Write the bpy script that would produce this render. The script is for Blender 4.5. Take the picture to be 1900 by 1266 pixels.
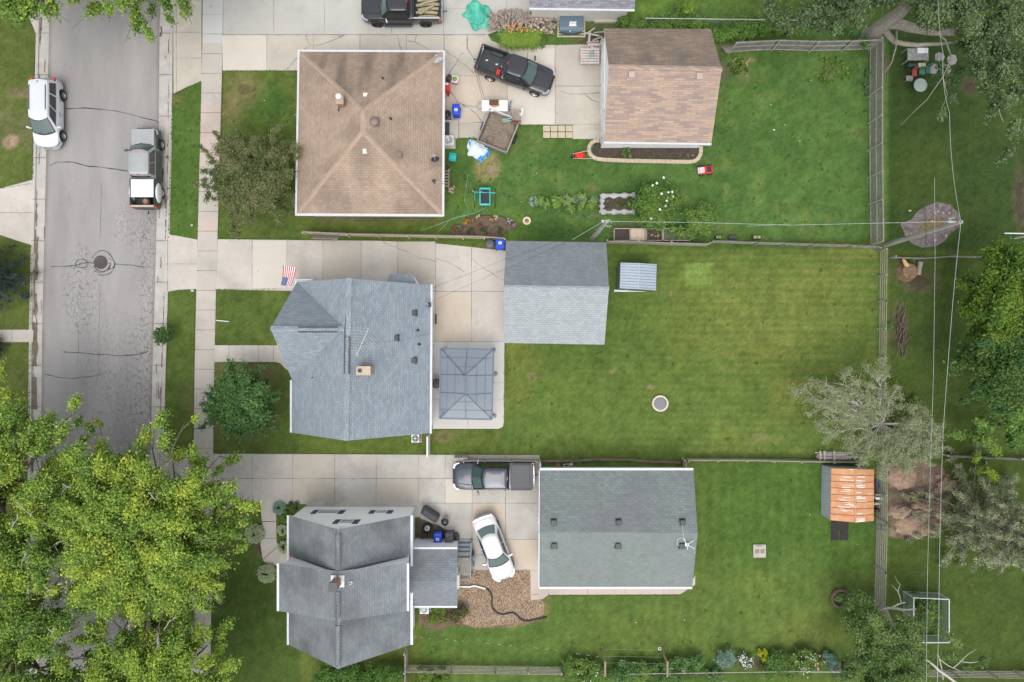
import bpy,bmesh,math,random
import numpy as np
from mathutils import Vector,Matrix,Euler
for o in list(bpy.data.objects):
 bpy.data.objects.remove(o)
SC=bpy.context.scene
COL=SC.collection
H,F=50.0,1266.7
cam=bpy.data.cameras.new("camera")
cam.lens=24.0;cam.sensor_width=36.0;cam.clip_start=0.5;cam.clip_end=2000
camo=bpy.data.objects.new("camera",cam);COL.objects.link(camo)
camo.location=(0,0,H);camo.rotation_euler=(0,0,0)
SC.camera=camo
SUN_EL,SUN_ROT=math.radians(66),math.radians(188)
wd=bpy.data.worlds.new("World");SC.world=wd;wd.use_nodes=True
nt=wd.node_tree;bgn=nt.nodes["Background"]
sky=nt.nodes.new("ShaderNodeTexSky");sky.sky_type='NISHITA';sky.sun_disc=False
sky.sun_elevation=SUN_EL;sky.sun_rotation=SUN_ROT
sky.air_density=1.6;sky.dust_density=6.0;sky.ozone_density=1.0
hs=nt.nodes.new("ShaderNodeHueSaturation");hs.inputs["Saturation"].default_value=0.22
nt.links.new(sky.outputs[0],hs.inputs["Color"]);cm=nt.nodes.new("ShaderNodeMix");cm.data_type='RGBA';cm.inputs[0].default_value=.5;cm.inputs[7].default_value=(4.6,4.75,4.95,1)
nt.links.new(hs.outputs[0],cm.inputs[6]);nt.links.new(cm.outputs[2],bgn.inputs["Color"])
bgn.inputs["Strength"].default_value=0.15
sl=bpy.data.lights.new("sun",'SUN');sl.energy=0.9;sl.angle=math.radians(38);sl.color=(1.0,0.955,0.89)
slo=bpy.data.objects.new("sun",sl);COL.objects.link(slo)
sd=Vector((math.sin(SUN_ROT)*math.cos(SUN_EL),math.cos(SUN_ROT)*math.cos(SUN_EL),math.sin(SUN_EL)))
slo.rotation_euler=sd.to_track_quat('Z','Y').to_euler();slo.location=(0,-30,80)
SC.view_settings.view_transform='Standard';SC.view_settings.look='None'
SC.view_settings.gamma=1.0;SC.view_settings.exposure=EXPO if 'EXPO' in globals()else 0.58
SC.render.engine='CYCLES'
SC.cycles.max_bounces=6;SC.cycles.transparent_max_bounces=8
rnd=random.Random(11)
nr=np.random.default_rng(5)
def W(px,py,z=0.0):
 """point at height z seen at photo pixel (px, py)"""
 k=(H-z)/F
 return Vector(((px-950)*k,(633-py)*k,z))
def XY(px,py,z=0.0):
 p=W(px,py,z);return(p.x,p.y)
ORG={}
class MB:
 def __init__(s):s.v=[];s.f=[];s.m=[];s.s=[]
 def add(s,vs,fs,m=0,smooth=False):
  o=len(s.v);s.v+=[tuple(v)for v in vs]
  for f in fs:s.f.append(tuple(i+o for i in f));s.m.append(m);s.s.append(smooth)
 def face(s,pts,m=0):s.add(pts,[tuple(range(len(pts)))],m)
 def box(s,c,size,rz=0.0,m=0,rot=None,taper=1.0):
  a,b,d=[x/2 for x in size]
  vs=[Vector((x*(taper if z>0 else 1),y*(taper if z>0 else 1),z))for z in(-d,d)for x,y in((-a,-b),(a,-b),(a,b),(-a,b))]
  R_=rot if rot is not None else Matrix.Rotation(rz,3,'Z')
  vs=[R_@v+Vector(c)for v in vs]
  s.add(vs,[(3,2,1,0),(4,5,6,7),(0,1,5,4),(1,2,6,5),(2,3,7,6),(3,0,4,7)],m)
 def rbox(s,c,size,r=0.05,rz=0.0,m=0,n=4,smooth=True,top=1.0):
  """box with rounded vertical corners and a chamfered top"""
  a,b,d=size[0]/2,size[1]/2,size[2]/2
  r=min(r,a*.95,b*.95);R_=Matrix.Rotation(rz,3,'Z')
  def ring(ins,z):
   out=[]
   for cx,cy,a0 in((a-r,b-r,0),(-a+r,b-r,90),(-a+r,-b+r,180),(a-r,-b+r,270)):
    for i in range(n+1):
     t=math.radians(a0+90*i/n);rr=max(r-ins,.002)
     out.append(((cx+rr*math.cos(t))*(top if z>0 else 1),(cy+rr*math.sin(t))*(top if z>0 else 1),z))
   return out
  rings=[ring(0,-d),ring(0,d-r*.5),ring(r*.3,d-r*.12),ring(r*.6,d)]
  k=len(rings[0]);vs=[R_@Vector(p)+Vector(c)for rg in rings for p in rg]
  fs=[(j*k+i,j*k+(i+1)%k,(j+1)*k+(i+1)%k,(j+1)*k+i)for j in range(3)for i in range(k)]
  s.add(vs,fs,m,smooth);o=3*k
  s.add([vs[o+i]for i in range(k)],[tuple(range(k))],m)
  s.add([vs[i]for i in range(k)],[tuple(reversed(range(k)))],m)
 def prism(s,poly,z0,z1,m=0,mtop=None):
  n=len(poly);area=sum(poly[i][0]*poly[(i+1)%n][1]-poly[(i+1)%n][0]*poly[i][1]for i in range(n))
  if area<0:poly=poly[::-1]
  vs=[(p[0],p[1],z0)for p in poly]+[(p[0],p[1],z1)for p in poly]
  s.add(vs,[(i,(i+1)%n,n+(i+1)%n,n+i)for i in range(n)]+[tuple(reversed(range(n)))],m)
  s.add(vs[n:],[tuple(range(n))],m if mtop is None else mtop)
 def slab(s,pts,th,m=0,mside=None,inset=0.0):
  """roof plane: 3D polygon (top), thickened straight down"""
  n=len(pts);pts=[Vector(p)for p in pts]
  nn=(pts[1]-pts[0]).cross(pts[2]-pts[0])
  if nn.z<0:pts=pts[::-1]
  lo=[p-Vector((0,0,th))for p in pts];ms=m if mside is None else mside
  s.add(pts,[tuple(range(n))],m)
  s.add(pts+lo,[(n+i,n+(i+1)%n,(i+1)%n,i)for i in range(n)]+[tuple(n+i for i in reversed(range(n)))],ms)
 def beam(s,a,b,w,h,m=0):
  a,b=Vector(a),Vector(b);d=b-a;L=d.length
  if L<1e-6:return
  x=d/L;up=Vector((0,0,1))if abs(x.z)<.95 else Vector((0,1,0))
  y=up.cross(x).normalized();z=x.cross(y)
  s.box((a+b)/2,(L,w,h),m=m,rot=Matrix((x,y,z)).transposed())
 def tube(s,pts,r,n=8,m=0,cap=True,smooth=True):
  pts=[Vector(p)for p in pts];k=len(pts)
  rs=r if isinstance(r,(list,tuple))else[r]*k
  vs=[];prev=None
  for i,p in enumerate(pts):
   d=(pts[min(i+1,k-1)]-pts[max(i-1,0)]).normalized()
   if prev is None:
    u=d.cross(Vector((0,0,1))if abs(d.z)<.9 else Vector((1,0,0))).normalized()
   else:
    u=(prev-d*prev.dot(d)).normalized()
   prev=u;w=d.cross(u)
   for j in range(n):
    t=2*math.pi*j/n;vs.append(p+(u*math.cos(t)+w*math.sin(t))*rs[i])
  fs=[(i*n+j,i*n+(j+1)%n,(i+1)*n+(j+1)%n,(i+1)*n+j)for i in range(k-1)for j in range(n)]
  s.add(vs,fs,m,smooth)
  if cap:s.add(vs[:n],[tuple(reversed(range(n)))],m);s.add(vs[-n:],[tuple(range(n))],m)
 def lathe(s,c,prof,n=20,m=0,smooth=True,rot=None,cap=True):
  c=Vector(c);vs=[]
  for r,z in prof:
   for j in range(n):
    t=2*math.pi*j/n;p=Vector((r*math.cos(t),r*math.sin(t),z))
    vs.append((rot@p if rot is not None else p)+c)
  k=len(prof)
  s.add(vs,[(i*n+j,i*n+(j+1)%n,(i+1)*n+(j+1)%n,(i+1)*n+j)for i in range(k-1)for j in range(n)],m,smooth)
  if cap:s.add(vs[:n],[tuple(reversed(range(n)))],m);s.add(vs[-n:],[tuple(range(n))],m)
 def blob(s,c,r,nu=12,nv=7,m=0,noise=0.0,zmin=-1.0,smooth=True):
  prof=[];c=Vector(c);vs=[]
  for i in range(nv+1):
   ph=-math.pi/2+math.pi*i/nv
   for j in range(nu):
    t=2*math.pi*j/nu;q=1+rnd.uniform(-noise,noise)
    vs.append(c+Vector((r[0]*math.cos(ph)*math.cos(t)*q,r[1]*math.cos(ph)*math.sin(t)*q,max(r[2]*math.sin(ph)*q,zmin*r[2]))))
  s.add(vs,[(i*nu+j,i*nu+(j+1)%nu,(i+1)*nu+(j+1)%nu,(i+1)*nu+j)for i in range(nv)for j in range(nu)],m,smooth)
 def strip(s,pts,w,z,m=0,jitter=0.0,sub=0.0):
  """flat ribbon along a 2D polyline (world coordinates)"""
  P=[Vector((p[0],p[1]))for p in pts]
  if sub>0:
   Q=[P[0]]
   for a,b in zip(P,P[1:]):
    n=max(1,int((b-a).length/sub));d=(b-a)
    nn=Vector((-d.y,d.x)).normalized()if d.length>0 else Vector((0,0))
    for i in range(1,n+1):
     q=a+d*(i/n)
     if i<n:q=q+nn*rnd.uniform(-jitter,jitter)
     Q.append(q)
   P=Q
  vs=[]
  for i,p in enumerate(P):
   d=(P[min(i+1,len(P)-1)]-P[max(i-1,0)])
   if d.length<1e-9:d=Vector((1,0))
   nn=Vector((-d.y,d.x)).normalized();ww=w*(1+(rnd.uniform(-.5,.5)if jitter else 0))/2
   vs+=[(p.x+nn.x*ww,p.y+nn.y*ww,z),(p.x-nn.x*ww,p.y-nn.y*ww,z)]
  s.add(vs,[(2*i+1,2*i+3,2*i+2,2*i)for i in range(len(P)-1)],m)
 def build(s,name,mats,parent=None,loc=None,local=False,bevel=0.0,uv=True,smooth_angle=None,subsurf=0):
  me=bpy.data.meshes.new(name)
  if not isinstance(mats,(list,tuple)):mats=[mats]
  org=Vector((0,0,0))
  if parent is not None:org=ORG.get(parent.name,Vector((0,0,0)))
  elif loc is not None:org=Vector(loc)
  vs=s.v if(local or org.length==0)else[(v[0]-org.x,v[1]-org.y,v[2]-org.z)for v in s.v]
  me.from_pydata(vs,[],s.f)
  for mt in mats:me.materials.append(mt)
  me.polygons.foreach_set("material_index",s.m);me.polygons.foreach_set("use_smooth",s.s)
  if uv:
   ul=me.uv_layers.new(name="UVMap");data=[]
   for p in me.polygons:
    n=p.normal
    if abs(n.z)>.985:u,v=Vector((1,0,0)),Vector((0,1,0))
    else:
     v=(Vector((0,0,1))-n*n.z).normalized();u=v.cross(n)
    for vi in p.vertices:
     c=Vector(s.v[vi]);data+=[c.dot(u),c.dot(v)]
   ul.data.foreach_set("uv",data)
  if smooth_angle is not None:
   me.polygons.foreach_set("use_smooth",[True]*len(me.polygons));me.set_sharp_from_angle(angle=math.radians(smooth_angle))
  me.update()
  o=bpy.data.objects.new(name,me);COL.objects.link(o)
  if parent is not None:o.parent=parent
  elif loc is not None:o.location=org
  ORG[o.name]=org
  if bevel>0:
   b=o.modifiers.new("bevel",'BEVEL');b.width=bevel;b.segments=2;b.limit_method='ANGLE';b.angle_limit=math.radians(35)
  if subsurf:
   b=o.modifiers.new("sub",'SUBSURF');b.levels=subsurf;b.render_levels=subsurf
  return o
def thing(name,label,cat,loc=(0,0,0),rz=0.0,group=None):
 o=bpy.data.objects.new(name,None);COL.objects.link(o);o.empty_display_size=.2
 o.location=loc;o.rotation_euler=(0,0,rz);ORG[o.name]=Vector(loc)
 return tag(o,label,cat,group)
def tag(o,label,cat,group=None):
 o['label']=label;o['category']=cat
 if group:o['group']=group
 return o
def struct(o):o['kind']='structure';return o
def stuff(o,label=None,cat=None):
 o['kind']='stuff'
 if label:o['label']=label;o['category']=cat
 return o
def kids(o):return[c for c in bpy.data.objects if c.parent==o]
def dup(o,loc=None,rz=None,label=None,parent=None,group=None):
 c=o.copy();COL.objects.link(c)
 if parent is not None:c.parent=parent
 if loc is not None:c.location=loc
 if rz is not None:c.rotation_euler=(0,0,rz)
 if label:c['label']=label
 if group:c['group']=group
 for k in kids(o):dup(k,parent=c)
 return c
def nodes(name):
 m=bpy.data.materials.new(name);m.use_nodes=True
 t=m.node_tree;return m,t,t.nodes["Principled BSDF"]
def N(t,kind,**kw):
 n=t.nodes.new(kind)
 for k,v in kw.items():setattr(n,k,v)
 return n
def noise(t,scale,detail=4,rough=.6,coord='Object',stretch=None):
 tc=N(t,"ShaderNodeTexCoord");n=N(t,"ShaderNodeTexNoise")
 n.inputs["Scale"].default_value=scale;n.inputs["Detail"].default_value=detail;n.inputs["Roughness"].default_value=rough
 if stretch:
  mp=N(t,"ShaderNodeMapping");mp.inputs["Scale"].default_value=stretch
  t.links.new(tc.outputs[coord],mp.inputs[0]);t.links.new(mp.outputs[0],n.inputs["Vector"])
 else:t.links.new(tc.outputs[coord],n.inputs["Vector"])
 return n.outputs["Fac"]
def ramp(t,src,a,b,lo=(0,0,0,1),hi=(1,1,1,1)):
 r=N(t,"ShaderNodeValToRGB");r.color_ramp.elements[0].position=a;r.color_ramp.elements[1].position=b
 r.color_ramp.elements[0].color=lo;r.color_ramp.elements[1].color=hi
 t.links.new(src,r.inputs[0]);return r.outputs[0]
def mix(t,fac,a,b,blend='MIX'):
 m=N(t,"ShaderNodeMix",data_type='RGBA',blend_type=blend)
 for sock,val in((m.inputs[0],fac),(m.inputs[6],a),(m.inputs[7],b)):
  if isinstance(val,(int,float)):sock.default_value=val
  elif isinstance(val,tuple):sock.default_value=val if len(val)==4 else(*val,1)
  else:t.links.new(val,sock)
 return m.outputs[2]
def bumpn(t,p,src,strength,dist=.02):
 b=N(t,"ShaderNodeBump");b.inputs["Strength"].default_value=strength;b.inputs["Distance"].default_value=dist
 t.links.new(src,b.inputs["Height"]);t.links.new(b.outputs[0],p.inputs["Normal"])
def c4(c,k=1.0):return(min(c[0]*k,1),min(c[1]*k,1),min(c[2]*k,1),1)
def mat(name,col,rough=.6,metal=0.0,var=.15,scale=2.5,fine=0.0,fscale=30,bump=0.0,bscale=30,spec=.5,coat=0.0,col2=None,stretch=None):
 m,t,p=nodes(name)
 p.inputs["Roughness"].default_value=rough;p.inputs["Metallic"].default_value=metal
 p.inputs["Specular IOR Level"].default_value=spec;p.inputs["Coat Weight"].default_value=coat;p.inputs["Coat Roughness"].default_value=.08
 c=mix(t,ramp(t,noise(t,scale,5,stretch=stretch),.3,.7),c4(col,1-var),c4(col2,1)if col2 else c4(col,1+var))
 if fine:c=mix(t,1.0,c,ramp(t,noise(t,fscale,3),.3,.7,c4((1-fine,)*3),c4((1,1,1),1)),'MULTIPLY')
 t.links.new(c,p.inputs["Base Color"])
 if bump:bumpn(t,p,noise(t,bscale,3),bump)
 return m
def shingles(name,c1,c2,mortar,w=.32,h=.15,stain=None,stain_amt=.5,st=(.5,.12,1),bias=0.0,blotch=.12):
 m,t,p=nodes(name);p.inputs["Roughness"].default_value=.9;p.inputs["Specular IOR Level"].default_value=.25
 tc=N(t,"ShaderNodeTexCoord");b=N(t,"ShaderNodeTexBrick");b.offset=.5;b.offset_frequency=2
 for k,v in(("Color1",c4(c1)),("Color2",c4(c2)),("Mortar",c4(mortar)),("Scale",1.0),("Mortar Size",.012),("Mortar Smooth",.6),("Bias",bias),("Brick Width",w),("Row Height",h)):
  b.inputs[k].default_value=v
 nz=N(t,"ShaderNodeTexNoise");nz.inputs["Scale"].default_value=.6
 t.links.new(tc.outputs["UV"],nz.inputs["Vector"])
 va=N(t,"ShaderNodeVectorMath",operation='MULTIPLY_ADD');va.inputs[1].default_value=(.05,.05,0)
 t.links.new(nz.outputs["Color"],va.inputs[0]);t.links.new(tc.outputs["UV"],va.inputs[2]);t.links.new(va.outputs[0],b.inputs["Vector"])
 c=mix(t,1.0,b.outputs["Color"],ramp(t,noise(t,.9,5),.25,.75,c4((1-blotch,)*3),c4((1+0,)*3)),'MULTIPLY')
 c=mix(t,1.0,c,ramp(t,noise(t,14,2),.3,.7,c4((.88,)*3),c4((1,)*3)),'MULTIPLY')
 if stain:
  mp=N(t,"ShaderNodeMapping");mp.inputs["Scale"].default_value=st;t.links.new(tc.outputs["UV"],mp.inputs[0])
  n2=N(t,"ShaderNodeTexNoise");n2.inputs["Scale"].default_value=1.2;n2.inputs["Detail"].default_value=5;t.links.new(mp.outputs[0],n2.inputs["Vector"])
  f=ramp(t,n2.outputs["Fac"],.45,.68,(0,0,0,1),(stain_amt,)*3+(1,))
  c=mix(t,f,c,c4(stain))
 t.links.new(c,p.inputs["Base Color"]);bumpn(t,p,b.outputs["Fac"],-.5,.01)
 return m
def siding(name,col,pitch=.2,dark=.72):
 m,t,p=nodes(name);p.inputs["Roughness"].default_value=.55
 tc=N(t,"ShaderNodeTexCoord");sp=N(t,"ShaderNodeSeparateXYZ");t.links.new(tc.outputs["UV"],sp.inputs[0])
 d=N(t,"ShaderNodeMath",operation='DIVIDE');d.inputs[1].default_value=pitch;t.links.new(sp.outputs[1],d.inputs[0])
 f=N(t,"ShaderNodeMath",operation='FRACT');t.links.new(d.outputs[0],f.inputs[0])
 c=mix(t,ramp(t,f.outputs[0],.86,.97),c4(col),c4(col,dark))
 c=mix(t,1.0,c,ramp(t,noise(t,1.3,5),.3,.7,c4((.9,)*3),c4((1,)*3)),'MULTIPLY')
 t.links.new(c,p.inputs["Base Color"]);bumpn(t,p,f.outputs[0],.5,.02)
 return m
def attrmat(name,rough=.9,fine=(.62,1.0),fscale=14,bump=.4,bscale=25,mid=None,spec=.2):
 m,t,p=nodes(name);p.inputs["Roughness"].default_value=rough;p.inputs["Specular IOR Level"].default_value=spec
 a=N(t,"ShaderNodeAttribute");a.attribute_name="Col"
 c=mix(t,1.0,a.outputs["Color"],ramp(t,noise(t,fscale,3,.75),.3,.68,c4((fine[0],)*3),c4((fine[1],)*3)),'MULTIPLY')
 c=mix(t,1.0,c,ramp(t,noise(t,fscale*2.3,2,.8),.32,.66,c4((.66,.70,.60)),c4((1,1,1))),'MULTIPLY')
 if mid:c=mix(t,1.0,c,ramp(t,noise(t,mid,4,.7),.3,.7,c4((.70,.76,.62)),c4((1,1,1))),'MULTIPLY')
 t.links.new(c,p.inputs["Base Color"])
 if bump:bumpn(t,p,noise(t,bscale,3,.8),bump,.05)
 return m
def leafmat(name,transl=.3,rough=.55):
 m,t,p=nodes(name);p.inputs["Roughness"].default_value=rough;p.inputs["Specular IOR Level"].default_value=.35
 a=N(t,"ShaderNodeAttribute");a.attribute_name="Col";t.links.new(a.outputs["Color"],p.inputs["Base Color"])
 tr=N(t,"ShaderNodeBsdfTranslucent");t.links.new(a.outputs["Color"],tr.inputs["Color"])
 ms=N(t,"ShaderNodeMixShader");ms.inputs[0].default_value=transl
 t.links.new(p.outputs[0],ms.inputs[1]);t.links.new(tr.outputs[0],ms.inputs[2]);t.links.new(ms.outputs[0],t.nodes["Material Output"].inputs[0])
 return m
def glass(name,col,rough=.05):
 m,t,p=nodes(name);p.inputs["Base Color"].default_value=c4(col);p.inputs["Roughness"].default_value=rough
 p.inputs["Specular IOR Level"].default_value=.9;p.inputs["Coat Weight"].default_value=1.0;p.inputs["Coat Roughness"].default_value=.03
 return m
M_LEAF=leafmat("leaf",.42)
M_DARKLEAF=leafmat("needle leaf",.12,.7)
M_BARK=mat("bark",(.13,.105,.085),.95,var=.35,scale=6,bump=.8,bscale=25)
M_GREYBARK=mat("grey bark",(.27,.245,.21),.95,var=.3,scale=6,bump=.8,bscale=25)
M_PALEWOOD=mat("bare pale branch",(.42,.40,.36),.9,var=.2,scale=8)
M_WHITE=mat("white paint",(.66,.67,.69),.4,var=.04)
M_SIDING=siding("white lap siding",(.88,.90,.92),dark=.84)
M_SIDEBEIGE=siding("beige lap siding",(.62,.60,.56))
M_ALU=mat("white gutter",(.54,.555,.58),.35,var=.06)
M_BLACK=mat("black plastic",(.018,.019,.02),.5,var=.2)
M_RUBBER=mat("rubber",(.02,.02,.021),.8,var=.2)
M_DARKMETAL=mat("dark metal",(.045,.05,.058),.45,.3,var=.2)
M_GREYMETAL=mat("galvanised metal",(.42,.44,.45),.4,.6,var=.12)
M_CHROME=mat("chrome",(.75,.76,.78),.15,1.0,var=.04)
M_ROT=mat("weathered wood",(.40,.36,.325),.9,var=.28,scale=5,fine=.35,fscale=22)
M_GREYWOOD=mat("grey old wood",(.29,.285,.275),.9,var=.3,scale=4,fine=.4,fscale=20)
M_PALEPLANK=mat("pale wood",(.52,.44,.33),.85,var=.15,scale=4,fine=.2,fscale=20)
M_SOIL=mat("dark soil",(.085,.062,.048),1.0,var=.4,scale=5,fine=.5,fscale=30,bump=1,bscale=30)
M_STONE=mat("tan edging block",(.50,.41,.31),.9,var=.12,scale=5,fine=.2,fscale=30)
M_BRICK=shingles("red brick",(.30,.12,.075),(.36,.17,.11),(.40,.37,.33),w=.2,h=.07,blotch=.2)
M_TANBRICK=shingles("tan brick",(.42,.30,.22),(.48,.36,.27),(.45,.42,.38),w=.2,h=.07,blotch=.2)
M_BLUE=mat("blue bin plastic",(.008,.06,.52),.35,var=.08)
M_RED=mat("red plastic",(.62,.035,.02),.35,var=.08)
M_GLASS=glass("window glass",(.03,.04,.045))
M_CARGLASS=glass("car glass",(.045,.085,.08))
M_CARDARK=glass("tinted car glass",(.012,.015,.018))
M_TEAL=mat("teal plastic",(.02,.42,.42),.4,var=.06)
# ================================================================== GROUND
def vnoise(x,y,s,seed=0):
 g=np.random.default_rng(seed).random((64,64));X=x/s;Y=y/s
 xi=np.floor(X).astype(int);yi=np.floor(Y).astype(int);fx=X-xi;fy=Y-yi
 fx=fx*fx*(3-2*fx);fy=fy*fy*(3-2*fy)
 a=g[xi%64,yi%64];b=g[(xi+1)%64,yi%64];c=g[xi%64,(yi+1)%64];d=g[(xi+1)%64,(yi+1)%64]
 return(a*(1-fx)+b*fx)*(1-fy)+(c*(1-fx)+d*fx)*fy
def fbm(x,y,s,seed=0,o=4):
 r=0;a=1;t=0
 for i in range(o):r=r+a*vnoise(x,y,s/2**i,seed+i*7);t+=a;a*=.55
 return r/t
def inpoly(px,py,poly):
 r=np.zeros(px.shape,bool);n=len(poly)
 for i in range(n):
  x0,y0=poly[i];x1,y1=poly[(i+1)%n]
  c=((y0>py)!=(y1>py))&(px<(x1-x0)*(py-y0)/((y1-y0)or 1e-9)+x0);r^=c
 return r
def grid_mesh(name,xs,ys,zf,cf,m):
 X,Y=np.meshgrid(xs,ys);nx,ny=len(xs),len(ys)
 Z=zf(X,Y);co=np.stack([X,Y,Z],-1).reshape(-1,3)
 i=np.arange((nx-1)*(ny-1));r=i//(nx-1);c=i%(nx-1);a=r*nx+c
 q=np.stack([a,a+1,a+nx+1,a+nx],1)
 me=bpy.data.meshes.new(name);me.vertices.add(len(co));me.vertices.foreach_set("co",co.astype(np.float32).ravel())
 me.loops.add(q.size);me.loops.foreach_set("vertex_index",q.astype(np.int32).ravel())
 me.polygons.add(len(q));me.polygons.foreach_set("loop_start",(np.arange(len(q))*4).astype(np.int32))
 me.polygons.foreach_set("loop_total",np.full(len(q),4,np.int32));me.update(calc_edges=True)
 cl=cf(X,Y).reshape(-1,3);at=me.color_attributes.new("Col",'FLOAT_COLOR','POINT')
 at.data.foreach_set("color",np.concatenate([cl,np.ones((len(cl),1))],1).astype(np.float32).ravel())
 me.materials.append(m);me.polygons.foreach_set("use_smooth",np.ones(len(q),bool))
 o=bpy.data.objects.new(name,me);COL.objects.link(o);return o
def road_w(py):return np.interp(py,[-400,0,600,800,1700],[96,91,77,75,66])
def road_e(py):return np.interp(py,[-400,0,250,500,700,1700],[300,298,296,290,284,262])
GW=22
WARM=np.array([.105,.155,.030]);OLIVE=np.array([.100,.135,.026]);LUSH=np.array([.068,.128,.030]);DEEP=np.array([.042,.078,.016])
def ground_col(X,Y):
 px=950+X*F/H;py=633-Y*F/H
 wob=9*(fbm(X,Y,3,3)-.5);wx=px+wob*2;wy=py+9*(fbm(X,Y,3,9)-.5)*2
 n1=fbm(X,Y,6,1);n2=fbm(X,Y,1.6,21);n3=fbm(X,Y,.5,33,2);rn=np.random.default_rng(3).random(X.shape)
 C=np.zeros(X.shape+(3,));C[:]=OLIVE
 def put(mask,col):
  m=np.clip(mask,0,1)[...,None];C[:]=C*(1-m)+np.array(col)*m
 def S(v,a,b):return np.clip((v-a)/(b-a),0,1)
 def ell(x,y,rx,ry,soft=.5):
  d=np.sqrt(((wx-x)/rx)**2+((wy-y)/ry)**2)+(n2-.5)*.5
  return 1-S(d,1-soft,1+soft*.3)
 y1=S(wy,452,442)*S(wx,820,840)
 put(y1,LUSH*1.12);put(y1*S(n1,.5,.7)*.7,[.115,.185,.028]);put(y1*S(fbm(X,Y,2.5,77),.52,.68)*.4,[.045,.10,.020]);put(y1*S(fbm(X,Y,1.2,91),.56,.72)*.5,[.13,.17,.045])
 y2=S(wy,452,460)*S(wy,850,842)*S(wx,930,945)*S(wx,1640,1630)
 put(y2,[.098,.142,.028]);put(y2*S(n1,.45,.62)*.6,[.075,.125,.024]);put(y2*S(fbm(X,Y,4,41),.5,.68)*.65,[.150,.165,.036])
 put(y2*ell(1400,570,200,120,.6)*.55,[.150,.180,.038])
 put(y2*S(py,700,790)*.35,[.120,.175,.038])
 row=.5+.5*np.sin(py/26.0*2*math.pi+(n1-.5)*3)
 put(y2*S(px,1200,1350)*S(row,.86,.99)*S(n2,.42,.6)*.5,[.19,.17,.06])
 put(y2*inpoly(wx,wy,[(1268,486),(1324,486),(1322,526),(1268,526)])*.95,[.165,.235,.052])
 y3=S(wy,850,860)*S(wx,780,800)*S(wx,1640,1630)
 put(y3,[.085,.140,.028]);put(y3*S(n1,.45,.65)*.6,[.115,.150,.032]);put(y3*ell(1480,1175,110,60,.7)*.6,[.135,.155,.036])
 put(y3*S(px,1290,1310)*S(py,1080,1000)*.6,[.060,.115,.018])
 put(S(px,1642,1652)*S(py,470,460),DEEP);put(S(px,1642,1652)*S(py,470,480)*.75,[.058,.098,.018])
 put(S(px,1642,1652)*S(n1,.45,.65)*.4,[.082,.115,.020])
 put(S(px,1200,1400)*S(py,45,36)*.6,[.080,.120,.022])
 C*=(1+(y2*.085*np.sin(py/13.2*2*math.pi+(n1-.5)*2.5)*S(px,1000,1250)))[...,None];C*=(1+y3*.05*np.sin(px/21*2*math.pi+(n1-.5)*2))[...,None]
 fl=S(px,560,550)
 put(fl*.8,[.078,.118,.024]);put(fl*S(n2,.5,.65)*.5,[.105,.135,.030]);put(fl*S(py,1000,1080)*S(px,380,400)*.7,[.050,.085,.015])
 put(inpoly(px,py,[(300,150),(375,150),(365,445),(300,445)])*.7,[.070,.135,.024])
 put(ell(450,165,40,34,.8)*.75,[.22,.17,.08]);put(ell(425,205,22,34,.8)*.6,[.22,.17,.08]);put(ell(320,185,18,16,.8)*.5,[.20,.17,.07])
 put(ell(505,190,50,40,.8)*.5,[.035,.11,.018])
 put(S(px,70,60)*.5,[.10,.12,.03]);put(ell(35,175,28,12,.7)*.7,[.26,.19,.12]);put(ell(52,245,18,40,.8)*.5,[.20,.17,.09])
 put(ell(8,220,26,35,.8)*.4,[.20,.17,.09])
 put(ell(24,263,19,17,.2),[.42,.30,.20]);put(ell(905,307,26,30,.4)*.85,[.27,.23,.09]);put(ell(912,313,12,14,.6)*.8,[.42,.33,.22])
 for x,y,rx,ry,s in((985,701,10,9,.6),(1211,716,9,6,.7),(1140,690,9,8,.4),(1100,345,12,10,.4),(1104,398,14,5,.5),(1240,540,6,10,.5),(1000,255,18,8,.0),(1415,815,30,8,.4),(1670,590,14,40,.55),(1690,800,26,30,.5),(825,812,14,10,.6),(820,808,40,14,.35),(1380,130,16,22,.5),(1395,112,14,8,.6),(1350,90,40,10,.3),(1700,1150,30,20,.3),(1630,1120,12,60,.3),(435,745,85,82,.6),(500,690,26,20,.3),(1015,1125,14,26,.4)):
  put(ell(x,y,rx,ry,.7)*s,[.25,.19,.10])
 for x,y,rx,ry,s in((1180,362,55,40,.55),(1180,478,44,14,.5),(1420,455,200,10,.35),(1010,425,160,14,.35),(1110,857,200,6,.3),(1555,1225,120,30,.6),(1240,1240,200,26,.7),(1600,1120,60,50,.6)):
  put(ell(x,y,rx,ry,.8)*s,[.022,.055,.010])  # shade by the shed, shrubs and fences, painted dark into the grass colour
 for x,y,rx,ry,s in((1705,520,45,25,.85),(1672,505,28,22,.6),(1665,610,22,50,.6),(1100,75,40,14,.9),(1340,130,22,26,.6),(1892,370,14,75,.8),(1796,163,16,18,.8),(690,407,140,7,.7),(1640,128,14,30,.6),(1310,96,20,12,.6),(1130,44,50,12,.5),(1160,420,30,6,.5),(1430,1235,60,14,.8),(484,1012,14,26,.9)):
  put(ell(x,y,rx,ry,.6)*s,[.14,.10,.07])
 dm=inpoly(wx,wy,[(1645,862),(1700,855),(1752,868),(1772,900),(1752,945),(1742,975),(1705,1000),(1647,1003)])
 put(dm,[.30,.215,.155]);put(dm*S(n2,.45,.6)*.6,[.19,.13,.09]);put(dm*S(n3,.55,.7)*.7,[.45,.34,.25])
 put(dm*inpoly(wx,wy,[(1647,905),(1720,903),(1742,935),(1690,936),(1655,940)])*.8,[.16,.115,.085])
 cm=inpoly(wx,wy,[(846,1056),(1003,1056),(1004,1112),(1014,1120),(1008,1148),(960,1160),(880,1168),(846,1163),(800,1172),(780,1162),(780,1100),(846,1100)])
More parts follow.
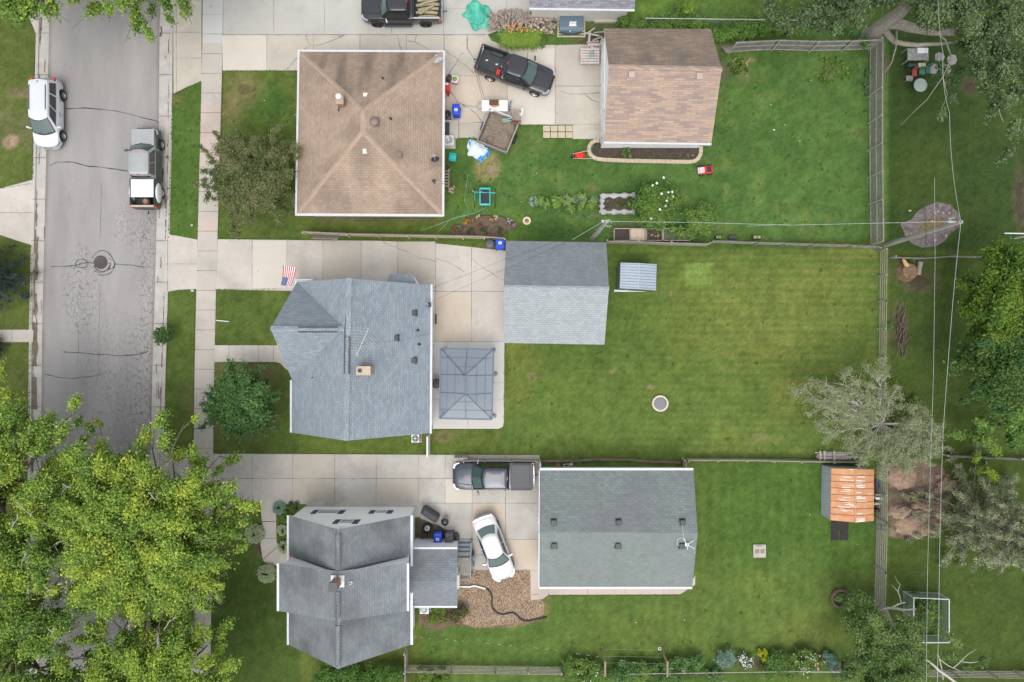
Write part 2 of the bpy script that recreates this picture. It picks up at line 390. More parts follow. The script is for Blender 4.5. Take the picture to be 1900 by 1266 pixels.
 put(cm,[.30,.21,.14]);put(cm*inpoly(px,py,[(780,1100),(860,1100),(856,1175),(780,1175)])*.8,[.20,.13,.09])
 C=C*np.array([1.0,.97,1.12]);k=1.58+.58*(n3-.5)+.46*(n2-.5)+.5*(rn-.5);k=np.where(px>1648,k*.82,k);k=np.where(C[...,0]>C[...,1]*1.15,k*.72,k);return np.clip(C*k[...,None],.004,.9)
def ground_z(X,Y):
 px=950+X*F/H;py=633-Y*F/H
 z=.012*(fbm(X,Y,2,5)-.5)
 inr=(px>road_w(py)-GW+4)&(px<road_e(py)+GW-4)
 dm=inpoly(px,py,[(1648,862),(1752,868),(1768,900),(1742,975),(1705,1000),(1648,1000)])
 z=np.where(dm,z+.35*np.clip(fbm(X,Y,1.8,15)-.45,0,1)*1.6,z)
 return np.where(inr,-.3,z)
fx=np.arange(-44,44.01,.16);fy=np.arange(-31,31.01,.16)
ox=np.array([-400,-200,-120,-80,-60,-50]);oy=np.array([-400,-200,-120,-80,-50,-38])
M_GRASS=attrmat("grass",fine=(.58,1.0),fscale=11,bump=.7,bscale=18,mid=1.3)
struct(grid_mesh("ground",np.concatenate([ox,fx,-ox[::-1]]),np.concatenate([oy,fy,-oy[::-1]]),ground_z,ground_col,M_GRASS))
def road_mat():
 m,t,p=nodes("asphalt");p.inputs["Roughness"].default_value=.92;p.inputs["Specular IOR Level"].default_value=.25
 a=N(t,"ShaderNodeAttribute");a.attribute_name="Col";sp=N(t,"ShaderNodeSeparateColor");t.links.new(a.outputs["Color"],sp.inputs[0])
 base=mix(t,ramp(t,noise(t,.5,6,stretch=(1,.25,1)),.3,.7),c4((.275,.266,.264)),c4((.365,.352,.348)))
 base=mix(t,1.0,base,ramp(t,noise(t,30,3,.8),.25,.7,c4((.72,)*3),c4((1,)*3)),'MULTIPLY')
 tc=N(t,"ShaderNodeTexCoord");v=N(t,"ShaderNodeTexVoronoi",feature='DISTANCE_TO_EDGE');v.inputs["Scale"].default_value=3.6
 nz=N(t,"ShaderNodeTexNoise");nz.inputs["Scale"].default_value=3;t.links.new(tc.outputs["Object"],nz.inputs["Vector"])
 va=N(t,"ShaderNodeVectorMath",operation='MULTIPLY_ADD');va.inputs[1].default_value=(.5,.5,0)
 mp=N(t,"ShaderNodeMapping");mp.inputs["Scale"].default_value=(1,.55,1)
 t.links.new(nz.outputs["Color"],va.inputs[0]);t.links.new(tc.outputs["Object"],va.inputs[2]);t.links.new(va.outputs[0],mp.inputs[0]);t.links.new(mp.outputs[0],v.inputs["Vector"])
 cr=ramp(t,v.outputs["Distance"],.0,.06,(.8,.8,.8,1),(0,0,0,1))
 f=N(t,"ShaderNodeMath",operation='MULTIPLY');t.links.new(cr,f.inputs[0]);t.links.new(sp.outputs[0],f.inputs[1])
 c=mix(t,f.outputs[0],base,c4((.05,.048,.047)))
 thr=N(t,"ShaderNodeMath",operation='ADD');t.links.new(noise(t,5,5,.75),thr.inputs[0]);t.links.new(sp.outputs[1],thr.inputs[1])
 c=mix(t,ramp(t,thr.outputs[0],1.0,1.1,(0,0,0,1),(.85,.85,.85,1)),c,c4((.075,.068,.068)))
 c=mix(t,sp.outputs[2],c,c4((.17,.135,.11)))
 t.links.new(c,p.inputs["Base Color"]);bumpn(t,p,noise(t,40,3),.4,.01);return m
RZ=-.10
def road_col(X,Y):
 px=950+X*F/(H-RZ);py=633-Y*F/(H-RZ)
 def S(v,a,b):return np.clip((v-a)/(b-a),0,1)
 we,ee=road_w(py),road_e(py);C=np.zeros(X.shape+(3,))
 cr=S(px,ee-40,ee-14)*S(py,360,430)*.9+S(py,560,640)*S(px,we+60,we+120)*.35+.10
 cr=cr*1.1+(1-S(np.hypot((px-150)/45,(py-540)/100),.5,1))*.8+(1-S(np.hypot((px-240)/40,(py-420)/50),.5,1))*.6
 C[...,0]=np.clip(cr,0,1)
 def b(x,y,rx,ry,s):return(1-S(np.hypot((px-x)/rx,(py-y)/ry),.3,1))*s
 d=b(98,545,24,70,.62)+b(118,560,14,55,.5)+b(185,720,10,75,.5)+b(245,600,8,50,.45)+b(240,740,14,90,.55)+b(200,560,10,8,.5)+b(272,700,10,160,.6)+b(110,500,14,40,.35)
 C[...,1]=np.clip(d,0,.62)
 C[...,2]=np.clip(S(px,we+9,we+2)*.85+S(px,ee-9,ee-1)*.8+b(96,540,14,90,.3),0,.9)*np.clip(fbm(X,Y,1.5,2)*1.5,.3,1)
 return C
xs01=np.linspace(0,1,50);ysr=np.arange(-45,45.01,.3)
def grid_road():
 o=grid_mesh("street",xs01,ysr,lambda X,Y:X*0+RZ,lambda X,Y:road_col(((road_w(633-Y*F/(H-RZ))*(1-X)+road_e(633-Y*F/(H-RZ))*X)-950)*(H-RZ)/F,Y),road_mat())
 co=np.zeros(len(o.data.vertices)*3,np.float32);o.data.vertices.foreach_get("co",co);co=co.reshape(-1,3)
 py=633-co[:,1]*F/(H-RZ);co[:,0]=((road_w(py)*(1-co[:,0])+road_e(py)*co[:,0])-950)*(H-RZ)/F
 o.data.vertices.foreach_set("co",co.ravel());o.data.update();return struct(o)
street=grid_road()
M_TAR=mat("crack sealing tar",(.035,.034,.036),.5,var=.2)
tar=MB()
def px2(pts,z=0.0):return[XY(x,y,z)for x,y in pts]
for pts,w in(([(122,202),(165,201),(215,206),(255,216),(290,224),(297,232)],.055),([(92,308),(105,301),(135,301),(165,309),(205,313),(240,318)],.06),([(118,653),(160,656),(215,660),(255,658),(276,652)],.06),([(82,694),(110,701),(140,702),(175,698)],.05),([(175,698),(200,690)],.02),([(95,495),(125,494),(145,491),(165,487),(180,490)],.05),([(212,490),(245,492),(270,496)],.05),([(172,484),(192,492),(205,488)],.06),([(188,340),(187,400),(186,455)],.022),([(185,525),(184,600),(183,700)],.018),([(145,600),(146,640),(143,680)],.02)):
 tar.strip(px2(pts,RZ),w,RZ+.004,jitter=.03,sub=.35)
def loop(cx,cy,rx,ry,a0=0,a1=360,w=.055,sh=0):
 tar.strip(px2([(cx+rx*math.cos(math.radians(a))+sh*math.sin(math.radians(2*a)),cy+ry*math.sin(math.radians(a)))for a in range(a0,a1+1,15)],RZ),w,RZ+.0045,jitter=.03,sub=.2)
loop(152,489,11.5,8,sh=1);loop(190,488,22,23,200,470,sh=2);loop(190,488,15,16,0,170,.07,sh=1);loop(186,486,19,20,20,130,.06);loop(190,490,24,12,300,420,.05)
tar.build("crack_sealing",M_TAR,street)
M_CONC=mat("concrete gutter",(.43,.41,.385),.9,var=.14,scale=1.2,fine=.15,fscale=14)
M_JOINT=mat("slab joint",(.12,.10,.085),1.0,var=.3,scale=6)
M_DIRT=mat("gutter dirt",(.15,.115,.085),1.0,var=.4,scale=3)
M_MOSS=mat("joint moss",(.14,.13,.06),1.0,var=.3,scale=6)
def kerb(side):
 b=MB();ys=list(range(-420,1701,20));f=road_w if side<0 else road_e
 for y0,y1 in zip(ys,ys[1:]):
  def P(y,off,z):return W(float(f(y))+side*off,y,z)
  b.face([P(y0,-1.5,RZ+.012),P(y1,-1.5,RZ+.012),P(y1,16,RZ+.03),P(y0,16,RZ+.03)][::side],0)
  b.face([P(y0,16,RZ+.03),P(y1,16,RZ+.03),P(y1,18,.017),P(y0,18,.017)][::side],0)
  b.face([P(y0,18,.017),P(y1,18,.017),P(y1,23,.017),P(y0,23,.017)][::side],0)
  b.face([P(y0,23,.017),P(y1,23,.017),P(y1,23,-.25),P(y0,23,-.25)][::side],0)
 for y in range(-400,1700,77):
  b.strip([XY(float(f(y))-side*1,y),XY(float(f(y))+side*22,y)],.03,.027,1)
 o=b.build("kerb",[M_CONC,M_JOINT,M_DIRT]);struct(o)
 d=MB()
 for i in range(70):
  y=rnd.uniform(-60,1200);L=rnd.uniform(3,34);x=15.5 if rnd.random()<.75 else rnd.uniform(0,15)
  d.strip([XY(float(f(y+q*L))+side*(x+rnd.uniform(-1,1)),y+q*L,0)for q in(0,.25,.5,.75,1)],rnd.uniform(.02,.12),RZ+.034+i*.0003,0,jitter=.03,sub=.15)
 if side<0:
  for i,(y,L,w)in enumerate(((440,80,.26),(545,40,.22),(600,80,.32),(700,60,.3))):
   d.strip([XY(float(f(y+q*L))-13+rnd.uniform(-1,1),y+q*L)for q in(0,.2,.4,.6,.8,1)],w,RZ+.060+i*.001,0,jitter=.08,sub=.25)
 d.build("gutter_dirt",M_DIRT,o)
kerb(-1);kerb(1)
def concrete(name,col,scale=.45,var=.13,tint=None,stain=.7):
 m,t,p=nodes(name);p.inputs["Roughness"].default_value=.88;p.inputs["Specular IOR Level"].default_value=.3
 c=mix(t,ramp(t,noise(t,scale,6,.65),.3,.7),c4(col,1-var),c4(col,1+var*.5))
 c=mix(t,ramp(t,noise(t,scale*.45,5,.7),.53,.75,(0,0,0,1),(stain,)*3+(1,)),c,c4(tint or tuple(x*.62 for x in col)))
 c=mix(t,1.0,c,ramp(t,noise(t,26,4,.8),.2,.7,c4((.84,)*3),c4((1,)*3)),'MULTIPLY')
 c=mix(t,ramp(t,noise(t,3.2,2,.5),.70,.74,(0,0,0,1),(.35,)*3+(1,)),c,c4((.20,.16,.12)))
 t.links.new(c,p.inputs["Base Color"]);bumpn(t,p,noise(t,45,3),.25,.008);return m
M_C1=concrete("old drive concrete",(.49,.45,.39),var=.16,stain=.85);M_C1B=concrete("grey drive concrete",(.45,.44,.415),var=.08)
M_C2=concrete("tan drive concrete",(.515,.475,.43),var=.15,stain=.8);M_C3=concrete("third drive concrete",(.475,.45,.415),var=.22,stain=1.0)
M_PATIO=concrete("pale patio concrete",(.54,.52,.485),var=.06,stain=.35);M_WALK=concrete("pavement concrete",(.47,.435,.395),var=.10)
M_WALKNEW=concrete("new pavement concrete",(.50,.505,.50),var=.04,stain=.2);M_WALKRED=concrete("pinkish pavement concrete",(.50,.42,.375),var=.06)
def slab(name,poly,z,m,joints=(),cracks=(),jw=.03,cw=.022,mossy=False,smooth=False,tints=()):
 b=MB();b.prism([XY(x,y,z)for x,y in poly],-.12,z,0)
 for x0,y0,x1,y1,k in tints:b.face([(*XY(x,y,z),z+.0015)for x,y in((x0,y1),(x1,y1),(x1,y0),(x0,y0))],2+k)
 for j in joints:b.strip(px2(j,z),jw*.72*rnd.uniform(.8,1.3),z+.003,1,jitter=.006,sub=.5)
 for c in cracks:b.strip(px2(c,z),cw,z+.0035,1,jitter=.06,sub=.3)
 return struct(b.build(name,[m,M_MOSS if mossy else M_JOINT,T_LO,T_HI,T_WARM][:5 if tints else 2]))
T_LO=concrete('darker slab',(.46,.42,.365),var=.10,stain=.7);T_HI=concrete('paler slab',(.57,.525,.465),var=.07,stain=.3);T_WARM=concrete('warm slab',(.53,.455,.375),var=.09,stain=.4)
def H_(y,x0,x1):return[(x0,y),(x1,y)]
def V_(x,y0,y1):return[(x,y0),(x,y1)]
swx0=lambda y:float(np.interp(y,[-400,80,430,620,850,1700],[378,375.5,367,362,359,348]));swx1=lambda y:swx0(y)+float(np.interp(y,[-400,100,620,1700],[38,37.5,36.5,36]))
ys=list(np.arange(-376,1700,36.6))
for i,(a,bq)in enumerate(((-376,80),(80,1690))):
 pts=[(swx0(y),y)for y in np.linspace(a,bq,12)]+[(swx1(y),y)for y in np.linspace(bq,a,12)]
 slab("pavement",pts,.030 if i else .031,M_WALK if i else M_WALKNEW,[H_(y,swx0(y),swx1(y))for y in ys if a<=y<bq],jw=.035)
for y0,y1,m in((190,300,M_WALKRED),(404,436,M_WALKRED)):
 slab("pavement_panel",[(swx0(y0)+.6,y0),(swx1(y0)-.6,y0),(swx1(y1)-.6,y1),(swx0(y1)+.6,y1)],.034,m,[H_(y,swx0(y),swx1(y))for y in ys if y0<y<y1],jw=.035)
slab("driveway",[(414,-160),(1002,-160),(1002,30),(905,64),(414,64)],.020,M_C1B,[V_(508,-100,62),V_(602,-100,62),V_(727,-100,62),V_(823,-100,62),V_(940,-100,15),H_(16,823,900)])
slab("driveway",[(413,64.4),(905,64.4),(912,76),(940,86),(985,84),(1120,82),(1120,258),(1063,258),(1063,232),(940,232),(935,256),(823,256),(800,240),(800,131),(413,131)],.024,M_C1,[V_(495,64,131),V_(581,64,100),V_(668,64,94),V_(754,64,96),V_(824,64,180),V_(941,90,230),V_(1030,84,230),H_(141,826,890),H_(160,1031,1112),H_(231,941,1115),H_(65,413,900),[(1008,232),(1008,256)]],[[(567,64),(573,80),(578,84),(570,88),(532,129)],[(625,64),(632,70),(639,64)],[(639,65),(605,80),(585,85)],[(737,64),(741,84),(745,93)],[(773,64),(770,78),(755,75)],[(770,78),(788,88),(810,98)],[(866,64),(868,90),(880,112),(888,140),(900,185)],[(824,92),(850,112),(882,138)],[(866,72),(866,92)],[(895,184),(890,160),(884,140)],[(835,168),(848,190),(870,200),(885,212),(897,228)],[(858,98),(845,120),(833,138)],[(1040,170),(1060,175),(1085,174),(1112,172)],[(1085,174),(1098,186),(1112,190)],[(852,231),(870,229),(897,228)],[(980,88),(979,112)]],jw=.035,cw=.032,tints=((413,64.4,495,131,1),(668,64.4,754,96,0),(824,141,941,231,2),(941,90,1030,231,1),(1030,86,1115,160,0)))
for q in([(567,64),(573,80)],):pass
slab("driveway_apron",[(320,-160),(374,-160),(374,150),(350,160),(322,174)],.022,M_C1,[H_(60,322,374),H_(108,322,374),V_(327,-100,172)])
slab("driveway",[(404,444),(570,446),(700,447),(800,451),(860,457),(940,466),(940,634),(804,634),(800,545),(400,537)],.022,M_C2,[V_(468,446,535),V_(532,446,535),V_(599,446,530),V_(670,446,530),V_(738,448,520),V_(808,451,600),V_(875,460,634),H_(541,806,936),H_(485,808,811)],[[(710,448),(725,456),(742,463),(760,470),(780,480),(807,485)],[(808,480),(830,486),(848,496),(862,505)],[(875,480),(900,500),(935,520)]],tints=((468,446.2,532,535,1),(599,447,670,530,0),(738,448.5,808,520,0),(808,541,875,634,2)))
slab("driveway_apron",[(309,435),(330,438),(366,445),(366,536),(330,538),(303,543)],.024,M_C2,[H_(490,306,366),V_(311,436,540)])
slab("patio",[(803,634.5),(936,634.5),(935,785),(933,792),(926,796),(803,796)],.028,M_PATIO,[V_(868,635,795),H_(688,805,815),H_(742,805,815),H_(710,915,935),H_(742,915,935)],jw=.018)
slab("front_walk",[(398,641),(512,641),(560,641),(560,700),(541,691),(529,684),(520,674),(512,672),(398,672)],.023,M_C2,[V_(425,641,672),V_(451,641,672),V_(479,641,672),V_(507,641,672)])
slab("driveway_apron",[(298,838),(358,842),(357,935),(296,940)],.024,M_C3,[H_(890,298,358)])
slab("driveway",[(396,842),(770,844),(1001,845),(1001,1058),(845,1058),(780,1030),(780,960),(575,960),(567,936),(396,930)],.022,M_C3,[V_(468,843,930),V_(543,843,932),V_(621,843,932),V_(698,843,932),V_(777,844,935),V_(826,844,990),V_(876,846,1058),V_(938,846,1058),H_(888,400,996),H_(934,780,996),H_(1001,850,996),H_(1030,876,940)],tints=((543,843.5,621,932,0),(698,888,777,934,0),(876,934,938,1001,2),(938,846,996,888,0),(938,1001,996,1056,2),(826,888,876,934,1)))
slab("front_walk",[(482,930),(560,930),(560,934),(515,937),(512,945),(513,1005),(520,1018),(540,1030),(540,1050),(500,1050),(488,1040),(483,1010),(488,985)],.025,M_C3,[H_(968,484,512),H_(999,484,512),[(487,1039),(513,1016)]],jw=.05)
slab("garage_apron",[(984,1058.5),(1001,1058.5),(1001,1085),(1280,1085),(1290,1068),(1290,1085),(1262,1103),(1018,1104),(1006,1112),(985,1114)],.020,M_WALKRED,[H_(1103,985,1000),V_(1018,1090,1104),V_(1090,1090,1104),V_(1160,1090,1104),V_(1232,1090,1104)])
slab("driveway",[(-300,350),(0,350),(64,333),(62,456),(30,446),(0,436),(-300,436)],.022,M_C2,[H_(395,-100,62),V_(-60,350,436)])
slab("front_walk",[(-200,612),(62,612),(61,635),(-200,635)],.022,M_WALK,[V_(22,612,635),V_(-20,612,635)])
slab("driveway",[(-300,0),(40,0),(70,70),(70,-150),(-300,-150)],.022,M_C2,[])
slab("pavement",[(-330,-376),(-300,-376),(-310,1690),(-340,1690)],.030,M_WALK,[])
slab("stoop_slab",[(851,231),(878,231),(878,254),(851,254)],.036,M_C1);slab("stoop_slab",[(880,231),(905,231),(905,253),(880,253)],.035,M_C1)
M_FABRIC=mat("brown ground fabric",(.17,.14,.14),.9,var=.4,scale=3,fine=.5,fscale=9,bump=1,bscale=5)
b=MB();b.prism([XY(x,y)for x,y in[(1670,415),(1690,408),(1702,392),(1720,382),(1738,375),(1762,380),(1780,398),(1782,420),(1765,432),(1752,448),(1735,458),(1710,460),(1692,452),(1680,440)]],-.05,.03,0)
b.prism([XY(x,y)for x,y in[(1702,425),(1718,408),(1738,402),(1752,405),(1748,418),(1730,424),(1718,440)]],.0,.034,1)
struct(b.build("ground_fabric",[M_FABRIC,mat("dead leaves",(.13,.10,.05),1,var=.4,scale=6)]))
def chipmat():
 m,t,p=nodes("wood chips");p.inputs["Roughness"].default_value=1
 tc=N(t,"ShaderNodeTexCoord");v=N(t,"ShaderNodeTexVoronoi");v.inputs["Scale"].default_value=13;mp=N(t,"ShaderNodeMapping");mp.inputs["Rotation"].default_value=(0,0,.6);mp.inputs["Scale"].default_value=(1.6,.8,1)
 t.links.new(tc.outputs["Object"],mp.inputs[0]);t.links.new(mp.outputs[0],v.inputs["Vector"]);sp=N(t,"ShaderNodeSeparateColor");t.links.new(v.outputs["Color"],sp.inputs[0])
 r=N(t,"ShaderNodeValToRGB");t.links.new(sp.outputs[0],r.inputs[0]);e=r.color_ramp.elements;e[0].color=(.17,.10,.065,1);e[1].color=(.42,.33,.24,1);q=e.new(.45);q.color=(.29,.205,.14,1)
 c=mix(t,1.0,r.outputs[0],ramp(t,noise(t,.8,5),.3,.7,c4((.75,)*3),c4((1,)*3)),'MULTIPLY')
 t.links.new(c,p.inputs["Base Color"]);bumpn(t,p,v.outputs["Distance"],.8,.03);return m
M_CHIP=chipmat()
b=MB();P=[(847,1057),(1002,1057),(1003,1112),(1011,1118),(1008,1140),(990,1150),(960,1156),(930,1160),(900,1163),(880,1164),(862,1158),(850,1140),(847,1100)]
b.prism([XY(x+rnd.uniform(-1,1),y+rnd.uniform(-1,1))for x,y in P],-.05,.017);struct(b.build("wood_chip_bed",M_CHIP))
# ================================================================== HOUSES AND GARAGES
S_BROWN=shingles("brown shingles",(.43,.33,.255),(.365,.275,.21),(.24,.178,.135),w=.30,h=.165,stain=(.115,.09,.075),stain_amt=.55,st=(.35,.14,1),blotch=.22)
S_BROWNN=shingles("streaked brown shingles",(.385,.295,.23),(.32,.24,.185),(.20,.15,.115),w=.30,h=.165,stain=(.12,.095,.08),stain_amt=.75,st=(.8,.15,1),blotch=.25)
S_TAN=shingles("mixed tan shingles",(.47,.35,.265),(.31,.24,.225),(.27,.20,.16),w=.7,h=.145,blotch=.2)
S_TANN=shingles("weathered tan shingles",(.34,.255,.195),(.24,.185,.15),(.16,.125,.10),w=.6,h=.145,stain=(.12,.11,.105),stain_amt=.75,st=(.5,.3,1),blotch=.3)
S_BLUE=shingles("blue grey shingles",(.315,.36,.405),(.245,.285,.33),(.155,.18,.21),w=.34,h=.16,blotch=.15)
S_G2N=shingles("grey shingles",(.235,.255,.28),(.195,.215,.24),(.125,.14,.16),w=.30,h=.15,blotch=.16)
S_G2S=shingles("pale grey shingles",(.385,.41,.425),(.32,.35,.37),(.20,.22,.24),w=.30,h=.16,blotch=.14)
S_SLATE=shingles("slate grey shingles",(.265,.29,.31),(.22,.245,.262),(.14,.155,.17),w=.30,h=.16,stain=(.045,.05,.05),stain_amt=.5,st=(.3,.3,1),blotch=.28)
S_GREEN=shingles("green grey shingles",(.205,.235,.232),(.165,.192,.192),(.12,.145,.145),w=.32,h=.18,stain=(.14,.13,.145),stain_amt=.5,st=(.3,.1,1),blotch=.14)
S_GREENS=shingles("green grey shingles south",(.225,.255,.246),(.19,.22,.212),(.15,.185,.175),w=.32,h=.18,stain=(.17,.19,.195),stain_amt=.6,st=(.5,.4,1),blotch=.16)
S_NB=shingles("violet grey shingles",(.30,.30,.34),(.20,.20,.23),(.13,.13,.15),w=.4,h=.15,blotch=.2)
S_BRCAP=mat("tan hip cap shingle",(.385,.285,.22),.9,var=.14,scale=4,fine=.15)
M_FASCIA=mat("fascia",(.66,.67,.69),.5,var=.06)
def gutter(parent,a,b,w=.13,h=.11):
 g=MB();a,b=Vector(a),Vector(b);d=(b-a).normalized();n=Vector((-d.y,d.x,0))
 g.beam(a+Vector((0,0,-h/2)),b+Vector((0,0,-h/2)),w,h)
 g.beam(a+Vector((0,0,.004))+n*(w/2-.012),b+Vector((0,0,.004))+n*(w/2-.012),.024,.02)
 g.beam(a+Vector((0,0,.004))-n*(w/2-.012),b+Vector((0,0,.004))-n*(w/2-.012),.024,.02)
 return g.build("gutter",M_ALU,parent)
def caps(parent,a,b,m,w=.30,step=.19,name="ridge_cap"):
 """overlapping ridge shingles from a to b"""
 g=MB();a,b=Vector(a),Vector(b);n=int((b-a).length/step)
 d=(b-a).normalized();s=Vector((-d.y,d.x,0)).normalized()
 for i in range(n):
  p=a+(b-a)*(i/n);q=a+(b-a)*((i+1.12)/n);z0,z1=Vector((0,0,.022)),Vector((0,0,.04));dr=Vector((0,0,-.07))
  g.face([p+z0-s*w/2+dr,q+z1-s*w/2+dr,q+z1,p+z0]);g.face([p+z0,q+z1,q+z1+s*w/2+dr,p+z0+s*w/2+dr])
 return g.build(name,m,parent)
def vent(parent,px,py,z,slope_dir=None,kind="box",s=.32,m=None,h=.16,top=None):
 g=MB();p=W(px,py,z)
 if kind=="box":
  g.rbox((p.x,p.y,p.z+h/2),(s,s,h),.04,m=0);g.box((p.x,p.y,p.z-.02),(s*1.35,s*1.35,.05),m=0)
  return g.build("roof_vent",m or M_DARKMETAL,parent)
 if kind=="dome":
  g.lathe((p.x,p.y,p.z-.05),[(s*.8,0),(s*.8,.12),(s*1.1,.14),(s*1.1,.2),(s*.9,.27),(s*.45,.31),(.01,.32)],20)
  g.box((p.x,p.y,p.z-.01),(s*2.3,s*2.3,.04))
  return g.build("roof_vent",m or M_DARKMETAL,parent)
 g.lathe((p.x,p.y,p.z-.1),[(s,0),(s*.45,.12),(s*.42,.35),(s*.3,.35),(s*.3,.2)],12,cap=False)
 return g.build("vent_pipe",m or M_DARKMETAL,parent)
def window(parent,c,n,w,h,m=None,sill=True,shutters=0.0,sm=None):
 """window on a wall: c centre on the wall face, n outward normal"""
 c,n=Vector(c),Vector(n).normalized();u=Vector((0,0,1)).cross(n)
 g=MB();t=.06
 for a,b,ww in((-1,1,0),(1,1,0)):
  pass
 R_=Matrix((u,n,Vector((0,0,1)))).transposed()
 g.box(c+n*.03+Vector((0,0,h/2)),(w+2*t,.06,t),rot=R_);g.box(c+n*.03-Vector((0,0,h/2)),(w+2*t,.09,t),rot=R_)
 for sgn in(-1,1):g.box(c+n*.028+u*sgn*(w/2+t/2),(t,.055,h-t),rot=R_)
 g.box(c+n*.022,(w,.035,.04),rot=R_)
 f=g.build("window",M_WHITE,parent)
 g=MB();g.box(c+n*.008,(w,.02,h-t),rot=R_);g.build("pane",m or M_GLASS,f)
 if shutters:
  for sgn in(-1,1):
   g=MB();cc=c+n*.02+u*sgn*(w/2+t+shutters/2+.03)
   g.box(cc,(shutters,.035,h+.1),rot=R_)
   for k in range(int(h/.07)):g.box(cc+n*.022+Vector((0,0,-h/2+.05+k*.07)),(shutters-.08,.012,.03),rot=R_)
   g.build("shutter",sm or M_BLUE,f)
 return f
def door(parent,c,n,w,h,m,panels=4,name="door"):
 c,n=Vector(c),Vector(n).normalized();u=Vector((0,0,1)).cross(n);R_=Matrix((u,n,Vector((0,0,1)))).transposed()
 g=MB();g.box(c+n*.02,(w,.05,h),rot=R_)
 cols=max(2,int(w/.5))if name=="garage_door" else 2
 for i in range(panels):
  for j in range(cols):
   g.box(c+n*.05+u*((j+.5)/cols-.5)*w*.94+Vector((0,0,((i+.5)/panels-.5)*h*.94)),(w/cols*.8,.02,h/panels*.72),rot=R_)
 d=g.build(name,m,parent)
 g=MB();g.box(c+n*.07+u*w*(.0 if name=="garage_door" else .4)-Vector((0,0,0 if name!="garage_door" else h*.35)),(.12,.05,.05),rot=R_);g.build("handle",M_DARKMETAL,d)
 return d
T=thing("house","single-storey house with brown hip roof beside the top driveway","house",(*XY(688,248,2.7),0))
E=2.75
c1,c2,c3,c4_=W(556,96,E),W(822,97,E),W(820.5,398,E),W(551,396.5,E)
rz_=5.15;r1,r2=W(673.5,205,rz_),W(672.5,244,rz_)
for pts,m in(((c4_,c1,r1,r2),S_BROWN),((c2,c3,r2,r1),S_BROWN),((c3,c4_,r2),S_BROWN),((c1,c2,r1),S_BROWNN)):
 g=MB();g.slab(pts,.10,0,1);g.build("roof",[m,M_FASCIA],T)
for a,b_ in((c1,r1),(c2,r1),(c3,r2),(c4_,r2)):caps(T,a,b_,S_BRCAP)
caps(T,r2,r1,S_BRCAP)
g=MB();g.prism([(c1.x+.45,c1.y-.45),(c2.x-.25,c2.y-.45),(c3.x-.25,c3.y+.3),(c4_.x+.45,c4_.y+.3)],0,E-.02);g.build("wall",M_SIDEBEIGE,T)
o_=Vector((0,0,0.02))
gutter(T,c1+Vector((-.14,.06,0)),c2+Vector((.0,.06,0)));gutter(T,c2+Vector((.065,.1,0)),c3+Vector((.065,-.14,0)),.15)
gutter(T,c3+Vector((0,-.07,0)),c4_+Vector((-.13,-.07,0)),.16);gutter(T,c4_+Vector((-.07,-.0,0)),c1+Vector((-.07,0,0)))
def on1(px,py):
 for z in np.linspace(5.3,2.6,60):
  p=W(px,py,z);t=(p.x-c1.x)/(r1.x-c1.x)if p.x<r1.x else(c2.x-p.x)/(c2.x-r1.x)
  ty=(c1.y-p.y)/(c1.y-r1.y)if p.y>r1.y else((p.y-c3.y)/(r2.y-c3.y)if p.y<r2.y else 9)
  if z<=E+(rz_-E)*min(t,ty,1):return z
 return 2.7
VB=mat("brown vent metal",(.20,.15,.135),.6,.2,var=.15);VW=mat("white vent cap",(.72,.68,.62),.6,var=.08)
vent(T,678,177,on1(678,177)-.02,s=.24,m=VW);vent(T,677,280.5,on1(677,280)-.02,s=.24,m=VW);vent(T,740.5,288,on1(740,288)-.02,s=.36,m=VB)
vent(T,695,227,on1(695,227),kind="dome",s=.28,m=VB);vent(T,710.5,146,on1(710,146),kind="pipe",s=.13);vent(T,725,221,on1(725,221),kind="pipe",s=.14)
zc=on1(634,196)
g=MB();p=W(636,193,zc);g.box((p.x,p.y,zc+.25),(.46,.58,1.1));ch=g.build("chimney",M_BRICK,T)
g=MB();g.box((p.x,p.y,zc+.83),(.50,.62,.08),m=1);g.lathe((p.x,p.y+.12,zc+.86),[(.13,0),(.13,.22),(.2,.23),(.2,.3),(.02,.36)],14);g.build("chimney_cap",[VW,M_TANBRICK],ch)
g=MB();g.box((p.x+.05,p.y-.05,zc-.12),(.75,.9,.18));g.build("flashing",M_DARKMETAL,ch)
for y in(12.0,15.5,19.0):window(T,(c2.x-.25,y,1.5),(1,0,0),1.1,1.0)
for y in(13,18):window(T,(c1.x+.45,y,1.5),(-1,0,0),1.6,1.1)
door(T,(c2.x-.25,14.6,1.15),(1,0,0),.9,2.0,M_WHITE);door(T,(c1.x+.45,15.4,1.15),(-1,0,0),.9,2.0,M_WHITE)
window(T,(-9,c3.y+.3,1.6),(0,-1,0),1.2,.9);window(T,(-12,c3.y+.3,1.6),(0,-1,0),1.2,.9)
g=MB();p=XY(735,100);g.prism([(p[0]+.75*math.cos(a),c1.y-.43+.62*math.sin(a))for a in np.linspace(0,math.pi,12)],0,.16);g.build("window_well",M_GREYMETAL,T)
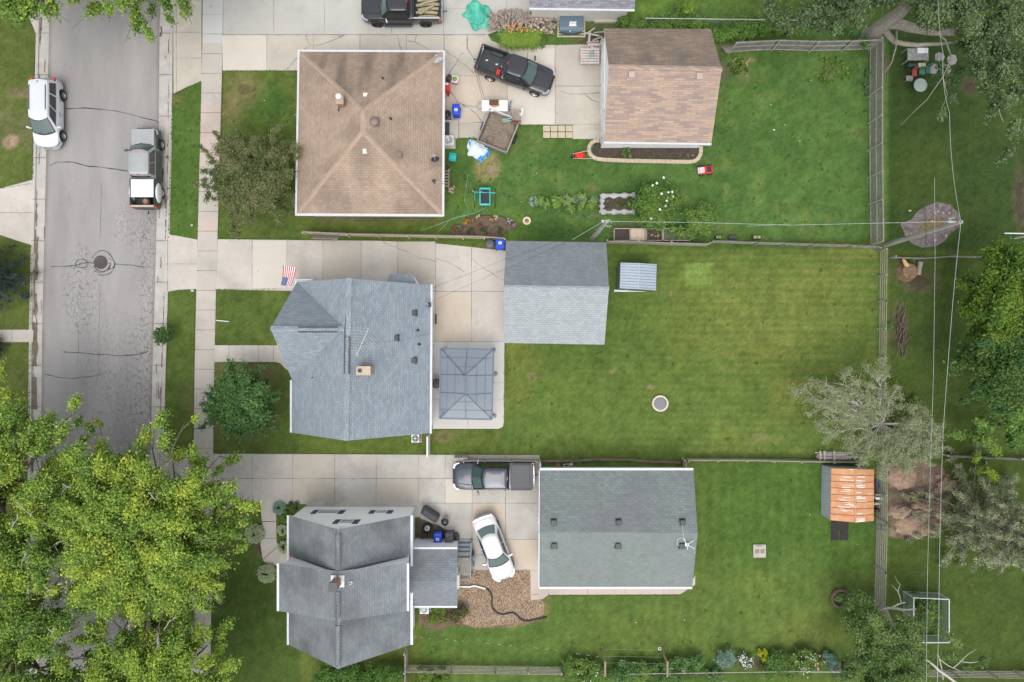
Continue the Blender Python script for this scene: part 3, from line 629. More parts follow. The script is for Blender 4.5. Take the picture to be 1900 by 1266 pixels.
def dish(name,label,px,py,z,m,az=200,s=.42,rim=None):
 p=W(px,py,z);t=thing(name,label,"satellite dish",tuple(p));g=MB()
 rot=Euler((math.radians(48),0,math.radians(az))).to_matrix()
 g.lathe(p+Vector((0,0,.38)),[(.001,-.05),(s*.35,-.035),(s*.7,0),(s,.06),(s,.075),(s*.7,.015),(s*.35,-.02),(.001,-.035)],20,rot=rot@Matrix.Scale(.85,3,Vector((1,0,0))),cap=False);g.build("reflector",m,t)
 g=MB();g.tube([p,p+Vector((0,0,.22)),p+Vector((0,0,.36))],.025);g.box(p,(.3,.2,.03));g.build("mast",M_GREYMETAL,t)
 g=MB();e=p+Vector((0,0,.38))+rot@Vector((0,.12,.42));g.tube([p+Vector((0,0,.3)),p+Vector((0,0,.38))+rot@Vector((0,.36,.12)),e],.016);g.box(e,(.16,.09,.08));g.build("receiver_arm",M_GREYMETAL,t)
dish("satellite_dish","pale grey satellite dish on the northeast corner of the brown hip roof",815,117,2.85,mat("dish grey",(.55,.58,.6),.5),215)
t=dish("satellite_dish","dark satellite dish on the east edge of the brown hip roof",809,300,2.85,M_DARKMETAL,190,.34)
T=thing("garage","detached garage with mottled tan shingle roof and white siding","garage",(*XY(1215,180,0),0))
E=2.6;A,Bq,Cq,D=W(1120.5,53,E),W(1319,54,E),W(1320,266,E),W(1121,263,E);R1,R2=W(1129.5,123.5,5.0),W(1339.5,128,5.0)
g=MB();g.slab((A,Bq,R2,R1),.12,0,1);g.build("roof",[S_TANN,M_FASCIA],T)
g=MB();g.slab((R1,R2,Cq,D),.12,0,1);g.build("roof",[S_TAN,M_FASCIA],T)
caps(T,R1+Vector((0,0,.0)),R2,S_TAN,w=.34)
def gable_walls(T,x0,x1,y0,y1,zE,ridge,zR,axis,m,drop=.14):
 g=MB();g.prism([(x0,y0),(x1,y0),(x1,y1),(x0,y1)],0,zE-drop)
 zr=zR-drop
 if axis=='x':
  vs=[(x0,y0,zE-drop),(x0,y1,zE-drop),(x0,ridge,zr),(x1,y0,zE-drop),(x1,y1,zE-drop),(x1,ridge,zr)]
 else:vs=[(x0,y0,zE-drop),(x1,y0,zE-drop),(ridge,y0,zr),(x0,y1,zE-drop),(x1,y1,zE-drop),(ridge,y1,zr)]
 g.add(vs,[(0,1,2),(3,5,4),(0,2,5,3),(1,4,5,2)]);return g.build("wall",m,T)
gable_walls(T,A.x+.12,Bq.x-.2,D.y+.28,A.y-.28,E+.12,R1.y,5.0,'x',M_SIDING,.16)
gutter(T,D+Vector((0,-.07,0)),Cq+Vector((0,-.07,0)),.14)
M_GDOOR=mat("garage door paint",(.70,.72,.75),.5,var=.05)
door(T,(A.x+.12,18.6,1.1),(-1,0,0),4.6,2.1,M_GDOOR,4,"garage_door");door(T,(A.x+.12,14.9,1.05),(-1,0,0),.9,2.0,M_WHITE)
def on_g1(py):
 return 5.0-abs(py-126)/139*2.4
VT=mat("pink brown vent",(.40,.31,.28),.6,var=.1)
vent(T,1171,141,on_g1(143),s=.42,h=.3,m=VT);vent(T,1296.5,144,on_g1(145),s=.42,h=.3,m=VT)
T=thing("garage","neighbour's garage with violet grey shingles and beige wall at top edge","garage",(*XY(1080,20,0),0))
a=W(982,15,2.6);b_=W(1177.5,17.5,2.6);zr=4.4;y2=a.y+3.6
g=MB();g.slab((a,b_,Vector((b_.x,y2,zr)),Vector((a.x,y2,zr))),.12,0,1);g.build("roof",[S_NB,M_FASCIA],T)
g=MB();g.slab((Vector((a.x,y2,zr)),Vector((b_.x,y2,zr)),Vector((b_.x,y2+3.6,2.6)),Vector((a.x,y2+3.6,2.6))),.12,0,1);g.build("roof",[S_NB,M_FASCIA],T)
gable_walls(T,a.x+.22,b_.x-.3,a.y+.28,y2+3.3,2.74,y2,zr,'x',M_SIDEBEIGE,.16)
gutter(T,a+Vector((0,-.06,0)),b_+Vector((0,-.06,0)))
g=MB();p0=W(1107,44);g.box((p0.x+1.1,a.y+.24,.12),(2.6,.2,.24));g.build("foundation",M_C1,T)
T=thing("house","house with blue grey cross-gable shingle roof in the middle of the picture","house",(*XY(650,660,0),0))
E=2.8;Rz=6.75
NW,NE,SE,SW=W(551,523,E),W(798.5,529,E),W(797,804,E),W(541,803,E)
RN,RS=W(647.5,517,Rz),W(642,818,Rz);PK=W(502,610,Rz);JN=W(638.5,610,Rz);VS=W(541,703,E)
g=MB();g.slab((NE,RN,RS,SE),.12,0,1);g.build("roof",[S_BLUE,M_FASCIA],T)
g=MB();g.slab((RN,NW,JN),.12,0,1);g.slab((RS,JN,VS,SW),.12,0,1);g.build("roof",[S_BLUE,M_FASCIA],T)
g=MB();g.slab((PK,JN,NW),.12,0,1);g.build("roof",[S_BLUE,M_FASCIA],T)
g=MB();g.slab((JN,PK,VS),.12,0,1);g.build("roof",[S_BLUE,M_FASCIA],T)
caps(T,RS,RN+Vector((0,0,0)),S_BLUE,.34,.21);caps(T,PK,JN,S_BLUE,.34,.21)
rvm=M_DARKMETAL
def ridge_vent(T,p,q,w=.40):
 g=MB();g.beam(p+Vector((0,0,.02)),q+Vector((0,0,.02)),w,.05);o=g.build("ridge_vent",M_DARKMETAL,T)
 caps(o,p+Vector((0,0,.05)),q+Vector((0,0,.05)),S_BLUE if w>.39 else S_SLATE,w-.05,.2,"cap_shingle");return o
ridge_vent(T,W(554,611.5,Rz),W(627,611.5,Rz));ridge_vent(T,W(644.5,625,Rz),W(643.5,694,Rz))
xW,xE,yN,yS=NW.x+.35,NE.x-.12,NE.y-.25,SE.y+.25
gable_walls(T,xW,xE,yS,yN,E+.15,RN.x,Rz,'y',M_SIDING,.2)
g=MB();x0=PK.x+.35;g.prism([(x0,VS.y+.2),(xW+2,VS.y+.2),(xW+2,yN-.012),(x0,yN-.012)],0,E-.07)
g.add([(x0,VS.y+.2,E-.07),(x0,yN-.012,E-.07),(x0,(VS.y+yN)/2+.05,Rz-.28),(JN.x,(VS.y+yN)/2+.05,Rz-.28)],[(0,1,2),(0,2,3),(1,3,2)]);g.build("wall",M_SIDING,T)
gutter(T,SE+Vector((.08,-.03,-.01)),NE+Vector((.08,.03,-.01)),.14,.12);gutter(T,SW+Vector((-.05,0,-.01)),VS+Vector((-.05,-.1,-.01)),.12)
for y,w_ in((-.6,1.0),(2.2,1.1),(-5.2,.9)):window(T,(xE,y,1.6),(1,0,0),w_,1.1)
door(T,(xE,-3.1,1.15),(1,0,0),.95,2.1,M_WHITE);door(T,(x0,-1.2,1.2),(-1,0,0),.95,2.1,mat("dark red door",(.2,.02,.02),.5));window(T,(x0,1.8,1.6),(-1,0,0),1.6,1.2)
window(T,(-8.6,yN,1.7),(0,1,0),1.1,1.0);window(T,(-11.5,yS,1.7),(0,-1,0),1.1,1.0);window(T,(-8.5,yS,1.7),(0,-1,0),1.1,1.0);window(T,(-10.4,yN,4.6),(0,1,0),.9,.9)
k=2.75
bay=[W(713,527,k),W(723,508.5,k),W(763,508,k),W(778,524,k)]
ap=W(744,522,3.25);wl=[Vector((bay[0].x,yN+.01,k+.12)),Vector((bay[3].x,yN+.01,k+.12))]
g=MB();apx=Vector((ap.x,yN+.02,3.3));bb=[Vector((bay[0].x,yN+.02,k)),bay[1],bay[2],Vector((bay[3].x,yN+.02,k))]
for i in range(3):g.slab((bb[i],bb[i+1],apx),.08,0,1)
g.build("bay_roof",[S_BLUE,M_FASCIA],T)
g=MB();g.prism([(p.x*.985+ap.x*.015,p.y-(.12 if 0<i<3 else-.0))for i,p in enumerate(bb)],.5,k-.09);g.build("bay_wall",M_SIDING,T)
window(T,(ap.x,bb[1].y-.12,1.7),(0,1,0),1.2,1.2)
g=MB();p=W(687,519,2.9);g.slab((Vector((p.x-.6,yN+.02,3.0)),Vector((p.x+.6,yN+.02,3.0)),Vector((p.x+.6,yN+.42,2.8)),Vector((p.x-.6,yN+.42,2.8))),.07,0,1);g.build("door_hood",[S_BLUE,M_FASCIA],T)
door(T,(p.x,yN,1.15),(0,1,0),.95,2.1,M_WHITE)
g=MB();p=W(557,519,1.1)
for i in range(9):g.box((p.x-.45+i*.16,p.y,.55),(.05,.05,1.0))
g.box((p.x+.15,p.y,1.08),(1.5,.09,.07));g.box((p.x+.15,p.y-.45,.2),(1.5,.9,.4));g.build("porch_rail",M_WHITE,T)
for x,y in((768,581),(734.5,627),(767.5,669)):vent(T,x,y,Rz-(x-645)*(Rz-E)/154-.02,s=.36)
for x,y in((775,613),(777.5,639)):vent(T,x,y,Rz-(x-645)*(Rz-E)/154,kind="pipe",s=.14)
vent(T,580.5,701,4.35,kind="pipe",s=.08)
zc=Rz-.75;p=W(675,688,zc+.8);g=MB();g.box((p.x,p.y,zc+.1),(.80,.46,1.5));ch=g.build("chimney",M_TANBRICK,T)
g=MB();g.box((p.x,p.y,zc+.88),(.90,.56,.08));g.build("chimney_crown",M_STONE,ch)
g=MB();g.box((p.x-.22,p.y,zc+.97),(.2,.2,.12));g.build("flue",M_BLACK,ch)
p=W(777,816);
g=MB();p=W(808.5,592);g.box((p.x,p.y,.08),(.28,.95,.16));g.build("window_well",M_PALEPLANK,T);
g=MB();p=W(809,592);g.box((p.x+.0,p.y,.11),(.14,.75,.13));g.build("well_cover",M_DARKMETAL,T)
T=thing("garage","detached garage in the centre with dark north and pale south roof slope","garage",(*XY(1030,545,0),0))
E=2.6;Rz=4.3;A,Bq,Cq,D=W(939,447,E),W(1125,450,E),W(1121.5,640,E),W(935.5,636.5,E);R1,R2=W(934.5,533,Rz),W(1129.8,535.5,Rz)
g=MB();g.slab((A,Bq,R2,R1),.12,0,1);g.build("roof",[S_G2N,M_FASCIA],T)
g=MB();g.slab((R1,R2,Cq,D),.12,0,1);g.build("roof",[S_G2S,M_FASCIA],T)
caps(T,R1,R2,S_G2S,.3)
gable_walls(T,A.x+.2,Bq.x-.2,D.y+.3,A.y-.3,E+.15,R1.y,Rz,'x',M_SIDING,.2)
door(T,(A.x+.2,3.5,1.1),(-1,0,0),4.8,2.1,M_GDOOR,4,"garage_door");door(T,(3.5,D.y+.3,1.05),(0,-1,0),.9,2.0,M_WHITE)
T=thing("house","tall white house with slate grey roof, wide shed dormers and blue shutters","house",(*XY(650,1080,0),0))
E=3.0;Rz=6.45;ZD=4.9
NW,NE,SE,SW=W(536,955.5,E),W(762,958,E),W(762,1199.5,E),W(536,1194,E);RN,RS=W(627,977.5,Rz),W(628,1235,Rz)
yN_=(NW.y+NE.y)/2;yS_=(SW.y+SE.y)/2;xW,xE=NW.x,NE.x;xr=RN.x
RN=Vector((xr,yN_,Rz));RS=Vector((xr,yS_,Rz));NW=Vector((xW,yN_,E));NE=Vector((xE,yN_,E));SW=Vector((xW,yS_,E));SE=Vector((xE,yS_,E))
yd1=(W(519,1047,ZD).y+W(627,1059,Rz).y)/2;yd2=(W(519,1135,ZD).y+W(627,1151,Rz).y)/2
def cut(a,b_,y):t=(y-a.y)/(b_.y-a.y);return a+(b_-a)*t
for(P,Q)in((NW,SW),(NE,SE)):
 for q in((P,RN,cut(RN,RS,yd1),cut(P,Q,yd1)),(cut(P,Q,yd2),cut(RN,RS,yd2),RS,Q)):
  g=MB();g.slab(q,.12,0,1);g.build("roof",[S_SLATE,M_FASCIA],T)
g=MB();zw=E-.12
g.prism([(xW+.18,yS_+.12),(xE-.14,yS_+.12),(xE-.14,yN_-.12),(xW+.18,yN_-.12)],0,zw)
for y in(yN_-.12,yS_+.12):g.add([(xW+.18,y,zw),(xE-.14,y,zw),(xr,y,Rz-.14)],[(0,1,2)if y<-15 else(0,2,1)])
g.build("wall",M_SIDING,T)
for sg,X in((-1,xW),(1,xE)):
 d1,d2=Vector((X+sg*.03,yd1,ZD)),Vector((X+sg*.03,yd2,ZD));r1_,r2_=Vector((xr,yd1,Rz+.10)),Vector((xr,yd2,Rz+.10))
 g=MB();g.slab((d1,r1_,r2_,d2),.12,0,1);dm=g.build("dormer_roof",[S_SLATE,M_FASCIA],T)
 g=MB();xi=X-sg*.16;a0,b0=(min(xi,xr),max(xi,xr))
 for y in(yd1-.16,yd2+.16):
  g.add([(xi,y,E-.1),(xr,y,Rz-.05),(xi,y,ZD-.1)],[(0,1,2)])
 g.add([(xi,yd1-.16,E-.1),(xi,yd2+.16,E-.1),(xi,yd2+.16,ZD-.1),(xi,yd1-.16,ZD-.1)],[(0,1,2,3)])
 g.build("dormer_wall",M_SIDING,T)
 gutter(T,d1+Vector((sg*.07,0,0)),d2+Vector((sg*.07,0,0)),.15)
 for y in((yd1+yd2)/2-.9,(yd1+yd2)/2+.9):window(T,(xi+sg*.01,y,4.1),(sg,0,0),.8,.9)
gutter(T,NW+Vector((-.07,0,0)),SW+Vector((-.07,0,0)));gutter(T,SE+Vector((.07,0,0)),NE+Vector((.07,0,0)),.17)
g=MB();g.tube([NE+Vector((.05,-.1,-.1)),Vector((xE-.02,yN_-.14,2.6)),Vector((xE-.02,yN_-.14,.1))],.045);g.build("downspout",M_ALU,T)
for a_,b2 in((RN,cut(RN,RS,yd1)),(cut(RN,RS,yd2),RS)):caps(T,b2,a_,S_SLATE,.3)
caps(T,Vector((xr,yd2,Rz+.1)),Vector((xr,yd1,Rz+.1)),S_SLATE,.3)
ridge_vent(T,Vector((xr,yN_-.3,Rz)),Vector((xr,yd1+.4,Rz)),.38);ridge_vent(T,Vector((xr,yd2-.3,Rz)),Vector((xr,yS_+.3,Rz)),.38);ridge_vent(T,Vector((xr,yd2+.3,Rz+.1)),Vector((xr,yd1-1.3,Rz+.1)),.38)
MSH=mat("blue grey shutter",(.045,.085,.14),.5,var=.1);yw=yN_-.12
def wpos(px,z):return(px-950)*(H-z)/F
window(T,(wpos(609,1.6),yw,1.6),(0,1,0),1.35,.95,shutters=.38,sm=MSH);window(T,(wpos(707,1.6),yw,1.6),(0,1,0),.7,.8,shutters=.38,sm=MSH)
window(T,(wpos(644,4.05),yw,4.2),(0,1,0),.75,.95,shutters=.38,sm=MSH)
g=MB();g.lathe((xr+.1,yw+.01,5.7),[(.22,0),(.22,.04),(.02,.05)],16,rot=Euler((math.radians(-90),0,0)).to_matrix());g.build("gable_vent",M_WHITE,T)
window(T,(xE-.14,-13.9,1.7),(1,0,0),.8,1.0);window(T,(xW+.18,-13.4,1.7),(-1,0,0),1.2,1.1);window(T,(xE-.14,-19.4,1.7),(1,0,0),1.2,1.1)
window(T,(-12.5,yS_+.12,1.7),(0,-1,0),1.1,1.1);window(T,(-9.5,yS_+.12,1.7),(0,-1,0),1.1,1.1)
door(T,(xW+.18,-15.9,1.15),(-1,0,0),.95,2.1,M_WHITE)
g=MB();p=W(522,1026);g.box((xW-.35,p.y,.12),(1.0,1.1,.24));g.build("step",mat("red painted step",(.28,.03,.03),.7,var=.2),T)
p=W(622,1078,Rz);g=MB();g.box((xr-.02,p.y,Rz+.35),(.46,.46,1.5));ch=g.build("chimney",M_BRICK,T)
g=MB();g.box((xr-.02,p.y,Rz+1.13),(.56,.56,.06));g.build("chimney_cap",M_DARKMETAL,ch);g=MB();g.box((xr,p.y,Rz+.02),(.85,.75,.16));g.build("flashing",M_ALU,ch)
p=W(651,1081,Rz-.2);g=MB();g.lathe(p+Vector((0,0,-.1)),[(.11,0),(.08,.3),(.055,.3)],12,cap=False);g.build("vent_pipe",M_WHITE,T)
E=2.6;Rz2=3.35;A,Bq,Cq,D=W(767,1019,E),W(848.6,1019,E),W(848,1125,E),W(764.5,1125,E);yr=(A.y+D.y)/2+.02
x0=xE-.1
g=MB();g.slab((Vector((x0,A.y,E)),Bq,Vector((Bq.x,yr,Rz2)),Vector((x0,yr,Rz2))),.1,0,1);g.build("addition_roof",[S_SLATE,M_FASCIA],T)
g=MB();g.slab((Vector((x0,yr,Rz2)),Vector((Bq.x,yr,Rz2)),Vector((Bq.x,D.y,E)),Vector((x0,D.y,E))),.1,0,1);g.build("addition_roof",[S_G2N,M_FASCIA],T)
gable_walls(T,x0,Bq.x-.12,D.y+.18,A.y-.02,E+.12,yr,Rz2,'x',M_SIDING,.16)
gutter(T,Vector((x0,A.y+.06,E)),Bq+Vector((0,.06,0)));gutter(T,Vector((x0,D.y-.05,E)),Cq+Vector((0,-.05,0)))
g=MB();g.tube([Cq+Vector((-.05,.1,-.15)),Cq+Vector((-.05,.4,-.5)),Vector((Bq.x-.07,D.y+.35,.2))],.04);g.build("downspout",M_ALU,T)
door(T,(Bq.x-.12,-16.4,1.55),(1,0,0),.95,2.0,M_WHITE)
T=thing("garage","wide garage with flat-pitched green grey roof and six dark roof vents","garage",(*XY(1143,980,0),0))
E=2.6;Rz=3.7;A,Bq,Cq,D=W(1001.5,873,E),W(1286.5,873,E),W(1284.5,1089,E),W(1000.5,1089,E);R1,R2=W(1001,987.5,Rz),W(1294.5,989,Rz)
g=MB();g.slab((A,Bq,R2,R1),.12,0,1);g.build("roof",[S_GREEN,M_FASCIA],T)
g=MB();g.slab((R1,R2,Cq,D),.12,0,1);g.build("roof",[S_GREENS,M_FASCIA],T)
gable_walls(T,A.x+.1,Bq.x-.15,D.y+.25,A.y-.25,E+.12,R1.y,Rz,'x',M_SIDING,.2)
gutter(T,A+Vector((0,.08,0)),Bq+Vector((0,.08,0)),.16);gutter(T,D+Vector((0,-.08,0)),Cq+Vector((0,-.08,0)),.15)
g=MB();g.beam(A+Vector((-.03,0,-.03)),R1+Vector((-.03,0,-.03)),.07,.16);g.beam(R1+Vector((-.03,0,-.03)),D+Vector((-.03,0,-.03)),.07,.16);g.build("rake_trim",M_ALU,T)
for x,y in((1027.5,969),(1147.5,969),(1266,969),(1028,1012.5),(1146.5,1012.5),(1265,1012.5)):vent(T,x,y,Rz-abs(y-988)/115*1.1-.02,s=.36,h=.2)
door(T,(A.x+.1,-11.0,1.1),(-1,0,0),4.8,2.1,M_GDOOR,4,"garage_door");door(T,(A.x+.1,-15.2,1.05),(-1,0,0),.9,2.0,M_WHITE)
g=MB();g.box((A.x-.02,R1.y+.6,2.9),(.2,.12,.16));g.blob((A.x-.12,R1.y+.75,2.85),(.08,.08,.08));g.blob((A.x-.12,R1.y+.45,2.85),(.08,.08,.08));g.build("wall_light",M_WHITE,T)
T=thing("shed","small blue grey metal shed on the lawn right of the centre garage","shed",(*XY(1183,512,0),0))
E=1.8;a,b_,c,d=W(1151.5,487.5,E),W(1218.5,490.5,E),W(1217,539,E),W(1149.8,535,E);xm1,xm2=(a+b_)/2,(c+d)/2;up=Vector((0,0,.16))
M_SHED=mat("blue grey painted steel",(.34,.39,.46),.35,.25,var=.05);M_SHEDW=mat("dark shed wall steel",(.13,.17,.185),.45,.2,var=.15)
for q in((a,xm1+up,xm2+up,d),(xm1+up,b_,c,xm2+up)):
 g=MB();g.slab(q,.05,0,0)
 for i in range(9):
  t=(i+.5)/9;p=q[0]+(q[3]-q[0])*t;r=q[1]+(q[2]-q[1])*t;g.beam(p+Vector((0,0,.015)),r+Vector((0,0,.015)),.05,.035,1)
 g.build("roof",[M_SHED,mat("shed rib",(.20,.235,.28),.4,.25,var=.1)],T)
g=MB();g.beam(xm1+up+Vector((0,0,.03)),xm2+up+Vector((0,0,.03)),.08,.03);g.build("ridge_cap",M_SHED,T)
g=MB();g.prism([(a.x+.0,a.y-.06),(b_.x-.08,b_.y-.06),(c.x-.08,c.y+.02),(d.x+.0,d.y+.0)],0,E-.04);g.build("wall",M_SHEDW,T)
g=MB();g.box(((d.x+c.x)/2-.15,d.y+-.05,.04),(2.5,.14,.08));g.build("base_frame",M_WHITE,T)
g=MB()
for x in(-.35,.35):g.box(((d.x+c.x)/2+x,d.y+.005-.03,.9),(.66,.03,1.6))
g.build("door",M_SHED,T)
T=thing("shed","low shed with rusty orange metal roof beside the east fence","shed",(*XY(1572,918,0),0))
def rustmat():
 m,t,p=nodes("rusty roof metal");p.inputs["Roughness"].default_value=.75
 c=mix(t,ramp(t,noise(t,1.2,6,.7),.3,.7),c4((.42,.17,.08)),c4((.56,.31,.16)))
 c=mix(t,ramp(t,noise(t,1.0,5,.75,stretch=(.9,3.2,1)),.60,.66,(0,0,0,1),(.75,)*3+(1,)),c,c4((.66,.60,.54)))
 c=mix(t,ramp(t,noise(t,7,5,.7),.62,.7,(0,0,0,1),(.7,)*3+(1,)),c,c4((.25,.07,.03)))
 t.links.new(c,p.inputs["Base Color"]);return m
MRU=rustmat();e=1.52;rz3=1.95
a,b_,c,d=W(1542.6,868.7,e),W(1622,870.7,e),W(1621,967,e),W(1540.8,965.5,e);r1,r2=W(1587.5,870,rz3),W(1587,969.5,rz3)
for q in((a,r1,r2,d),(r1,b_,c,r2)):
 g=MB();g.slab(q,.04)
 for i in range(8):
  t=(i+.02)/8;p=q[0]+(q[3]-q[0])*t;r=q[1]+(q[2]-q[1])*t;g.beam(p+Vector((0,0,.012)),r+Vector((0,0,.012)),.03,.03,1)
 rnd.seed(4)
 for i in range(8):
  t=(i+.5)/8;n_=5
  for k in range(n_):
   u0=(.30+rnd.uniform(0,.3))if q[0].x<r1.x-1 else rnd.uniform(.02,.12);u1=(u0+rnd.uniform(.2,.6))if q[0].x<r1.x-1 else u0+rnd.uniform(.25,.5);u1=min(u1,.97)
   if q[0].x>r1.x-1 and(i<1 or rnd.random()<.45):continue
   if q[0].x<r1.x-1 and(k>2 or i in(0,7)):continue
   tt=t+rnd.uniform(-.05,.05)*(1 if q[0].x<r1.x-1 else 1.1);a0=q[0]+(q[3]-q[0])*tt;a1=q[1]+(q[2]-q[1])*tt;g.beam(a0.lerp(a1,u0)+Vector((0,0,.0015+.0006*k)),a0.lerp(a1,u1)+Vector((0,0,.0015+.0006*k)),rnd.uniform(.02,.05)*(1 if q[0].x<r1.x-1 else 2.2),.003,2)
 g.build("roof",[MRU,mat("rust seam",(.25,.09,.04),.8,.1,var=.3,scale=8),mat("flaking white coating",(.66,.61,.56),.7,var=.15,scale=6)],T)
g=MB();g.beam(r1+Vector((0,0,.015)),r2+Vector((0,0,.015)),.07,.03);g.build("ridge_cap",MRU,T)
MSW=mat("pale blue grey wall metal",(.38,.43,.48),.5,.1,var=.1)
g=MB();g.prism([(a.x+.01,a.y-.03),(b_.x-.05,b_.y-.03),(c.x-.05,c.y+.05),(d.x+.01,d.y+.05)],0,e-.03)
for i in range(11):g.box((a.x-.0,a.y-.2-i*.35,.74),(.03,.04,1.46))
g.add([(a.x+.01,d.y+.05,e-.03),(c.x-.05,d.y+.05,e-.03),((a.x+c.x)/2,d.y+.05,rz3-.06),(a.x+.01,a.y-.03,e-.03),(c.x-.05,a.y-.03,e-.03),((a.x+c.x)/2,a.y-.03,rz3-.06)],[(0,1,2),(3,5,4)])
g.build("wall",MSW,T)
g=MB()
for x in(-.4,.4):g.box(((a.x+c.x)/2+x,d.y+.02,.75),(.78,.04,1.4))
g.build("door",MSW,T)
T=thing("gazebo","dark steel gazebo with translucent hip roof on the pale patio","gazebo",(*XY(866,712,0),0))
e=2.25;a,b_,c,d=W(818,646.5,e),W(916,648,e),W(913,778.5,e),W(815.5,776.5,e);r1,r2=W(862.5,697,3.25),W(864,731,3.25)
def translucent():
 m,t,p=nodes("smoky roof panel");p.inputs["Base Color"].default_value=(.27,.31,.37,1);p.inputs["Roughness"].default_value=.18;p.inputs["Specular IOR Level"].default_value=.8
 tr=N(t,"ShaderNodeBsdfTransparent");tr.inputs["Color"].default_value=(.50,.55,.62,1);ms=N(t,"ShaderNodeMixShader");ms.inputs[0].default_value=.46
 t.links.new(p.outputs[0],ms.inputs[1]);t.links.new(tr.outputs[0],ms.inputs[2]);t.links.new(ms.outputs[0],t.nodes["Material Output"].inputs[0]);return m
MP=translucent();MF=mat("steel blue frame",(.08,.11,.155),.4,.4,var=.1)
for q in((a,r1,r2,d),(b_,c,r2,r1),(a,b_,r1),(d,r2,c)):
 g=MB();q=[Vector(x)for x in q];nn=(q[1]-q[0]).cross(q[2]-q[0]);q=q if nn.z>0 else q[::-1]
 g.face(q);g.build("roof_panel",MP,T,uv=False)
fr=MB();zz=Vector((0,0,.02))
for p,q,w in((a,r1,.045),(b_,r1,.045),(c,r2,.045),(d,r2,.045),(a,b_,.1),(b_,c,.1),(c,d,.1),(d,a,.1),(r1,r2,.16)):fr.beam(p+zz,q+zz,w,.06)
def lerp(p,q,t):return p+(q-p)*t
for(p,q,u,v)in((a,d,r1,r2),(b_,c,r1,r2)):
 for t in(.28,.60):fr.beam(lerp(p,u,t)+zz,lerp(q,v,t)+zz,.03,.03)
 for t in(.37,.63):
  m_=lerp(p,q,t);fr.beam(m_+zz,Vector((u.x,m_.y,3.25))+zz,.035,.03)
 for t in(.13,.87):
  m_=lerp(p,q,t);h_=.35;fr.beam(m_+zz,Vector((lerp(p,u,h_).x,m_.y,lerp(p,u,h_).z))+zz,.03,.03)
for(p,q,u)in((a,b_,r1),(d,c,r2)):
 for t in(.35,.68):fr.beam(lerp(p,u,t)+zz,lerp(q,u,t)+zz,.03,.03)
 fr.beam(lerp(p,q,.5)+zz,u+zz,.035,.03)
fr.build("roof_frame",MF,T)
for p in(a,b_,c,d):
 q=Vector((p.x*.97+(a.x+c.x)/2*.03,p.y*.97+(a.y+c.y)/2*.03,0));g=MB();g.box((q.x,q.y,e/2),(.12,.12,e-.02));g.box((q.x,q.y,.03),(.25,.25,.05));g.build("post",MF,T)
 # ================================================================== VEHICLES
def paint(name,col,metal=.3,rough=.28):
 return mat(name,col,rough,metal,var=.04,scale=1.5,coat=.8,spec=.6)
M_HEAD=mat("headlight lens",(.40,.42,.44),.15,.3,var=.05,coat=1);M_TAIL=mat("tail light lens",(.50,.01,.015),.25,var=.08,coat=1)
M_RIM=mat("alloy rim",(.50,.51,.53),.3,.8,var=.1);M_RIMB=mat("black rim",(.03,.03,.032),.35,.5,var=.1);M_AMBER=mat("amber lens",(.65,.14,.02),.3,var=.05)
M_LINER=mat("bed liner",(.035,.038,.043),.65,var=.25,scale=4)
def wheel(T,x,y,r,w,rim,spokes=6):
 sg=1 if y>0 else-1;rot=Euler((math.radians(-90*sg),0,0)).to_matrix()
 g=MB();g.lathe((x,y,r),[(r*.62,-w*.45),(r*.93,-w*.5),(r,-w*.3),(r,w*.3),(r*.93,w*.5),(r*.66,w*.5),(r*.62,w*.38)],26,rot=rot,cap=False)
 o=g.build("wheel",M_RUBBER,T,local=True)
 g=MB();g.lathe((x,y,r),[(r*.64,w*.46),(r*.60,w*.36),(r*.56,w*.15),(.01,w*.15)],22,rot=rot,cap=False)
 g.lathe((x,y,r),[(r*.16,w*.10),(r*.16,w*.42),(.01,w*.45)],12,rot=rot,cap=False)
 for i in range(spokes):
  a=2*math.pi*i/spokes;d=rot@Vector((math.cos(a),math.sin(a),0));n=rot@Vector((0,0,1));c=Vector((x,y,r))
  g.beam(c+d*r*.1+n*w*.36,c+d*r*.6+n*w*.40,r*.17,.04)
 g.build("rim",rim,o,local=True)
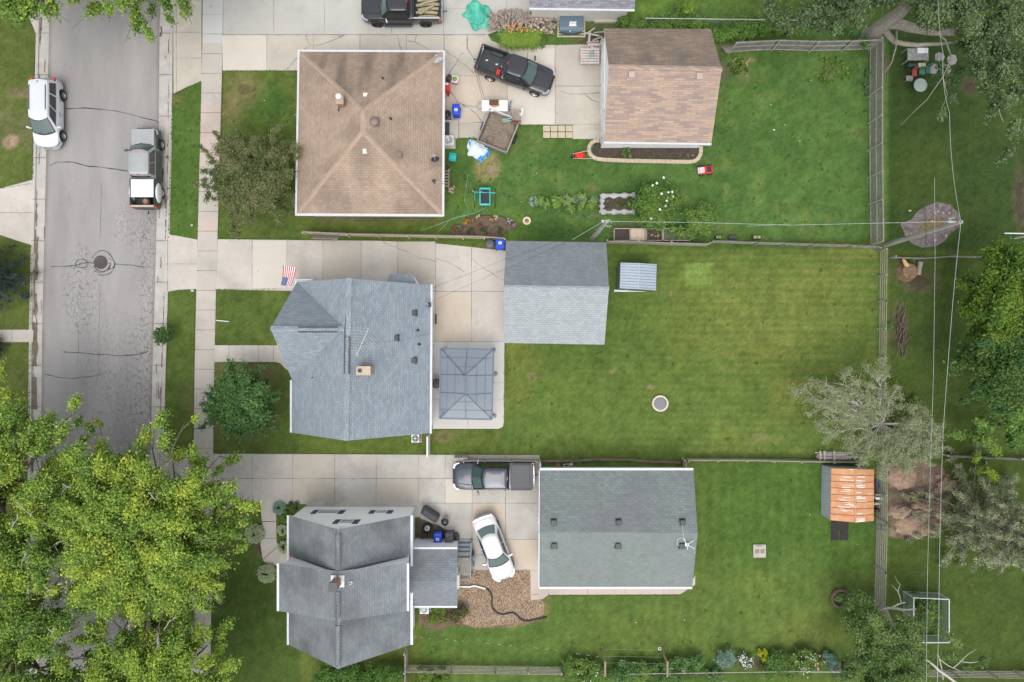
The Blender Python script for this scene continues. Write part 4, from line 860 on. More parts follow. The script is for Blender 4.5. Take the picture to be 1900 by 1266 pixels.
def body(T,L,Wd,zt,wp,wheels,r,zb,xr,m,name="body",arch=.09,crown=.04,hi=None):
 """lofted lower body; zt, wp: (x, value) tables; xr=(x0,x1) range"""
 xs=sorted(set([round(x,3)for x in np.linspace(xr[0],xr[1],int((xr[1]-xr[0])/.11))]+[xr[0],xr[1]]+[xr[1]-q for q in(.02,.05,.1)]+([xr[0]+q for q in(.02,.05,.1)]if name=="body" and xr[0]<-L/2+.05 else[])))
 Z=lambda x:float(np.interp(x,[a for a,b in zt],[b for a,b in zt]));Wf=lambda x:float(np.interp(x,[a for a,b in wp],[b for a,b in wp]))*Wd/2
 g=MB();rings=[]
 for x in xs:
  z,w=Z(x),Wf(x);b=zb
  for wx in wheels:
   q=(r+arch)**2-(x-wx)**2
   if q>0:b=max(b,r+math.sqrt(q))
  edge=min(1,max(0,(L/2-abs(x))/.10));z_=z-.12*(1-edge)**2
  b=min(b,z_-.12);zm=max(b+.06,z_*.62)
  half=[(w*.93,b),(w*.985,b+.05),(w,zm),(w*.985,z_-.14+.0),(w*.94,z_-.035),(w*.84,z_+.0),(w*.5,z_+crown*.7),(0,z_+crown)]
  ring=[(x,y,zz)for y,zz in half]+[(x,-y,zz)for y,zz in half[-2::-1]]
  rings.append(ring)
 k=len(rings[0]);vs=[p for rg in rings for p in rg]
 g.add(vs,[(i*k+j,(i+1)*k+j,(i+1)*k+j+1,i*k+j+1)for i in range(len(rings)-1)for j in range(k-1)],0,True)
 g.add(rings[0],[tuple(range(k))],0);g.add(rings[-1],[tuple(reversed(range(k)))],0)
 o=g.build(name,m,T,local=True,smooth_angle=42)
 return o,Z,Wf
def cabin(T,xf,xfr,xb,xbr,z0,z1,w0,w1,m,mg,rearglass=True,splits=(0.5,),bf=.16,br=.08,tint=None,name="cabin",sun=False,sideg=(.06,.94),nfr=5):
 """greenhouse: xf/xb belt front/back, xfr/xbr roof front/back"""
 S=[math.sin(t)for t in np.linspace(-math.pi/2,math.pi/2,9)]
 def outl(t):
  f=xf+(xfr-xf)*t;b=xb+(xbr-xb)*t;w=(w0+(w1-w0)*t);z=z0+(z1-z0)*t
  P=[(f+bf*(1-s*s)-(.04 if abs(s)>.99 else 0),s*w*.97,z)for s in S]+[(f+(b-f)*u,w*(1+.012*math.sin(math.pi*u)),z)for u in(.12,.3,.5,.7,.88)]+[(b-br*(1-s*s),s*w*.97,z)for s in S[::-1]]+[(f+(b-f)*u,-w*(1+.012*math.sin(math.pi*u)),z)for u in(.88,.7,.5,.3,.12)]
  return P
 g=MB();R0,R1=outl(-.06),outl(.96);k=len(R0)
 def shrink(P,q,dz):
  cx=(xfr+xbr)/2;return[(cx+(x-cx)*q,y*q,z+dz)for x,y,z in P]
 rings=[R0,R1,shrink(outl(1),.985,.015),shrink(outl(1),.93,.035),shrink(outl(1),.7,.055),shrink(outl(1),.35,.065)]
 vs=[p for r_ in rings for p in r_];g.add(vs,[(i*k+j,i*k+(j+1)%k,(i+1)*k+(j+1)%k,(i+1)*k+j)for i in range(len(rings)-1)for j in range(k)],0,True)
 g.add(rings[-1],[tuple(range(k))],0);cb=g.build(name,m,T,local=True,smooth_angle=50)
 def pt(kind,s,t,off):
  f=xf+(xfr-xf)*t;b=xb+(xbr-xb)*t;w=(w0+(w1-w0)*t);z=z0+(z1-z0)*t
  if kind=='F':return(f+bf*(1-s*s)+off*.6,s*w*.97,z+off)
  if kind=='B':return(b-br*(1-s*s)-off*.6,s*w*.97,z+off)
  sg=1 if kind=='L' else-1;return(f+(b-f)*s,sg*(w*(1+.012*math.sin(math.pi*s))+off),z+off*.2)
 def sheet(nm,kind,s0,s1,t0,t1,ns,mt,off=.018):
  g=MB();n2=4;vs=[pt(kind,s0+(s1-s0)*i/ns,t0+(t1-t0)*j/n2,off)for j in range(n2+1)for i in range(ns+1)]
  c=(ns+1);g.add(vs,[(j*c+i,j*c+i+1,(j+1)*c+i+1,(j+1)*c+i)for j in range(n2)for i in range(ns)],0,True)
  return g.build(nm,mt,cb,local=True,uv=False)
 def rim(nm,kind,s0,s1,t0,t1):
  sheet(nm,kind,s0,s1,t0,t1,8,M_BLACK,.010)
 sheet("windshield_seal",'F',-.97,.97,.015,.965,10,M_BLACK,.012)
 ws=sheet("windshield",'F',-.90,.90,.10,.92,10,mg)
 if rearglass:
  sheet("rear_window",'B',-.86,.86,.12,.90,10,mg if rearglass==1 else M_CARDARK)
 for kd in 'LR':
  e=[sideg[0]]+list(splits)+[sideg[1]]
  for a,b in zip(e,e[1:]):sheet("side_window",kd,a+.015,b-.015,.14,.84,4,tint or mg)
 if sun:
  g=MB();c=(xfr+xbr)/2+.55;g.rbox((c-.22,0,z1+.052),(.48,.78,.03),.06);g.build("sunroof",tint or M_CARDARK,cb,local=True)
 g=MB()
 for s0,s1 in((-.75,-.1),(.0,.65)):g.beam(pt('F',s0,.02,.04),pt('F',s1,.14,.035),.02,.02)
 g.build("wiper",M_BLACK,cb,local=True)
 return cb
def mirrors(T,x,w,z,m):
 for sg in(1,-1):
  g=MB();g.rbox((x-.04,sg*(w+.17),z+.03),(.12,.26,.2),.04,rz=sg*.35);g.beam((x,sg*(w-.04),z-.02),(x-.02,sg*(w+.1),z),.07,.05);g.build("mirror",m,T,local=True)
def lamps(T,L,Wd,z,Wf,kind="head",m=None,ln=.26,h=.16,x=None,iny=.66):
 for sg in(1,-1):
  g=MB();s=1 if kind=="head" else-1
  x0=(x if x is not None else L/2-.13)*s
  pts=[]
  for q in np.linspace(0,1,6):
   xx=x0-s*q*ln;pts.append((xx,Wf(xx)+.012))
  inner=[(x0+s*.135,Wd/2*iny),(x0+s*.09,Wd/2*(iny+.14))]
  P=inner+pts;o=[(a,sg*b)for a,b in P];back=[(a-s*.09,sg*(b-.07))for a,b in P[::-1]]
  g.prism(o+back,z-h/2,z+h/2);g.build("headlight" if kind=="head" else "tail_light",m or(M_HEAD if kind=="head" else M_TAIL),T,local=True,bevel=.015)
def under(T,L,Wd,zb,zt,wheels,r):
 g=MB();g.box((0,0,(zb+zt)/2),(L*.9,Wd*.74,zt-zb));g.build("chassis",M_BLACK,T,local=True)
def bumper(T,x,w,z,h,m,s=1,d=.14,name="bumper",bulge=.10):
 g=MB();P=[(x+s*(bulge*(1-(q**2))-.02),q*w)for q in np.linspace(-1,1,11)];B=[(p[0]-s*d,p[1]*.98)for p in P[::-1]]
 g.prism(P+B,z-h/2,z+h/2);g.build(name,m,T,local=True,bevel=.025)
def seams(T,xs,Wf,z0,z1,hand=True):
 for sg in(1,-1):
  g=MB()
  for x in xs:g.box((x,sg*(Wf(x)+.000),(z0+z1)/2),(.015,.012,z1-z0))
  g.build("door_seam",M_BLACK,T,local=True)
  if hand:
   for x in xs[1:]:
    g=MB();g.box((x+.18,sg*(Wf(x)+.018),z1-.14),(.14,.03,.03));g.build("door_handle",M_DARKMETAL,T,local=True,bevel=.008)
def pickup(name,label,loc,rz,col,L=5.85,Wd=2.0,cab=(1.42,.62,-1.12,-.98),z1=1.90,belt=1.22,bed0=-1.22,rim=M_RIM,tonneau=None,glassm=M_CARGLASS,chrome=True,r=.40,square=False,liner=M_LINER,roofm=None,hoodm=None,rearbump=None):
 T=thing(name,label,"pickup truck",(loc[0],loc[1],0),rz);m=col;fr=L/2
 wh=(fr-1.02,-fr+1.22);q=.95 if square else .80
 wp=[(-fr,.92),(-fr+.1,.96),(-fr+.5,1),(1.0,1),(fr-.9,.995),(fr-.45,.97 if not square else .98),(fr-.2,.90 if not square else .96),(fr-.05,q),(fr,q-.08)]
 zt=[(-fr,belt),(1.3,belt),(1.5,belt-.01),(fr-.8,belt-.08),(fr-.25,belt-.16),(fr,belt-.24)]
 o,Z,Wf=body(T,L,Wd,zt,wp,wh,r,.38,(bed0+.02,fr),m,crown=.05)
 under(T,L,Wd,.28,.62,wh,r)
 cabin(T,cab[0],cab[1],cab[2],cab[3],belt,z1,Wd/2*.93,Wd/2*.72,roofm or m,glassm,rearglass=2,splits=(.52,),tint=M_CARDARK,bf=.17,br=.03,sideg=(.10,.96))
 for sg in(1,-1):
  g=MB();xs=np.linspace(-fr+.06,bed0,24);rings=[]
  for x in xs:
   w=Wf(x);b=.42
   qq=(r+.09)**2-(x-wh[1])**2
   if qq>0:b=max(b,min(r+math.sqrt(qq),belt-.2))
   rings.append([(x,sg*w*.95,b),(x,sg*w,max(b+.05,.85)),(x,sg*w*.985,belt-.06),(x,sg*(w*.96),belt+.02),(x,sg*(w-.13),belt+.02),(x,sg*(w-.13),.62)])
  k=6;vs=[p for rg in rings for p in rg]
  g.add(vs,[(i*k+j,(i+1)*k+j,(i+1)*k+j+1,i*k+j+1)for i in range(len(rings)-1)for j in range(k-1)],0);g.add(rings[0],[tuple(range(k))]);g.add(rings[-1],[tuple(range(k))])
  g.build("bed_side",m,T,local=True,smooth_angle=40)
  g=MB();g.box(((-fr+.1+bed0)/2,sg*(Wd/2-.085),belt+.03),(bed0+fr-.16,.10,.02));g.build("bed_rail",M_BLACK if chrome!=2 else M_CHROME,T,local=True)
  if tonneau is None:
   g=MB();g.rbox((wh[1],sg*(Wd/2-.25),.76),(.95,.26,.26),.08);g.build("wheel_housing",liner,T,local=True)
 g=MB();g.box(((-fr+bed0)/2+.03,0,.63),(bed0+fr-.08,Wd-.30,.06))
 for i in range(9):g.box(((-fr+bed0)/2+.03,-.64+i*.16,.665),(bed0+fr-.1,.05,.02))
 g.build("bed_floor",liner,T,local=True)
 g=MB();g.box((bed0-.035,0,(.6+belt)/2+.01),(.06,Wd-.28,belt-.6));g.build("bed_headboard",m,T,local=True)
 g=MB();g.box((-fr+.06,0,(.58+belt)/2+.01),(.09,Wd*.93,belt-.58));g.box((-fr+.06,0,belt+.03),(.10,Wd*.86,.02));tg=g.build("tailgate",m,T,local=True,bevel=.015)
 g=MB();g.box((-fr+.01,0,belt-.15),(.03,.26,.07));g.build("handle",M_BLACK,tg,local=True)
 if tonneau:
  g=MB();g.rbox(((-fr+bed0)/2+.02,0,belt+.055),(bed0+fr-.10,Wd*.89,.05),.05)
  tn=g.build("tonneau_cover",tonneau,T,local=True)
  g=MB();g.box(((-fr+bed0)/2+.02,Wd*.395,belt+.082),(bed0+fr-.3,.02,.012));g.box(((-fr+bed0)/2+.02,-Wd*.395,belt+.082),(bed0+fr-.3,.02,.012));g.box((-fr+.3,0,belt+.082),(.03,Wd*.79,.012))
  g.build("cover_trim",M_BLACK,tn,local=True)
 for x in wh:
  for sg in(1,-1):wheel(T,x,sg*(Wd/2-.10),r,.26,rim)
 bumper(T,fr,Wd/2*(q-.02),.62,.26,M_CHROME if chrome==1 else m,1,bulge=.06);bumper(T,-fr-.02,Wd/2*.9,.60,.2,rearbump or(M_CHROME if chrome else M_DARKMETAL),-1,bulge=.03)
 g=MB();g.rbox((fr-.02,0,.86),(.10,Wd*.56,.26),.03);gr=g.build("grille",M_BLACK,T,local=True)
 lamps(T,L,Wd,belt-.27,Wf,"head",ln=.28,x=fr-.14,iny=.60);lamps(T,L,Wd,belt-.18,lambda x:Wd/2*.97,"tail",ln=.06,h=.38,x=fr-.12,iny=.80)
 mirrors(T,cab[0]-.30,Wd/2,belt+.08,m if not chrome==2 else M_CHROME)
 seams(T,[cab[0]-.12,.15,cab[2]+.1],Wf,.5,belt-.08)
 g=MB()
 for sg in(1,-1):g.beam((cab[0]+.18,sg*Wd*.30,belt+.035),(fr-.30,sg*Wd*.24,belt-.125),.045,.02)
 g.beam((cab[0]+.14,-Wd*.42,belt+.02),(cab[0]+.14,Wd*.42,belt+.02),.03,.012)
 g.build("hood_crease",M_BLACK if not hoodm else m,T,local=True)
 g=MB();g.rbox((cab[3]-.02,0,z1+.01),(.05,.26,.03),.02);g.build("brake_light",M_TAIL,T,local=True)
 g=MB();g.tube([(-fr-.08,0,.42),(-fr-.28,0,.42)],.04);g.blob((-fr-.3,0,.47),(.04,.04,.05));g.build("tow_hitch",M_BLACK,T,local=True)
 return T,Wf
P_BLACK=paint("black metallic paint",(.016,.018,.024));P_NAVY=paint("dark navy paint",(.014,.022,.042));P_WHITE=paint("white car paint",(.56,.585,.62),.0,.3);P_SILVER=paint("pale silver paint",(.52,.53,.545),.15,.3)
P_OLD=mat("faded silver grey paint",(.33,.345,.355),.45,.2,var=.06,scale=1.2);P_OLIVE=mat("dull olive grey paint",(.10,.115,.10),.5,.1,var=.15)
M_COVER=mat("black vinyl cover",(.075,.08,.088),.6,var=.06)
pickup("pickup_truck","dark navy pickup with black bed cover parked beside the wide green-roofed garage",(-1.33,-9.70),math.pi,P_NAVY,L=5.80,tonneau=M_COVER)
ang=math.radians(-19)
T4,_=pickup("pickup_truck","black pickup parked at an angle with an empty open bed holding a red fuel can",(.22,19.45),ang,P_BLACK,L=5.65,Wd=1.98,cab=(1.45,.65,-.62,-.50),bed0=-.78)
def at(T,x,y,z=0):
 return T.matrix_basis@Vector((x,y,z))if False else Vector((T.location.x+x*math.cos(T.rotation_euler.z)-y*math.sin(T.rotation_euler.z),T.location.y+x*math.sin(T.rotation_euler.z)+y*math.cos(T.rotation_euler.z),z))
p=at(T4,-1.1,-.52,.67);t=thing("fuel_can","red plastic fuel can standing in the bed of the black pickup","fuel can",tuple(p),ang)
g=MB();g.rbox((0,0,.15),(.28,.44,.30),.05);g.build("tank",M_RED,t,local=True);g=MB();g.tube([(0,-.14,.29),(0,-.12,.36),(0,.12,.36),(0,.14,.29)],.02);g.build("handle",M_RED,t,local=True);g=MB();g.tube([(0,.17,.3),(.02,.3,.42)],.025);g.build("spout",M_BLACK,t,local=True)
p=at(T4,-1.0,-.02,.67);g=MB();g.lathe(p,[(.09,0),(.10,.05),(.10,.18),(.045,.23),(.04,.28)],14);tag(g.build("bottle",M_GREYMETAL,loc=p),"pale grey bottle beside the fuel can in the black pickup bed","bottle")
for i,(x,y,l)in enumerate(((-2.2,.12,"crumpled pale rag near the tailgate of the black pickup bed"),(-1.42,.08,"small pale rag in the middle of the black pickup bed"))):
 p=at(T4,x,y,.68);g=MB();g.blob(p+Vector((0,0,.02)),(.11,.05,.03),10,5,noise=.3);tag(g.build("rag",M_WHITE,loc=p),l,"rag")
T3,_=pickup("pickup_truck","black lifted pickup loaded with logs on the top driveway",(-7.92,23.95),math.pi,P_BLACK,L=5.75,Wd=1.98,cab=(1.35,.75,-.62,-.5),bed0=-.85,rim=M_RIMB,z1=1.98,belt=1.28,chrome=2,r=.44)
g=MB()
for sg in(1,-1):g.rbox((.35,sg*1.06,.42),(2.0,.16,.06),.03)
g.build("running_board",M_DARKMETAL,T3,local=True)
M_LOG=mat("pale log",(.36,.31,.20),.9,var=.25,scale=5,fine=.3)
logs=[((-2.6,-.62),(-1.1,-.55),.12),((-2.7,-.30),(-1.0,-.20),.14),((-2.65,.02),(-1.15,.10),.12),((-2.6,.35),(-1.0,.30),.13),((-2.7,.65),(-1.2,.60),.11),((-2.3,-.1),(-1.3,.5),.10),((-2.5,-.5),(-1.2,-.1),.10)]
for i,(a,b_,r_)in enumerate(logs):
 zz=.82 if i<5 else 1.03;A,B_=at(T3,*a,zz),at(T3,*b_,zz);mid=(A+B_)/2+Vector((rnd.uniform(-.05,.05),.07,.02));g=MB();g.tube([A,(A+mid)/2,mid,(B_+mid)/2,B_],[r_*.8,r_,r_*.95,r_,r_*.75],9)
 o=g.build("log",M_LOG,loc=(A+B_)/2);tag(o,"pale bent log lying lengthwise in the black pickup bed at the top edge","log","logs in the pickup bed")
T2,Wf2=pickup("pickup_truck","old silver pickup with olive sides and a white board over its bed on the street",(-26.42,12.42),math.pi/2,P_OLIVE,L=5.75,Wd=1.92,cab=(1.55,.98,-.72,-.62),bed0=-.82,rim=M_RIM,z1=1.82,belt=1.22,square=True,roofm=P_OLD,hoodm=1,rearbump=M_DARKMETAL)
g=MB();g.rbox((2.12,0,1.235),(1.3,1.66,.05),.06);g.build("hood",P_OLD,T2,local=True)
T2.location.z=-.07
for sg in(1,-1):
 g=MB();g.blob((-1.75,sg*.93,.85),(.75,.16,.42),16,8);g.build("rear_fender",M_WHITE,T2,local=True)
g=MB();g.box((-1.50,0,1.30),(1.28,1.62,.035));g.build("bed_board",M_WHITE,T2,local=True,bevel=.01)
g=MB();g.box((-2.77,0,1.28),(.13,1.66,.08));g.build("tail_plank",M_PALEPLANK,T2,local=True,bevel=.01)
for y in(-.44,-.12,0,.12,.44):
 g=MB();g.rbox((.92,y,1.87),(.07,.07,.05),.02);g.build("cab_light",M_AMBER if abs(y)<.3 else M_TAIL,T2,local=True)
g=MB()
for i in range(7):g.beam((.75,-.54+i*.18,1.882),(-.45,-.54+i*.18,1.882),.02,.012)
g.build("roof_rib",P_OLD,T2,local=True)
p=at(T2,-2.42,-.10,.95);sp=MB();sp.lathe(p,[(.2,-.1),(.35,-.12),(.38,0),(.35,.12),(.24,.12),(.2,.1)],24,cap=False);t=sp.build("spare_wheel",M_RUBBER,loc=p);tag(t,"spare wheel lying in the open end of the old silver pickup bed","spare wheel")
g=MB();g.lathe(p,[(.22,.09),(.19,.03),(.01,.03)],18,cap=False);g.build("rim",mat("rusty rim",(.30,.17,.10),.7,.3,var=.3,scale=8),t)
def van(name,label,loc,rz):
 L,Wd=4.95,1.92;T=thing(name,label,"minivan",(*loc,-.08),rz);fr=L/2;wh=(fr-.95,-fr+1.05);r=.345
 wp=[(-fr,.74),(-fr+.08,.86),(-fr+.3,.95),(-1.2,1),(1.0,1),(fr-.6,.97),(fr-.3,.88),(fr-.1,.72),(fr,.52)]
 zt=[(-fr,.98),(-fr+.15,1.02),(1.2,.98),(1.6,.95),(fr-.5,.86),(fr-.15,.76),(fr,.62)]
 o,Z,Wf=body(T,L,Wd,zt,wp,wh,r,.27,(-fr,fr),P_WHITE,crown=.06)
 under(T,L,Wd,.2,.5,wh,r)
 cabin(T,1.42,.52,-fr+.12,-fr+.42,.98,1.68,Wd/2*.93,Wd/2*.72,P_WHITE,M_CARGLASS,2,splits=(.36,.66),tint=M_CARDARK,bf=.24,br=.10)
 for sg in(1,-1):
  g=MB();g.tube([(.05,sg*.58,1.76),(-.1,sg*.585,1.78),(-1.55,sg*.585,1.78),(-1.7,sg*.58,1.76)],.026,6);g.build("roof_rail",M_BLACK,T,local=True)
 for x in wh:
  for sg in(1,-1):wheel(T,x,sg*(Wd/2-.09),r,.22,M_RIM,5)
 lamps(T,L,Wd,.68,Wf,"head",ln=.35,x=fr-.14,iny=.5);lamps(T,L,Wd,1.05,lambda x:Wd/2*.88,"tail",ln=.16,h=.35,x=fr-.12,iny=.72)
 bumper(T,fr-.02,Wd/2*.55,.42,.22,P_WHITE,1,bulge=.05);bumper(T,-fr-.0,Wd/2*.74,.45,.22,P_WHITE,-1,bulge=.05)
 g=MB();g.rbox((fr-.06,0,.60),(.12,.7,.1),.03);g.build("grille",M_BLACK,T,local=True)
 mirrors(T,1.15,Wd/2-.02,1.02,P_WHITE);seams(T,[1.0,.0,-1.1],Wf,.4,.9)
 g=MB();g.blob((-1.95,0,1.76),(.05,.03,.04),8,5);g.build("antenna",M_BLACK,T,local=True)
 return T
van("minivan","white minivan with black roof rails at the far kerb",(-33.62,16.45),-math.pi/2)
def sedan(name,label,loc,rz):
 L,Wd=4.85,1.82;T=thing(name,label,"sedan",(*loc,.0),rz);fr=L/2;wh=(fr-.92,-fr+1.05);r=.325
 wp=[(-fr,.66),(-fr+.08,.80),(-fr+.35,.93),(-1.2,1),(.8,1),(fr-.6,.96),(fr-.3,.86),(fr-.1,.70),(fr,.48)]
 zt=[(-fr,.88),(-fr+.15,.95),(-1.5,1.0),(-.9,.98),(1.0,.93),(fr-.6,.84),(fr-.15,.72),(fr,.58)]
 o,Z,Wf=body(T,L,Wd,zt,wp,wh,r,.24,(-fr,fr),P_SILVER,crown=.05)
 under(T,L,Wd,.18,.45,wh,r)
 cabin(T,1.10,.32,-1.68,-.98,.93,1.40,Wd/2*.91,Wd/2*.66,P_SILVER,M_CARGLASS,1,splits=(.5,),tint=M_CARDARK,bf=.22,br=.22,sun=True)
 g=MB();P=[(-fr+.02-.08*(1-q*q),q*.74)for q in np.linspace(-1,1,9)];g.prism(P+[(x+.14,y)for x,y in P[::-1]],.99,1.025);g.build("spoiler",P_SILVER,T,local=True,bevel=.01)
 for x in wh:
  for sg in(1,-1):wheel(T,x,sg*(Wd/2-.09),r,.2,M_RIM,7)
 lamps(T,L,Wd,.66,Wf,"head",ln=.35,x=fr-.15,iny=.46);lamps(T,L,Wd,.80,Wf,"tail",ln=.22,h=.16,x=fr-.14,iny=.44)
 bumper(T,fr-.03,Wd/2*.5,.40,.2,P_SILVER,1,bulge=.06);bumper(T,-fr-.01,Wd/2*.66,.45,.22,P_SILVER,-1,bulge=.06)
 mirrors(T,.82,Wd/2-.05,.98,P_SILVER);seams(T,[.75,-.1,-1.0],Wf,.36,.86);return T
sedan("sedan","silver white sedan with a sunroof parked slantwise between house and garage",(-1.30,-14.95),math.radians(-69.5))
T=thing("trailer","rusty utility trailer full of dirt and scrap beside the patio","trailer",(-.97,15.12,0),math.radians(-22))
M_TR=mat("worn trailer steel",(.33,.30,.29),.8,.2,var=.2,scale=3,fine=.3)
g=MB();g.box((0,0,.55),(2.26,2.50,.06));g.build("bed",M_TR,T,local=True)
for sg in(1,-1):g=MB();g.box((sg*1.14,0,.78),(.05,2.5,.46));g.box((sg*1.14,0,1.02),(.09,2.5,.05));g.build("side_board",M_TR,T,local=True)
for sg in(1,-1):g=MB();g.box((0,sg*1.24,.76),(2.24,.05,.42));g.box((0,sg*1.24,.98),(2.24,.08,.05));g.build("end_board",mat("white end board",(.5,.5,.5),.6,var=.15)if sg>0 else M_GREYWOOD,T,local=True)
for sg in(1,-1):wheel(T,sg*0,.3,.3,.2,M_RIM)if False else None
for sg in(1,-1):
 g=MB();g.lathe((sg*1.24,0,.33),[(.18,-.09),(.32,-.1),(.33,0),(.32,.1),(.18,.09)],20,rot=Euler((0,math.radians(90),0)).to_matrix(),cap=True);g.build("wheel",M_RUBBER,T,local=True)
g=MB();g.tube([(-.6,1.2,.45),(0,2.1,.42)],.04);g.tube([(.6,1.2,.45),(0,2.1,.42)],.04);g.tube([(0,2.05,.42),(0,2.5,.45)],.05);g.tube([(0,2.2,.0),(0,2.2,.55)],.03);g.build("drawbar",M_TR,T,local=True)
g=MB()
nx,ny=22,28;vs=[]
for j in range(ny+1):
 for i in range(nx+1):
  x,y=-1.1+2.2*i/nx,-1.2+2.4*j/ny;e=min(1,(1.12-abs(x))*5,(1.22-abs(y))*5);vs.append((x,y,.60+e*(.13+.12*math.sin(x*4+y*3)*math.cos(y*2.6)+rnd.uniform(0,.10))))
g.add(vs,[(j*(nx+1)+i,j*(nx+1)+i+1,(j+1)*(nx+1)+i+1,(j+1)*(nx+1)+i)for j in range(ny)for i in range(nx)])
M_DUST=mat("dry dirt load",(.36,.30,.245),1,var=.35,scale=4,fine=.4,fscale=18,col2=(.26,.20,.15));e_=g.build("dirt_heap",M_DUST,loc=T.location);e_.rotation_euler.z=T.rotation_euler.z
for v in e_.data.vertices:v.co=v.co+Vector(T.location)
tag(e_,"heap of dry brown dirt filling the utility trailer","dirt heap")
# ================================================================== TREES AND PLANTS
def leaf_mesh(name,parent,cen,rad,n,size,pal,up=.55,flat=.75,mat_=None,asp=.55,tip=.5,dark=.6,loc=None,seed=1,power=2.4,radial=None):
 """n small leaf faces spread through clumps cen (K,3) with radii rad (K,)"""
 r_=np.random.default_rng(seed);cen=np.array(cen,float);rad=np.array(rad,float);K=len(cen)
 w=rad**2;idx=r_.choice(K,n,p=w/w.sum())
 d=r_.normal(size=(n,3));d/=np.linalg.norm(d,axis=1)[:,None]+1e-9
 rr=np.minimum(np.abs(r_.normal(size=n))*.42+.30*r_.random(n),1.5)*rad[idx];an=r_.random(K)*6.283 if radial is None else np.arctan2(cen[:,1]-radial[1],cen[:,0]-radial[0])+r_.normal(size=K)*.35
 off=d*rr[:,None];off[:,2]*=flat;ca,sa=np.cos(an[idx]),np.sin(an[idx]);u=off[:,0]*ca+off[:,1]*sa;v=-off[:,0]*sa+off[:,1]*ca;u=u*1.45;v=v*.8
 off[:,0]=u*ca-v*sa;off[:,1]=u*sa+v*ca
 C=cen[idx]+off
 nrm=np.array([0,0,1.0])*up+d*.45+r_.normal(size=(n,3))*.38;nrm/=np.linalg.norm(nrm,axis=1)[:,None]
 t=np.cross(nrm,r_.normal(size=(n,3)));t/=np.linalg.norm(t,axis=1)[:,None]+1e-9;b=np.cross(nrm,t)
 s=size*(.55+.9*r_.random(n));L=s[:,None]*t;Wv=(s*asp)[:,None]*b
 V=np.stack([C-L,C-Wv*.9+L*.1,C+L,C+Wv*.9+L*.1],1).reshape(-1,3)
 pal=np.array(pal,float);m=len(pal)-1
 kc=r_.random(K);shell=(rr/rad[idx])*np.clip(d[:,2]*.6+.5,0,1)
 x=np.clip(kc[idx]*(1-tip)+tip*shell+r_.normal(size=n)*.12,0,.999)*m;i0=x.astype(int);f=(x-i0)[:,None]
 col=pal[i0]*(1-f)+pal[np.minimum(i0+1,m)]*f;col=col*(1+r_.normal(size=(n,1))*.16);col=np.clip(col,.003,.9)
 if loc is not None:V=V-np.array(loc)
 elif parent is not None:V=V-np.array(ORG.get(parent.name,(0,0,0)))
 me=bpy.data.meshes.new(name);me.vertices.add(4*n);me.vertices.foreach_set("co",V.astype(np.float32).ravel())
 me.loops.add(4*n);me.loops.foreach_set("vertex_index",np.arange(4*n,dtype=np.int32));me.polygons.add(n)
 me.polygons.foreach_set("loop_start",(np.arange(n)*4).astype(np.int32));me.polygons.foreach_set("loop_total",np.full(n,4,np.int32));me.update(calc_edges=True)
 at_=me.color_attributes.new("Col",'FLOAT_COLOR','POINT');cc=np.repeat(col,4,0);at_.data.foreach_set("color",np.concatenate([cc,np.ones((4*n,1))],1).astype(np.float32).ravel())
 me.materials.append(mat_ or M_LEAF);o=bpy.data.objects.new(name,me);COL.objects.link(o)
 if parent is not None:o.parent=parent;ORG[o.name]=ORG.get(parent.name,Vector())
 elif loc is not None:o.location=loc
 return o
def curve(a,b,sag=.12,n=5,wob=.06):
 a,b=Vector(a),Vector(b);d=b-a;L=d.length;P=[]
 for i in range(n+1):
  t=i/n;P.append(a+d*t+Vector((rnd.uniform(-wob,wob)*L*(0<i<n),rnd.uniform(-wob,wob)*L*(0<i<n),math.sin(math.pi*t)*sag*L)))
 return P
